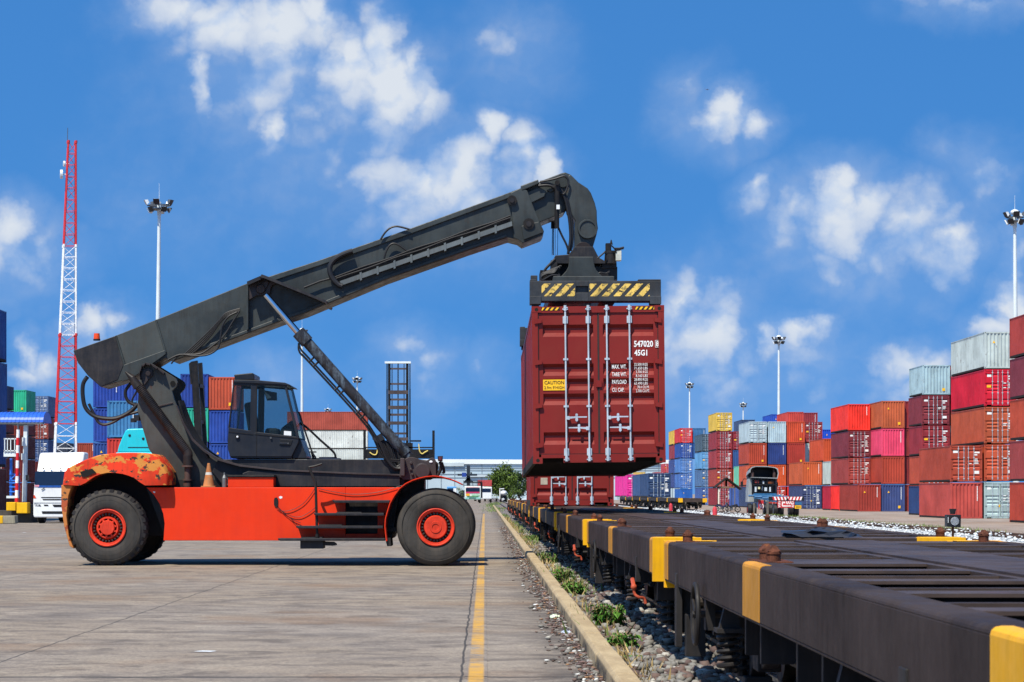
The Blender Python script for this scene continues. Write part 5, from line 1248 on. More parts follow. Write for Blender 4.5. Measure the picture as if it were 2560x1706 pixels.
# ------------------------------------------------------------------ the yard on the left
stack(-27.15-W, 115, 0, 2.97, [('6e231f',P_,L4,'dark red container at the foot of the blue stack at the left picture edge'),('1f4a86',P_,L4,'lowest blue container of the stack at the left picture edge'),('21508e',P_,L4,'middle blue container of the stack at the left picture edge'),('1c4a8c',P_,L4,'top blue container of the stack at the left picture edge')])
for (X, Y, lv) in ((-60, 279.5, [('5e2428',P_,L2,'maroon container at the ground behind the blue staircase'),('6a2a2a',P_,L2,'dark red container low behind the white railing'),('5a3026',P_,L2,'brown container behind the white railing'),('6b2a28',P_,L2,'dark red container just above the blue canopy at its left end'),('2f3c5c',P_,L2,'navy container above the blue canopy, beside the tall blue stack')]),
                   (-60, 293, [('6a2c2c',P_,L2,'maroon container at the ground behind the white and red pole'),('702a2a',P_,L2,'maroon container behind the striped pole, second from the ground'),('5c2a28',P_,L2,'dark brown red container behind the grey post'),('7a3026',P_,L2,'rust container directly under the mint green one'),('2fae86',P_,L2,'mint green container above the blue canopy')]),
                   (-60.6, 311, [('5e2628',P_,L2,'maroon container at the ground beside the white truck'),('63282a',P_,L2,'maroon container right of the grey post, second from the ground'),('3a527e',D,L2,'blue door-end container with white letters above the white truck'),('8a4038',D,L2,'brown red door-end container with white markings under the canopy tip'),('5a7094',D,L2,'grey blue door-end container with white letters right of the mint green one')]),
                   (-61.5, 330, [None,('50272a',P_,L2,'dark maroon container seen through the foot of the lattice tower'),('39404e',P_,L2,'dark slate container seen through the white foot of the lattice tower')])):
    stack(X-W, Y, -.02, 3.03, lv)
stack(-50.4-W, 290, 0, 2.71, [('8a3c2e',P_,L4,'rust red container on the ground behind the white truck'),('94402f',P_,L4,'middle rust red container behind the white truck'),('9c4634',P_,L4,'top rust red container between the lattice tower and the blue stack')])
stack(-34.8, 199, 0, 3.05, [('2c4476',P_,L2,'navy ribbed container at the foot of the outer column left of the teal machine'),('304a88',P_,L2,'blue ribbed container second from the ground in the outer column under the boom'),('2a4796',P_,L2,'blue ribbed container third from the ground, left of the steel blue one'),('28469a',P_,L2,'blue ribbed container on top of the outer column under the boom tail')])
stack(-32.28, 199, 0, 3.05, [None,None,None,('2b4a9c',P_,L2,'blue ribbed container above the steel blue one, left of the boom mast')])
stack(-30.0, 178, 0, 2.98, [('35456a',P_,L2,'navy container hidden low behind the orange counterweight'),('c43c34',P_,L2,'red ribbed container left of the teal machine'),('3f78a6',P_,L2,'steel blue ribbed container behind the hoses of the boom')])
stack(-24.6-W, 199, 0, 3.05, [('2b4288',P_,L2,'blue container on the ground between boom mast and cab'),('2d4890',P_,L2,'blue container under the green one, between boom mast and cab'),('2fae92',P_,L2,'teal green ribbed container behind the dark forklift mast'),('27438f',P_,L2,'blue ribbed container on top, behind the dark forklift mast')])
stack(-22.05-W, 199, 0, 2.98, [('2b4a98',P_,L2,'blue container at the ground behind the cab'),('2c4d9c',P_,L2,'lower blue container with white code left of the cab'),('2a4a9a',P_,L2,'upper blue container with white code directly under the orange one left of the cab'),('b45038',P_,L2,'orange ribbed container with yellow stickers beside the cab roof')])
for i, (hx, lab, rz) in enumerate((('8e4436','rust container on the ground behind the cab, lowest of the long stack',.2),('a05040','second rust container from the ground in the long stack',.2),('c2c8c2','lower white container of the long stack between cab and lift cylinder',.2),('cdd2cc','upper white container of the long stack between cab and lift cylinder',.22),('a04a3c','rust red container lying lengthwise on two white ones behind the lift cylinder',.2))):
    put((-30.0, 340+W, i*2.76), hx, P_, L4, lab, h=2.74 if i < 4 else 2.9, rotz=R(-90), rust=rz)

# ------------------------------------------------------------------ lighting masts
POLE = paint('mast_paint', 'cfd8da', rough=.5, var=.06, dirt=.15, dirtc='8d9698')
LAMPB = plain('lamp_body', '4a5058', rough=.5); LAMPF = plain('lamp_glass', '23262c', rough=.1); LAMPW = plain('lamp_shell', 'd5dadb', rough=.4)
def lamp_mast(u, vtop, Y, label, wide=1.0, top_u=None, cap=True, grp='high lighting masts'):
    zt = PZ(vtop, Y); x = PX(u, Y); tx = PX(top_u if top_u else u, Y)
    r = thing('lighting_mast', label, 'light mast', (x, Y, 0), grp)
    m = MB(); m.cone((x, Y, -.4), (tx, Y, zt-1.2), .34, .15, 12); m.cyl((tx, Y, zt-1.5), (tx, Y, zt-.2), .2, 10); m.cone((tx, Y, zt), (tx, Y, zt+1.6), .025, .01, 5)
    m.build('pole', POLE, r, smooth=True)
    m = MB(); m.lathe((tx, Y, zt-.55), [(-.05,.9*wide),(.05,.9*wide)], 16, 'Z'); m.cyl((tx, Y, zt-.95), (tx, Y, zt-.85), .85*wide, 14); m.box(tx-1.0*wide, tx+1.0*wide, Y-.05, Y+.05, zt-.6, zt-.5); m.box(tx-.05, tx+.05, Y-1.0*wide, Y+1.0*wide, zt-.6, zt-.5)
    if cap: m.k = 1; m.ball((tx, Y, zt-.05), .42, .42, .28)
    m.build('lamp_frame', [LAMPB, LAMPW], r)
    for k in range(10):
        a = 2*math.pi*k/10 + .25; up = k % 2; rr = (1.05 if up else .85)*wide; c = Vector((tx+rr*math.cos(a), Y+rr*math.sin(a), zt-(.25 if up else .95)))
        m = MB(); d = Vector((math.cos(a), math.sin(a), -.55)).normalized(); s = Vector((-math.sin(a), math.cos(a), 0)); q = d.cross(s); vs = []
        for dd, kk in ((-.2, .55), (.12, 1)):
            for ii in (-1, 1):
                for jj in (-1, 1): vs.append(c + d*dd + s*.3*ii*kk + q*.26*jj*kk)
        m.add(vs, [(0,1,3,2),(0,4,5,1),(1,5,7,3),(3,7,6,2),(2,6,4,0)]); m.k = 1; m.add([v + d*.01 for v in vs[4:]], [(0,1,3,2)])
        m.build('floodlight', [LAMPW if k % 3 else LAMPB, LAMPF], r)
lamp_mast(390, 500, 215, 'tall white light mast rising behind the boom left of the cab', 1.15, 398, cap=False)
lamp_mast(2541, 530, 215, 'tall white light mast at the right picture edge', .85, 2537)
lamp_mast(1947, 842, 370, 'light mast rising behind the pale grey and coral containers', .9)
lamp_mast(1724, 958, 540, 'light mast behind the red and blue columns right of the hanging container', .8)
lamp_mast(1858, 1008, 660, 'small light mast between the yellow and the pale grey containers', .9)
lamp_mast(755, 824, 367, 'light mast passing behind the lift cylinder right of the cab', .7)
lamp_mast(893, 944, 515, 'small light mast just right of the lift cylinder', .95)
lamp_mast(820, 1022, 720, 'tiny light mast head above the long rust red container', 1.0)

# ------------------------------------------------------------------ lattice tower
def tower():
    Y = 200.0; s = F/Y; xc0, xc1 = PX(160, Y), PX(180, Y); zt = PZ(356, Y)
    r = thing('lattice_tower', 'red and white lattice radio tower at the left', 'tower', (xc0, Y, 0))
    red = plain('tower_red', 'c22a2e', rough=.5); wht = plain('tower_white', 'dfe2e4', rough=.5)
    h0, h1 = 1.02, .33; ang = R(14)
    def corner(z, i):
        t = z/zt; h = h0+(h1-h0)*t; xc = xc0+(xc1-xc0)*t; a = ang + math.pi/4 + i*math.pi/2
        return Vector((xc + h*1.414*math.cos(a), Y + h*1.414*math.sin(a), z))
    bands = [(0, PZ(1060,Y), wht), (PZ(1060,Y), PZ(838,Y), red), (PZ(838,Y), PZ(616,Y), wht), (PZ(616,Y), zt, red)]
    for z0, z1, mt in bands:
        m = MB(); n = max(3, round((z1-z0)/1.05))
        for i in range(4): m.cyl(corner(z0, i), corner(z1, i), .085, 6)
        for k in range(n):
            a, b = z0+(z1-z0)*k/n, z0+(z1-z0)*(k+1)/n
            for i in range(4):
                m.cyl(corner(a, i), corner(a, (i+1) % 4), .028, 4)
                p, q = (i, (i+1) % 4) if k % 2 else ((i+1) % 4, i); m.cyl(corner(a, p), corner(b, q), .024, 4)
        for i in range(4): m.cyl(corner(z1, i)-Vector((0,0,.12)), corner(z1, i)+Vector((0,0,.12)), .13, 6)
        m.build('tower_section', mt, r)
    m = MB(); x = PX(168, Y); m.cyl((x, Y, zt-.5), (x+.05, Y, PZ(320, Y)), .03, 5); m.build('antenna_rod', LAMPB, r)
    for u, v, ww, hh in ((155, 437, .28, .4), (162, 411, .2, .25)):
        m = MB(); x, z = PX(u, Y), PZ(v, Y); m.cyl((x-ww*.4, Y-.3, z), (x+ww*.4, Y-.25, z), hh, 14); m.cyl((x, Y-.2, z), (x+.5, Y-.1, z), .05, 6); m.build('dish_antenna', LAMPW, r)
tower()

# ------------------------------------------------------------------ platform with canopy, blocks, stairs
def platform():
    Y = 113.5
    r = thing('control_platform', 'raised platform with blue canopy and red and white striped pole', 'platform', (PX(60, Y), Y, 0))
    def bx(m, u0, u1, v0, v1, y0=Y, y1=Y+.4): m.box(PX(u0, Y), PX(u1, Y), y0, y1, PZ(v1, Y), PZ(v0, Y))
    m = MB(); n = 14; x0, x1 = PX(-20, Y), PX(108, Y)      # half barrel roof with ribs
    for k in range(26):
        xa, xb = x0+(x1-x0)*k/26, x0+(x1-x0)*(k+1)/26
        for a in range(n):
            t0, t1 = math.pi*a/n, math.pi*(a+1)/n; e = .02 if k % 2 else 0
            pr = lambda t: (Y+1.1-1.1*math.cos(t)*(1+e), PZ(1056, Y)+(.55+e)*math.sin(t))
            (ya, za), (yb, zb) = pr(t0), pr(t1); m.add([(xa, ya, za), (xb, ya, za), (xb, yb, zb), (xa, yb, zb)], [(0,1,2,3)])
    pts = [(Y+1.1-1.1*math.cos(math.pi*a/n), PZ(1056, Y)+.55*math.sin(math.pi*a/n)) for a in range(n+1)]
    m.add([(x1-.01, y, z) for y, z in pts], [tuple(range(n+1))])
    m.build('canopy', plain('canopy_blue', '2a5cc0', rough=.4), r)
    m = MB(); bx(m, -20, 106, 1056, 1061); bx(m, 28, 66, 1058, 1063, Y+.1, Y+1.8); m.build('canopy_beam', STEEL, r)
    ps = MB(); vs_ = [1075, 1095, 1114, 1133, 1152, 1171, 1191, 1208, 1226, 1245, 1258]
    xa, xb = PX(48.5, Y), PX(44.5, Y)
    for i, (a, b) in enumerate(zip(vs_, vs_[1:])):
        ps.k = 1 if i % 2 else 0; f0, f1 = (a-1075)/183, (b-1075)/183
        ps.cyl((xa+(xb-xa)*f0, Y-.3, PZ(a, Y)), (xa+(xb-xa)*f1, Y-.3, PZ(b, Y)), .085, 10)
    ps.k = 2; ps.cyl((xa, Y-.3, PZ(1075, Y)), (xa, Y-.3, PZ(1060, Y)), .05, 8)
    ps.build('striped_pole', [plain('pole_white', 'e4e4e4', rough=.5), plain('pole_red', 'c01c26', rough=.5), LAMPB], r, smooth=True)
    m = MB(); m.prism(PP([(57,1060),(66,1060),(62,1255),(53,1255)], Y), Y+.2, Y+.5); bx(m, 54, 66, 1094, 1115, Y+.1, Y+.4); bx(m, 52, 64, 1134, 1150, Y+.1, Y+.4); m.build('grey_post', POLE, r)
    m = MB(); bx(m, 9, 46, 1131, 1142); bx(m, 16, 43, 1240, 1246); m.build('platform_floor', POLE, r)
    m = MB(); bx(m, 10, 45, 1096, 1099, Y-.05, Y)
    for u in (11, 18, 26, 36, 44): bx(m, u, u+2, 1097, 1131, Y-.05, Y)
    bx(m, 10, 45, 1126, 1129, Y-.05, Y); m.build('railing', POLE, r)
    m = MB(); bx(m, 18, 24, 1146, 1246, Y+.6, Y+.7); bx(m, 37, 41, 1180, 1246, Y+.6, Y+.7)
    for v in (1184, 1200, 1206, 1216, 1228): bx(m, 18, 41, v, v+3, Y+.5, Y+1.0)
    m.tube([(PX(20, Y), Y+.5, PZ(1200, Y)), (PX(40, Y), Y+.5, PZ(1182, Y))], .03, 6); m.build('stairs', plain('stair_blue', '2a6fcf', rough=.5), r)
    m = MB(); m.box(PX(-30, Y), PX(80, Y), Y-.2, Y+3, 0, PZ(1277, Y)); m.box(PX(48, Y), PX(80, Y), Y-.3, Y+2.8, PZ(1277, Y)-.005, PZ(1262, Y)); m.build('plinth', paint('plinth_dark', '4b4844', rough=.9, dirt=.5), r)
platform()
bl_y = paint('block_yellow', 'e0ac12', rough=.7, var=.08, dirt=.25, dirtc='8a6a20'); bl_c = paint('block_concrete', '8d8775', rough=.9, var=.2, dirt=.6)
for u0, u1, v0, v1, lb in ((15.5, 39, 1256, 1277, 'yellow concrete block left of the striped pole'), (41, 68, 1257, 1284, 'yellow concrete block just right of the striped pole')):
    Y = 112.4; z0 = PZ(1277, 113.5) if u0 < 20 else 0.0
    t = MB(); t.box(PX(u0, Y), PX(u1, Y), Y, Y+.8, z0 if u0 < 20 else PZ(1284, Y), PZ(v0, Y)); o = t.build('concrete_block', bl_y, bevel=.03); tag(o, lb, 'concrete block', 'yellow blocks by the platform')
Y = 109.0; r = thing('kerb_stone', 'weathered concrete block with a yellow painted end lying on the yard', 'kerb stone', (PX(15, Y), Y, 0))
m = MB(); m.prism(PP([(7,1290),(37,1289.5),(38,1308),(36,1309.5),(7,1309.5)], Y), Y, Y+.7); m.build('concrete_body', bl_c, r, bevel=.03)
m = MB(); m.prism(PP([(-20,1290),(7,1290),(7,1309.5),(-20,1309.5)], Y), Y, Y+.7); m.build('painted_end', bl_y, r, bevel=.03)

# ------------------------------------------------------------------ white truck
def truck_wheel(m, x, y, r, w):
    m.k = 0; m.lathe((x, y, r), [(-w/2, r*.55), (-w/2, r*.93), (-w/2+.04, r), (w/2-.04, r), (w/2, r*.93), (w/2, r*.55)], 24, 'X'); m.k = 1; m.lathe((x, y, r), [(-w/2+.03, 0), (-w/2+.02, r*.56), (w/2-.02, r*.56), (w/2-.03, 0)], 20, 'X')
WT = paint('truck_white', 'dcdedd', rough=.3, var=.05, dirt=.18, dirtc='8a8378', spec=.5)
DGLASS = plain('dark_windscreen', '16223a', rough=.06, var=.1); TB = plain('truck_black', '141416', rough=.5)
def white_truck():
    Y = 111.0; g = lambda u, v: (PX(u, Y), PZ(v, Y)); x0, x1 = PX(83, Y), PX(209, Y); xm = (x0+x1)/2
    r = thing('white_truck', 'white lorry facing the camera behind the orange counterweight', 'truck', (xm, Y, 0))
    m = MB(); m.prism([g(*p) for p in ((83,1268),(83,1250),(85,1220),(88,1180),(205,1180),(208,1220),(209,1250),(209,1290),(206,1294),(85,1294),(83,1288))], Y, Y+1.9)
    m.build('cab_body', WT, r, bevel=.07)
    m = MB(); vs = [(*p,) for p in ()]
    a = [g(91,1179), g(203,1179)]; b = [g(92,1132), g(206,1130)]
    m.add([(a[0][0],Y+.05,a[0][1]),(a[1][0],Y+.05,a[1][1]),(b[1][0],Y+.65,b[1][1]),(b[0][0],Y+.65,b[0][1]),(a[0][0],Y+1.8,a[0][1]),(a[1][0],Y+1.8,a[1][1]),(b[1][0],Y+1.8,b[1][1]),(b[0][0],Y+1.8,b[0][1])], [(0,1,2,3),(3,2,6,7),(0,3,7,4),(1,5,6,2),(4,7,6,5)])
    m.build('roof_fairing', WT, r, bevel=.12, seg=3)
    m = MB()
    for u in (108, 127, 150, 170, 190): m.box(*sorted((PX(u-2, Y), PX(u+2, Y))), Y+.0, Y+.06, PZ(1173, Y), PZ(1169, Y))
    m.build_split('marker_lamp', TB, r)
    m = MB(); m.prism([g(*p) for p in ((88,1180),(93,1178.5),(200,1178.5),(205,1180),(206,1211),(200,1214),(92,1214),(86.5,1211))], Y-.015, Y+.05); m.build('windscreen', DGLASS, r)
    m = MB(); m.prism([g(*p) for p in ((92,1214),(200,1214),(198,1219),(95,1219))], Y-.02, Y+.03); m.build('visor_strip', plain('strip_blue', '1d4a92', rough=.3), r)
    m = MB(); m.prism([g(*p) for p in ((87,1213),(98,1213),(98,1217),(87,1217))], Y-.03, Y+.03); m.build('paper_label', plain('label_pink', 'd98a9a', rough=.6), r)
    m = MB()
    for v0, v1, u0, u1 in ((1243,1245.5,102,190),(1248,1251,106,188),(1278.5,1285,104,186),(1257.3,1258.3,84,207)): m.prism([g(*p) for p in ((u0,v0),(u1,v0),(u1-2,v1),(u0+2,v1))], Y-.012, Y+.03)
    m.prism([g(*p) for p in ((109,1262),(119,1262),(122,1265.5),(111,1265.5))], Y-.012, Y+.03); m.prism([g(*p) for p in ((131,1262),(160,1262),(157,1268),(135,1268))], Y-.012, Y+.03)
    m.build('grille', TB, r)
    for u in (86, 188):
        m = MB(); m.prism([g(*p) for p in ((u,1259.5),(u+14,1261.5),(u+17,1266.5),(u+2,1265.5))], Y-.012, Y+.03); m.k = 1
        for q in (4, 9): m.ball(g(u+q,1263.3)[:1]+(Y-.014,)+g(u+q,1263.3)[1:], .035, .012, .035)
        m.build('headlight', [plain('lamp_grey', '55585c', rough=.15), WHITEP], r)
    m = MB(); m.prism([g(*p) for p in ((83.5,1238),(86,1238),(91,1246),(84,1246.5))], Y-.012, Y+.05); m.build('indicator', plain('amber', 'c8431c', rough=.3), r)
    m = MB(); m.tube([(*g(87,1196)[:1], Y-.1, g(87,1196)[1]), (PX(78,Y), Y-.25, PZ(1196,Y))], .015, 6); m.box(PX(67,Y), PX(74,Y), Y-.3, Y-.15, PZ(1202,Y), PZ(1188,Y)); m.tube([(PX(104,Y), Y-.04, PZ(1225,Y)), (PX(112,Y), Y-.04, PZ(1220,Y))], .02, 5); m.build_split('mirror', TB, r)
    for xx in (x0+.28, x1-.28):
        m = MB(); truck_wheel(m, xx, Y+.75, .5, .32); m.build('wheel', [TB, STEEL], r)
    m = MB(); m.box(xm-.75, xm+.75, Y+1.9, Y+8, .6, .95); m.box(xm-.8, xm+.8, Y+.4, Y+1.8, .35, .62); m.build('chassis', TB, r)
    for yy in (6.0, 7.2):
        for xx in (x0+.45, x1-.45):
            m = MB(); truck_wheel(m, xx, Y+yy, .5, .55); m.build('wheel', [TB, STEEL], r)
white_truck()

# ------------------------------------------------------------------ teal forklift and empty-container handler behind the reach stacker
def teal_forklift():
    Y = 75.0; g = lambda u, v: (PX(u, Y), PZ(v, Y)); tl = paint('teal_hood', '1fb9c6', rough=.25, var=.06, dirt=.12, spec=.6)
    r = thing('forklift', 'teal forklift half hidden behind the orange counterweight, with a tall dark mast', 'forklift', (PX(380, Y), Y, 0))
    m = MB(); m.prism([g(*p) for p in ((293,1131),(297,1115),(305,1095),(313,1078),(320,1072.5),(350,1071.5),(400,1071),(410,1131)) ], Y, Y+1.3)
    m.build('hood', tl, r, bevel=.04)
    m = MB(); m.prism([g(*p) for p in ((290,1131),(470,1131),(470,1275),(300,1275),(285,1240))], Y-.1, Y+1.4); m.build('forklift_body', tl, r, bevel=.05)
    m = MB(); m.box(*sorted((PX(320,Y), PX(385,Y))), Y-.012, Y+.02, PZ(1119,Y)-.01, PZ(1118,Y)); m.k = 0
    for u, v in ((324,1089),(358,1097)): m.ball((PX(u,Y), Y-.01, PZ(v,Y)), .045, .02, .045)
    m.build_split('hood_latch', TB, r)
    m = MB()
    for y0 in (Y-.1, Y+1.1):
        m.prism([g(*p) for p in ((478,905),(494,902),(500,1000),(506,1100),(512,1300),(494,1300),(488,1100),(483,1000))], y0, y0+.2); m.prism([g(*p) for p in ((473,910),(478,906),(482,960),(477,962))], y0, y0+.1)
    for v in (960, 1050, 1130): m.box(PX(484, Y), PX(500, Y), Y, Y+1.2, PZ(v+8, Y), PZ(v, Y))
    m.build('forklift_mast', paint('mast_rail', '121214', rough=.5, var=.2, dirt=.4), r)
    for u in (320, 450):
        m = MB()
        for yy in (Y-.25, Y+1.15): m.lathe((PX(u, Y), yy, .48), [(0, 0), (0, .44), (.04, .48), (.34, .48), (.38, .44), (.38, 0)], 24)
        m.build('wheel', TB, r)
teal_forklift()
def handler():
    Y = 193.0; g = lambda u, v: (PX(u, Y), PZ(v, Y)); K = paint('handler_black', '0f0f11', rough=.5, var=.2, dirt=.3); bz = paint('handler_brace', '4b4140', rough=.55, var=.2, dirt=.4)
    r = thing('container_handler', 'empty container handler with a tall ladder-like mast behind the lift cylinder', 'container handler', (PX(995, Y), Y, 0))
    m = MB()
    for u in (970, 1015): m.box(PX(u, Y), PX(u+6, Y), Y, Y+.3, 0.3, PZ(908, Y))
    for u in (965.5, 1023): m.box(PX(u, Y), PX(u+3, Y), Y+.3, Y+.6, 0.3, PZ(972, Y)); m.cyl((PX(u+1.5, Y), Y+.4, PZ(972, Y)), (PX(u+1.5, Y), Y+.4, PZ(908, Y)), .045, 8)
    for u in (980, 1010): m.cyl((PX(u, Y), Y+.15, .5), (PX(u, Y), Y+.15, PZ(908, Y)), .035, 6)
    m.cyl((PX(995, Y), Y+.15, 1.2), (PX(995, Y), Y+.15, PZ(908, Y)), .05, 6)
    m.build('mast_rail', K, r)
    m = MB(); m.box(PX(962, Y), PX(1027, Y), Y-.1, Y+.5, PZ(909, Y), PZ(904, Y)); m.build('mast_head', POLE, r)
    m = MB()
    for i, (v, hh) in enumerate(((922,4),(960,4.5),(981,9),(999,5),(1019,8.5),(1037,5.5),(1058,8),(1084,5),(1098,8))): m.box(PX(970, Y), PX(1020, Y), Y-.02 if hh > 6 else Y+.1, Y+.28, PZ(v+hh/2, Y), PZ(v-hh/2, Y))
    m.build_split('mast_crossbar', bz, r)
    m = MB(); m.box(PX(913, Y), PX(1083, Y), Y-.5, Y-.2, PZ(1147, Y), PZ(1124, Y)); m.box(PX(913, Y), PX(1083, Y), Y-.4, Y-.3, PZ(1121, Y), PZ(1118, Y))
    for u, v in ((909, 1077), (1081, 1077)): m.box(PX(u, Y), PX(u+6, Y), Y-.55, Y-.2, PZ(1170, Y), PZ(v, Y))
    m.box(PX(960, Y), PX(1032, Y), Y-.4, Y, PZ(1150, Y), PZ(1108, Y)); m.box(PX(1027, Y), PX(1053, Y), Y-.2, Y-.1, PZ(1105, Y), PZ(1101, Y))
    m.build('spreader', K, r)
    m = MB()
    for pts in (((924,1131),(933,1137),(941,1136),(944,1124)), ((1047,1110),(1049,1128),(1055,1135),(1062,1131),(1070,1127))): m.tube([P3(*p, Y-.6) for p in pts], .05, 6, sub=3)
    m.build_split('yellow_hose', plain('hose_yellow', 'd9c268', rough=.5), r)
    m = MB(); m.box(PX(962, Y), PX(1030, Y), Y+1.0, Y+5, .7, 1.9); m.box(PX(975, Y), PX(1017, Y), Y+2.2, Y+3.8, 1.9, 3.2); m.build('handler_body', paint('handler_red', 'b5321f', rough=.5), r, bevel=.05)
    for xx in (PX(955, Y), PX(1036, Y)):
        m = MB(); truck_wheel(m, xx, Y+1.5, .7, .5); m.build('wheel', [TB, REDF], r)
handler()

# ------------------------------------------------------------------ tractor with skeletal trailer on the right
def container_truck():
    Y = 160.0; g = lambda u, v: (PX(u, Y), PZ(v, Y)); zg = -.2
    r = thing('container_truck', 'parked truck seen from behind with an empty trailer and red and white chevron board', 'truck', (PX(1950, Y), Y, -.3))
    BL = plain('trailer_blue', '2a628c', rough=.5); Yc = 172.0; c = lambda u, v: (PX(u, Yc), PZ(v, Yc))
    CW = paint('cab_white', '959a9a', rough=.45, var=.1, dirt=.4); RW = plain('chevron_red', 'b5262c', rough=.5); RWW = plain('chevron_white', 'e2d9d4', rough=.5)
    m = MB()
    m.prism([c(*p) for p in ((1876,1197),(1945,1197),(1946,1256),(1872,1256),(1873,1230))], Yc+.6, Yc+2.4); m.k = 1; m.prism([c(*p) for p in ((1882,1199),(1942,1199),(1942,1240),(1882,1240))], Yc+.55, Yc+.61); m.build('cab', [CW, TB], r, bevel=.03)
    m = MB(); outer = [(1873.5,1182),(1875,1172),(1880,1167.5),(1890,1165.5),(1920,1166),(1938,1168.5),(1945,1172),(1947,1184),(1944,1197),(1876,1194)]
    inner = [(1876,1182),(1877,1174),(1881,1170),(1890,1167.5),(1920,1168),(1937,1170.5),(1942.5,1174),(1944.5,1184),(1942,1195),(1878,1193)]
    o_, i_ = [c(*p) for p in outer], [c(*p) for p in inner]; n = len(o_)
    vs = [(x, Yc, z) for x, z in o_] + [(x, Yc, z) for x, z in i_] + [(x, Yc+2.2, z-.25) for x, z in o_] + [(x, Yc+2.1, z-.2) for x, z in i_]
    fs = []
    for k in range(n-1): fs += [(k, k+1, n+k+1, n+k), (k, 2*n+k, 2*n+k+1, k+1)]
    fs.append(tuple(range(2*n, 3*n))); m.add(vs, fs); m.k = 1; m.add(vs, [(n+k, n+k+1, 3*n+k+1, 3*n+k) for k in range(n-1)]); m.add([(x, Yc+2.0, z) for x, z in i_], [tuple(range(n))]); m.build('roof_deflector', [CW, TB], r)  # inner faces coloured black to paint the shade in the hollow
    m = MB()
    for u in (1882.5, 1937): m.cyl((PX(u, Yc), Yc+.3, PZ(1197, Yc)), (PX(u, Yc), Yc+.3, PZ(1180, Yc)), .12, 10); m.cyl((PX(u, Yc), Yc+.3, PZ(1180, Yc)), (PX(u-2, Yc), Yc+.3, PZ(1174, Yc)), .08, 8)
    m.build_split('exhaust_stack', paint('pipe_brown', '4a3732', rough=.6, var=.3, rust=.4), r)
    m = MB()
    for v in (1197, 1212, 1233): m.box(PX(1880, Yc), PX(1943, Yc), Yc+.1, Yc+.22, PZ(v+1.2, Yc), PZ(v-1.2, Yc))
    for u in (1880, 1893, 1905, 1918, 1930, 1942): m.box(PX(u, Yc), PX(u+1.3, Yc), Yc+.1, Yc+.22, PZ(1234, Yc), PZ(1197, Yc))
    m.box(PX(1884, Yc), PX(1940, Yc), Yc+.3, Yc+.55, PZ(1214, Yc), PZ(1203, Yc)); m.build('headboard_rack', TB, r)
    m = MB()
    for u0, u1, v0, v1, k in ((1888,1898,1201,1208,1),(1921,1934,1203,1209,2),(1907,1911,1203,1210,0),(1893,1901,1217,1223,3),(1888,1892,1217,1230,0),(1912,1920,1219,1228,0),(1924,1928,1218,1230,0),(1905,1908,1216,1226,0)):
        m.k = k; m.box(PX(u0, Yc), PX(u1, Yc), Yc+.18, Yc+.5, PZ(v1, Yc), PZ(v0, Yc))
    m.build_split('stowed_gear', [plain('gear_pale', 'c0c8cc', rough=.5), plain('gear_red', '7a2a26', rough=.6), plain('gear_brown', '8a4a22', rough=.6), plain('gear_cream', 'd9cfa0', rough=.5)], r)
    m = MB(); m.box(PX(1858, Yc), PX(1864, Yc), Yc+1.6, Yc+1.8, PZ(1217, Yc), PZ(1204, Yc)); m.tube([(PX(1862, Yc), Yc+1.7, PZ(1204, Yc)), (PX(1866, Yc), Yc+1.7, PZ(1197, Yc)), (PX(1875, Yc), Yc+1.7, PZ(1198, Yc))], .03, 6); m.box(PX(1949, Yc), PX(1952, Yc), Yc+1.6, Yc+1.8, PZ(1217, Yc), PZ(1206, Yc)); m.build_split('mirror', TB, r)
    # trailer frame running from the cab to the rear bumper
    m = MB(); a0, a1 = Vector((PX(1890, Yc), Yc+.5, PZ(1236, Yc))), Vector((PX(1932, Yc), Yc+.5, PZ(1236, Yc))); b0, b1 = Vector((PX(1946, Y), Y+.1, PZ(1246, Y))), Vector((PX(1986, Y), Y+.1, PZ(1246, Y)))
    for a, b in ((a0, b0), (a1, b1)):
        w = Vector((.08, 0, 0)); hgt = Vector((0, 0, -.3)); m.add([a-w, a+w, b+w, b-w, a-w+hgt, a+w+hgt, b+w+hgt, b-w+hgt], [(0,1,2,3),(4,7,6,5),(0,3,7,4),(1,5,6,2),(0,4,5,1),(3,2,6,7)])
    for t in (.05, .35, .7): p, q = a0.lerp(b0, t), a1.lerp(b1, t); m.cyl(p-Vector((.6,0,.1)), q+Vector((.6,0,-.1)), .09, 6)
    m.box(PX(1884, Yc), PX(1940, Yc), Yc-.2, Yc+.1, PZ(1247, Yc), PZ(1234, Yc)); m.build('trailer_frame', BL, r)
    m = MB(); m.box(PX(1922, Y), PX(2010, Y), Y-.05, Y+.15, PZ(1252, Y), PZ(1242, Y)); m.build('rear_bumper', TB, r)
    m = MB(); u = 1930
    while u < 2002:
        m.k = 1 if int((u-1930)/4.2) % 2 else 0; d = 3 if u < 1966 else -3
        m.prism([g(*p) for p in ((u, 1242.4), (u+4.2, 1242.4), (u+4.2+d, 1251), (u+d, 1251))], Y-.07, Y-.052); u += 4.2
    m.build('chevron_strip', [RW, RWW], r)
    m = MB(); m.box(PX(1944, Y), PX(1986, Y), Y-.03, Y+.03, PZ(1270, Y), PZ(1252.5, Y)); m.k = 1
    for k in range(4):
        v = 1253.5+k*4; m.prism([g(*p) for p in ((1945.5, v+1.5), (1951, v), (1951, v+2), (1945.5, v+3.5))], Y-.045, Y-.03); m.prism([g(*p) for p in ((1984.5, v+1.5), (1979, v), (1979, v+2), (1984.5, v+3.5))], Y-.045, Y-.03)
    for q in range(3): m.prism([g(*p) for p in ((1964+q*5,1254), (1967+q*5,1254), (1970+q*5,1261), (1967+q*5,1261))], Y-.045, Y-.03)
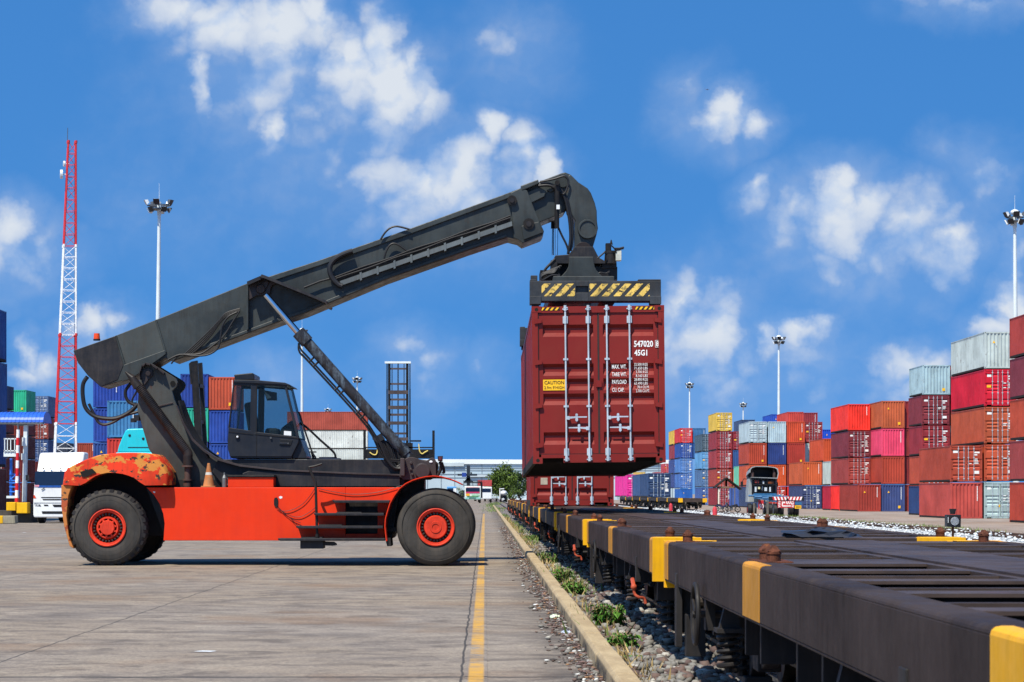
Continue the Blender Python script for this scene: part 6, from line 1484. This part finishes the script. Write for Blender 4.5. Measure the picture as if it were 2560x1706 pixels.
    m.prism([g(*p) for p in ((1954.5,1254.5),(1962,1254.5),(1963,1259),(1958,1258),(1956,1266),(1954.5,1266))], Y-.045, Y-.03); m.box(PX(1956, Y), PX(1977, Y), Y-.045, Y-.03, PZ(1267, Y), PZ(1264, Y)); m.build('chevron_board', [RW, RWW], r)
    m = MB(); m.box(PX(1987, Y), PX(2003, Y), Y-.04, Y, PZ(1272, Y), PZ(1264, Y)); m.k = 1
    for q in range(4): m.box(PX(1990+q*3, Y), PX(1991.6+q*3, Y), Y-.046, Y-.038, PZ(1270, Y), PZ(1266, Y))
    m.build('number_plate', [CYEL, TB], r)
    m = MB(); m.box(PX(1987, Y), PX(2004, Y), Y, Y+.2, PZ(1262, Y), PZ(1256, Y)); m.build('light_bar', BL, r)
    for u in (1944, 1958, 1983, 1996):
        m = MB(); truck_wheel(m, PX(u, Y), Y+1.3, .48, .33); m.v = [(x, y, z+zg) for x, y, z in m.v]; m.build('wheel', [TB, STEEL], r)
    for u in (1872, 1884, 1912, 1924):
        m = MB(); truck_wheel(m, PX(u, Yc), Yc-.3, .5, .3); m.v = [(x, y, z+zg-.05) for x, y, z in m.v]; m.build('wheel', [TB, REDF if u == 1872 else STEEL], r)
    Yb = Yc-1.1; m = MB(); m.box(PX(1896, Yb), PX(1909, Yb), Yb, Yb+.05, PZ(1274, Yb), PZ(1251, Yb)); m.k = 1
    text_mb(m, '90', PX(1897.5, Yc-1.1), Yc-1.115, PZ(1272, Yc-1.1), .52, .36, bold=.01); m.build('mud_flap', [RW, RWW], r)
    m = MB(); m.box(PX(1930, Y), PX(1935, Y), Y+3, Y+3.2, zg-.1, PZ(1256, Y)); m.box(PX(1880, Yc), PX(1884, Yc), Yc-.8, Yc-.6, zg-.1, PZ(1258, Yc)); m.build_split('landing_leg', paint('leg_grey', '6a665f', rough=.7, dirt=.5), r)
container_truck()

# ------------------------------------------------------------------ thatched hut, motorbikes, posts, signal lamp
def hut():
    Y = 245.0; g = lambda u, v: (PX(u, Y), PZ(v, Y)); zb = -.4
    r = thing('thatched_hut', 'small open hut with dark pitched roof in front of the maroon containers', 'hut', (PX(1815, Y), Y, zb))
    m = MB()
    for p, q in (((1815,1194),(1785,1218)), ((1815,1194),(1851,1222))):
        m.prism([g(*p), g(*q), g(q[0], q[1]+3), g(p[0], p[1]+4)], Y-1.2, Y+1.2)
    m.prism([g(*p) for p in ((1813,1196),(1818,1196),(1818,1216),(1813,1216))], Y-.1, Y+.1); m.build('roof', paint('thatch', '221c16', rough=.95, var=.3), r)
    m = MB(); m.prism([g(*p) for p in ((1790,1217),(1836,1217),(1836,1221),(1790,1221))], Y-1.0, Y-.9); m.build('tie_beam', paint('beam_brown', '6a5a48', rough=.9), r)
    for u, w, hx in ((1794.5, 1.6, 'd6d0c0'), (1834.5, .9, '6c645a')):
        m = MB(); m.box(PX(u-w, Y), PX(u+w, Y), Y-1.0, Y-.85, zb, PZ(1218, Y)); m.build('post', plain('post_'+hx, hx, rough=.8), r)
    for u in (1797, 1832): m = MB(); m.box(PX(u-.7, Y), PX(u+.7, Y), Y+.9, Y+1.0, zb, PZ(1218, Y)); m.build('post', plain('post_6c645a', '6c645a', rough=.8), r)
hut()
def motorbike(u, Y, lab, col, flip):
    zb = -.4; x = PX(u, Y); s = -1 if flip else 1
    r = thing('motorbike', lab, 'motorbike', (x, Y, zb), 'motorbikes parked by the hut')
    for dx, nm in ((-.62, 'wheel'), (.62, 'wheel')):
        m = MB(); m.lathe((x+dx*s, Y-.05, zb+.3), [(0,.22),(0,.29),(.05,.31),(.1,.29),(.1,.22)], 20); m.k = 1; m.lathe((x+dx*s, Y-.03, zb+.3), [(0,0),(0,.05),(.06,.05),(.06,0)], 10)
        for k in range(5): m.cyl((x+dx*s, Y, zb+.3), (x+dx*s+.23*math.cos(k*1.257), Y, zb+.3+.23*math.sin(k*1.257)), .012, 4)
        m.build('wheel', [TB, STEEL], r)
    m = MB(); m.prism([(x+s*a, zb+b) for a, b in ((-.65,.62),(-.2,.52),(.1,.45),(.38,.62),(.5,.88),(.42,.95),(.28,.72),(.05,.58),(-.15,.66),(-.6,.74))], Y-.12, Y+.12); m.build('bodywork', plain('bike_'+col, col, rough=.3), r, bevel=.02)
    m = MB(); m.prism([(x+s*a, zb+b) for a, b in ((-.62,.74),(-.1,.66),(-.05,.72),(-.55,.83))], Y-.12, Y+.12); m.build('seat', TB, r)
    m = MB(); m.tube([(x+s*.62, Y, zb+.3), (x+s*.46, Y, zb+.9)], .03, 6); m.tube([(x+s*.4, Y-.3, zb+1.0), (x+s*.46, Y, zb+.93), (x+s*.4, Y+.3, zb+1.0)], .018, 6); m.box(x-.2, x+.15, Y-.1, Y+.1, zb+.25, zb+.48); m.tube([(x, Y-.12, zb+.28), (x-s*.7, Y-.14, zb+.34)], .035, 6); m.build('engine_fork', STEEL, r)
motorbike(1806, 233, 'dark blue motorbike half hidden by the hut post', '2a2f52', False)
motorbike(1829, 226, 'black and white motorbike nearest the parked truck', '1c2230', True)
PR = paint('post_red', 'b8343e', rough=.6, var=.15, dirt=.3)
for u, vb, vt, Y, lb in ((1677, 1278, 1258, 190, 'red marker post left of the hut, beside the end of the far wagons'), (1787, 1291, 1266, 149, 'red marker post in front of the hut and motorbikes')):
    x = PX(u, Y); z1 = PZ(vt, Y); m = MB(); m.lathe((x, Y, -.08), [(0,.16),(z1*.75+.05,.15),(z1*.9+.06,.11),(z1+.08,.0)], 14, 'Z'); m.v = [(a, b, max(c, -.08)) for a, b, c in m.v]; o = m.build('marker_post', PR, smooth=True); tag(o, lb, 'post', 'red marker posts')
def signal():
    Y = 64.0; g = lambda u, v: (PX(u, Y), PZ(v, Y)); x = PX(2385.5, Y)
    r = thing('signal_lamp', 'black railway signal lamp with a round white grid lens and chimney cap', 'signal lamp', (x, Y, -.05)); K = paint('signal_black', '19191c', rough=.45, var=.2, dirt=.2)
    m = MB(); m.prism([g(*p) for p in ((2368,1287.5),(2403,1287.5),(2402,1319),(2368,1317.5))], Y, Y+.36); m.build('lamp_case', K, r, bevel=.012)
    m = MB(); m.cone((PX(2385, Y), Y+.18, PZ(1286, Y)), (PX(2385, Y), Y+.18, PZ(1278, Y)), .075, .09, 20); m.cone((PX(2385, Y), Y+.18, PZ(1278, Y)), (PX(2385, Y), Y+.18, PZ(1272.5, Y)), .09, .105, 20); m.build('chimney_cap', K, r, smooth=True)
    m = MB(); c = (PX(2387, Y), Y, PZ(1303.5, Y)); m.cyl((c[0], Y-.012, c[2]), (c[0], Y+.01, c[2]), .118, 32); m.k = 1
    for k in range(-4, 5): 
        q = k*.025; h_ = math.sqrt(max(0, .118**2-q*q)); m.box(c[0]+q-.004, c[0]+q+.004, Y-.017, Y-.011, c[2]-h_, c[2]+h_); m.box(c[0]-h_, c[0]+h_, Y-.018, Y-.0115, c[2]+q-.003, c[2]+q+.003)
    m.build('lens', [plain('lens_white', 'e4e8ec', rough=.3), K], r)
    m = MB(); z = PZ(1293, Y)
    for k in range(9): m.box(PX(2369.6, Y), PX(2371.2, Y), Y-.006, Y+.01, z-.012, z); z -= .019
    m.build('lettering', WHITEP, r)
    m = MB(); m.cyl((x, Y+.18, -.05), (x, Y+.18, PZ(1317, Y)), .035, 10); m.box(x-.15, x+.15, Y+.03, Y+.33, -.06, .02); m.build('lamp_post', LOCK, r)
signal()

# ------------------------------------------------------------------ far end of the yard: warehouse, trees, vehicles
def warehouse():
    Y = 700.0; g = lambda u, v: (PX(u, Y), PZ(v, Y)); x0, x1 = PX(985, Y), PX(1700, Y)
    r = thing('warehouse', 'long white warehouse with grey wall bands closing the far end of the yard', 'warehouse', ((x0+x1)/2, Y, 0))
    m = MB(); m.box(x0, x1, Y, Y+60, -.5, PZ(1160, Y)); m.build('wall', plain('warehouse_wall', 'a9bac2', rough=.6, sc=.05, var=.08), r)
    m = MB(); m.prism([g(*p) for p in ((985,1150),(1110,1148.5),(1300,1149.5),(1500,1151),(1700,1150),(1700,1160.5),(985,1160.5))], Y-.6, Y+61); m.build('roof_fascia', plain('warehouse_white', 'd7dddd', rough=.5, sc=.05, var=.06), r)
    m = MB()
    for v0, v1 in ((1170,1171.5),(1176,1177),(1185,1186.6),(1194,1195)): m.box(x0, x1, Y-.15, Y, PZ(v1, Y), PZ(v0, Y))
    for u in range(1000, 1700, 34): m.box(PX(u, Y), PX(u+1, Y), Y-.2, Y, 0, PZ(1161, Y))
    m.build('wall_band', plain('warehouse_grey', '75828b', rough=.6), r)
    m = MB()
    for u0, u1, v0, v1 in ((1080,1160,1157,1166),(1165,1240,1187,1193)): m.box(PX(u0, Y), PX(u1, Y), Y-.7, Y-.1, PZ(v1, Y), PZ(v0, Y))
    m.build_split('wall_panel', plain('warehouse_panel', 'b6c2c6', rough=.6, sc=.05), r)
warehouse()
def tree(x, y, h, w, n, leaf, label, trunk_h, name='tree', seed=1, grp='trees at the end of the yard', z0=-.1):
    rr = np.random.default_rng(seed); r = thing(name, label, name, (x, y, z0), grp)
    m = MB(); m.tube([(x, y, z0), (x+.1*w, y, z0+trunk_h*.5), (x, y, z0+trunk_h), (x+.05*w, y, z0+h*.75)], [.05*w, .04*w, .032*w, .012*w], 8, sub=2)
    for k in range(7):
        a = k*.9+seed; zz = z0+trunk_h*(.6+.1*k); m.tube([(x, y, zz), (x+.25*w*math.cos(a), y+.25*w*math.sin(a), zz+.18*h), (x+.4*w*math.cos(a), y+.4*w*math.sin(a), zz+.25*h)], [.022*w, .013*w, .006*w], 6, sub=2)
    m.build('trunk', plain('bark', '4a3b2c', rough=.9), r, smooth=True)
    K = max(12, int(n/90)); cs = []
    for k in range(K):
        u_ = rr.normal(0, 1, 3); u_ /= np.linalg.norm(u_); q = rr.uniform(.35, 1)**.5
        cs.append((x+u_[0]*w*.42*q, y+u_[1]*w*.42*q, z0+trunk_h*.75+(h-trunk_h*.75)*(.5+.46*u_[2]*q)))
    cs = np.array(cs); idx = rr.integers(0, K, n); sig = w*rr.uniform(.05, .11, K)
    C = cs[idx] + rr.normal(0, 1, (n, 3))*sig[idx][:, None]*np.array([1, 1, .75]); sz = rr.uniform(.6, 1.4, n)*w*.034
    A = rr.normal(0, 1, (n, 3)); A /= np.linalg.norm(A, axis=1)[:, None]; B = np.cross(A, rr.normal(0, 1, (n, 3))); B /= np.linalg.norm(B, axis=1)[:, None]
    V = np.stack([C-A*sz[:, None], C+B*sz[:, None]*.55, C+A*sz[:, None], C-B*sz[:, None]*.55], 1).reshape(-1, 3) - np.array([x, y, z0])
    o = fast_mesh('crown', V, np.arange(4*n).reshape(n, 4), _m[leaf]); o.parent = r
Yt = 420.0
tree(PX(1258, Yt), Yt, 6.9, 5.8, 7000, 'tree_leaf', 'large bushy green tree beside the kerb at the far end', 1.3, seed=3)
tree(PX(1296, Yt+20), Yt+20, 6.0, 5.0, 4200, 'dark_leaf', 'dark green tree between the large bushy tree and the hanging container', 1.2, seed=5)
tree(PX(1146, 440), 440, 2.9, 3.0, 1200, 'tree_leaf', 'low green bush left of the painted lorry', .4, 'bush', seed=8, grp='bushes at the end of the yard')
tree(PX(1283, 400), 400, 3.0, 3.2, 1200, 'tree_leaf', 'low bush at the foot of the dark green tree', .4, 'bush', seed=9, grp='bushes at the end of the yard')
tree(PX(1634, 640), 640, 7.0, 5.2, 900, 'dark_leaf', 'far dark tree above the navy wagon containers in front of the warehouse', 1.5, seed=12)
tree(PX(1648, 650), 650, 6.6, 4.6, 800, 'dark_leaf', 'second far dark tree, right of the first, in front of the warehouse', 1.5, seed=13)
def lorry(u, Y, w, lab, cabc, bits, cargo=None):
    s = F/Y; x = PX(u, Y); r = thing('lorry', lab, 'lorry', (x, Y, 0)); hw = w/2
    m = MB(); m.box(x-hw, x+hw, Y, Y+2, .55, 2.7); m.build('cab', plain('lorry_'+cabc, cabc, rough=.4), r, bevel=.1)
    m = MB(); m.box(x-hw*.86, x+hw*.86, Y-.03, Y+.1, 1.75, 2.4); m.build('windscreen', DGLASS, r)
    for i, (a, b, z0, z1, c) in enumerate(bits):
        m = MB(); m.box(x+a, x+b, Y-.05, Y+.05, z0, z1); m.build('painted_trim', plain('trim_'+c, c, rough=.5), r)
    for xx in (-hw+.2, hw-.2): m = MB(); truck_wheel(m, x+xx, Y+.6, .5, .35); m.build('wheel', [TB, STEEL], r)
    if cargo:
        for nm, z0, z1, y0, y1, c in cargo: m = MB(); m.box(x-hw, x+hw, Y+y0, Y+y1, z0, z1); m.build(nm, paint('cargo_'+c, c, rough=.5), r, bevel=.03)
    return r
r = lorry(1182, 357, 2.6, 'colourful painted lorry with a roof rack facing the camera on the concrete road', 'cfd6cf', [(-1.0,1.0,2.45,2.6,'c9a0a0'),(-1.1,1.1,1.55,1.78,'b0305a'),(-1.1,-.5,1.15,1.5,'e0a52a'),(-.2,1.1,1.1,1.4,'8fb89a'),(-.9,.9,.95,1.1,'3f7a4a'),(-1.2,1.2,.62,.9,'7fb8b0'),(-.6,.5,.7,.85,'d9d9d4')])
x = PX(1182, 357); m = MB()
for q in range(5): m.box(x-1.45, x+1.45, 357.3+q*.5, 357.4+q*.5, 3.2, 3.3)
for z in (2.75, 3.0, 3.3, 3.45): m.box(x-1.45, x+1.45, 357.2, 357.28, z, z+.08)
for q in (-1.45, -.7, 0, .7, 1.4): m.box(x+q-.04, x+q+.04, 357.2, 357.3, 2.6, 3.6)
m.box(x+1.2, x+1.55, 357.3, 358.5, .8, 3.3); m.build('roof_rack', TB, r)
lorry(1212, 395, 2.5, 'plain white lorry partly hidden behind the painted lorry', 'd8dcdc', [], [('box_body', 2.8, 3.9, 1.5, 8, 'a03c3c')])
lorry(1227, 430, 2.6, 'pale grey lorry with a green box, half covered by the large tree', 'aebcc0', [], [('box_body', 2.6, 3.7, .8, 8, '3fa05a'), ('box_top', 3.7, 4.1, 1.2, 8, 'c05a48')])
def tanker():
    Y = 400.0; x = PX(1259, Y); r = thing('tank_trailer', 'white rounded tank trailer under the large tree', 'tank trailer', (x, Y, 0))
    m = MB(); m.ball((x, Y+2, 1.55), .68, 2.6, .55, 20, 12); m.build('tank', WT, r, smooth=True)
    m = MB(); m.box(x-.6, x+.6, Y, Y+4, .75, 1.05)
    m.build('tank_frame', TB, r)
    for xx in (-.5, .5): m = MB(); truck_wheel(m, x+xx, Y+1, .45, .3); m.build('wheel', [TB, STEEL], r)
    m = MB(); m.box(x-.75, x-.6, Y+.5, Y+.7, .5, 2.5); m.box(x-.7, x+.1, Y+.5, Y+.7, 2.3, 2.45); m.build('ladder', WHITEP, r)
tanker()
def far_stacker():
    Y = 455.0; s = F/Y; x = PX(1171, Y); r = thing('distant_crane', 'dark container crane with raised mast and wide crossbeam standing behind the painted lorry', 'crane', (x, Y, 0)); K = plain('crane_dark', '1d2732', rough=.6)
    m = MB(); m.box(x-.35, x+.35, Y, Y+.6, .8, PZ(1164, Y)); m.add([(x-.9, Y, PZ(1205, Y)), (x+.9, Y, PZ(1205, Y)), (x+.3, Y, PZ(1195, Y)), (x-.3, Y, PZ(1195, Y)), (x-.9, Y+.6, PZ(1205, Y)), (x+.9, Y+.6, PZ(1205, Y)), (x+.3, Y+.6, PZ(1195, Y)), (x-.3, Y+.6, PZ(1195, Y))], [(0,1,2,3),(4,7,6,5),(0,3,7,4),(1,5,6,2),(0,4,5,1)]); m.build('crane_mast', K, r)
    m = MB(); m.box(PX(1144, Y), PX(1193, Y), Y-.3, Y, PZ(1190, Y), PZ(1185, Y)); m.box(PX(1176, Y), PX(1180, Y), Y-.3, Y, PZ(1186, Y), PZ(1181, Y)); m.build('crossbeam', K, r)
    m = MB(); m.box(PX(1155, Y), PX(1166, Y), Y-.6, Y-.32, PZ(1193, Y), PZ(1182, Y)); m.build('blue_box', plain('box_blue', '22408c', rough=.5), r)
    m = MB(); m.box(x-1.4, x+1.4, Y+.6, Y+5, .7, 2.2); m.build('crane_body', K, r)
    for xx in (-1.4, 1.4): m = MB(); truck_wheel(m, x+xx, Y+1.2, .7, .5); m.build('wheel', [TB, STEEL], r)
far_stacker()
lorry(1129, 380, 1.6, 'small blue and white vehicle glimpsed behind the front fender of the reach stacker', '4f8fc4', [(.3,.8,.9,2.4,'d8dcdc')])

# ------------------------------------------------------------------ weeds, grass, scraps
def weed(x, y, h, n, leaf, label, sp=.14, cat='weed', seed=0, lw=.035):
    rr = random.Random(seed); r = thing('weed_plant', label, cat, (x, y, .0), 'weeds along the kerb')
    ms, ml = MB(), MB()
    for k in range(n):
        a = rr.uniform(0, 6.28); q = rr.uniform(.05, 1)**.5*sp; bx, by = x+q*.5*math.cos(a), y+q*.5*math.sin(a); tx, ty, tz = x+q*1.2*math.cos(a), y+q*1.2*math.sin(a), h*rr.uniform(.5, 1)
        ms.tube([(bx, by, -.02), ((bx+tx)/2, (by+ty)/2, tz*.6), (tx, ty, tz)], .003, 4)
        for j in range(7):
            t = rr.uniform(.25, 1); p = Vector((bx+(tx-bx)*t, by+(ty-by)*t, tz*t)); b = rr.uniform(0, 6.28); L = rr.uniform(.6, 1.3)*lw*2.2; d = Vector((math.cos(b), math.sin(b), rr.uniform(-.7, .3))).normalized(); s_ = Vector((-d.y, d.x, 0)).normalized()*L*.28; m_ = p+d*L*.45+Vector((0, 0, .012)); e = p+d*L-Vector((0, 0, L*.25))
            ml.add([p, m_+s_, e, m_-s_], [(0,1,2,3)])
    ms.build('stem', _m['dry_grass'], r); ml.build('leaves', _m[leaf], r)
def gp(u, v, z=.05): Y = (H-z)*F/(v-V0); return PX(u, Y), Y
for i, (u, v, h, n, lb, sp, lw) in enumerate(((1522,1567,.30,95,'largest leafy green weed clump behind the kerb beside the nearest wagon',.15,.03),(1556,1624,.22,46,'leafy green weed right of the kerb, nearer the camera than the largest clump',.11,.032),(1583,1650,.09,14,'small low weed nearest the camera beside the kerb',.07,.03),
        (1440,1488,.30,60,'upright green weed clump behind the kerb, next beyond the largest clump',.15,.03),(1408,1458,.30,50,'tall thin weed clump by the kerb opposite the orange brake hoses',.15,.028),(1372,1410,.28,44,'weedy green tuft where the boom shadow crosses the kerb',.16,.028),(1338,1352,.28,44,'green tuft with dry grass on the ballast side of the kerb beyond the boom shadow',.22,.03))):
    x, y = gp(u, v); weed(max(x, 1.1+sp*.9), y, h, n, 'leaf', lb, sp, seed=20+i, lw=lw)
def grass(name, spots, mat, hh):
    V, Fc = [], []; k = 0
    for (x, y, sx, sy, z, n) in spots:
        for _ in range(n):
            px, py = rng.normal(x, sx), rng.normal(y, sy); a = rng.uniform(0, 6.28); L = hh*rng.uniform(.4, 1.2); b = rng.normal(0, .45, 2)*L; w = L*.07+.004
            V += [(px-w*math.cos(a), py-w*math.sin(a), z), (px+w*math.cos(a), py+w*math.sin(a), z), (px+b[0], py+b[1], z+L)]; Fc.append((k, k+1, k+2)); k += 3
    return fast_mesh(name, V, Fc, _m[mat], 'stuff')
sp1 = []; y = 17.0
while y < 130: sp1.append((1.18+random.uniform(0, .1), y, .06, .5, .0, random.choice((0, 10, 25, 40)))); y += .9
grass('dry_grass', sp1, 'dry_grass', .16)
sp2 = [(1.2+random.uniform(0, .25), yy+random.uniform(-3, 3), .12, 1.2, .0, 80) for yy in (27, 33, 36, 41, 49, 63, 66, 72, 78, 90, 95, 110, 130, 150)] + [(PX(u, 300), 300+q, .5, 8, .0, 220) for u, q in ((1232, 0), (1240, 20), (1225, -40), (1236, -80), (1228, -110), (1250, 60))]
sp2 += [(19.6+random.uniform(0, .8), yy, .35, 1.6, -.1, 150) for yy in (88, 92, 96, 99, 104, 108, 112, 117, 124, 131, 134, 138, 143, 147, 150, 155, 66, 70, 74, 79)]
grass('grass', sp2, 'grass', .2)
def crumple(x, y, z, sx, sy, sz, name, lab, hexc, seed, grp=None):
    rr = random.Random(seed); m = MB(); m.ball((x, y, z+sz*.4), sx, sy, sz, 14, 9)
    m.v = [(a+rr.uniform(-.2, .2)*sx, b+rr.uniform(-.2, .2)*sy, max(z+.002, c+rr.uniform(-.3, .3)*sz)) for a, b, c in m.v]
    o = m.build(name, plain('plastic_'+hexc, hexc, rough=.35, var=.15)); tag(o, lab, 'litter', grp)
for (u, v, sx, sy, sz, hx, lb) in ((1387,1543,.055,.12,.03,'c9d2b4','crumpled pale green plastic bag lying against the kerb'),(1415,1583,.05,.10,.028,'aeb6c4','greyish plastic scrap by the kerb, just nearer than the pale green bag'),(1558,1627,.035,.07,.03,'d8dad6','white plastic cup on the ballast beside the leafy weed')):
    x, y = gp(u, v, .01); crumple(x, y, 0 if u < 1500 else .04, sx, sy, sz, 'plastic_scrap', lb, hx, u, 'plastic scraps by the kerb')
for (u, v, lb) in ((512, 1630, 'thin white scrap of paper on the concrete left of the yellow line'), (60, 1332, 'tiny white scrap on the concrete at the far left')):
    Y = H*F/(v-V0); x = PX(u, Y); m = MB(); m.add([(x-.10, Y-.05, .008), (x+.06, Y-.07, .006), (x+.11, Y+.02, .008), (x-.05, Y+.05, .006), (x-.02, Y, .012)], [(0,1,4),(1,2,4),(2,3,4),(3,0,4)]); o = m.build('paper_scrap', WHITEP); tag(o, lb, 'litter', 'paper scraps')
Yb = (1.465-1.115)*F/(1340-V0); xb = PX(2050, Yb); crumple(xb, Yb, 1.105, .34, .18, .05, 'tarp_bundle', 'crumpled dark tarpaulin lying on the deck of the second flat wagon', '2a2c33', 5)
# airliner low over the small right-hand cloud
def plane():
    Y = 5000.0; x, z = PX(1768, Y), PZ(224, Y); r = thing('airliner', 'tiny grey airliner left of the small cloud', 'aeroplane', (x, Y, z)); K = plain('plane_grey', '5a6f94', rough=.5)
    m = MB(); m.tube([(x-5, Y, z+.6), (x-3, Y, z), (x+3, Y, z-.3), (x+5, Y, z-.6)], [.3, .7, .7, .2], 8); m.build('fuselage', K, r)
    m = MB(); m.box(x-1, x+1.2, Y-6, Y+6, z-.2, z); m.build('wing', K, r)
    m = MB(); m.prism([(x-5.2, z+.5), (x-3.8, z+.3), (x-4.8, z+3.2), (x-5.6, z+3.2)], Y-.15, Y+.15); m.build('tail_fin', K, r)
plane()
for t in list(_tpl.values()):        # the patterns the containers were copied from are not part of the place
    for o in [x for ch in t.children for x in (*ch.children, ch)] + [t]: bpy.data.objects.remove(o, do_unlink=True)
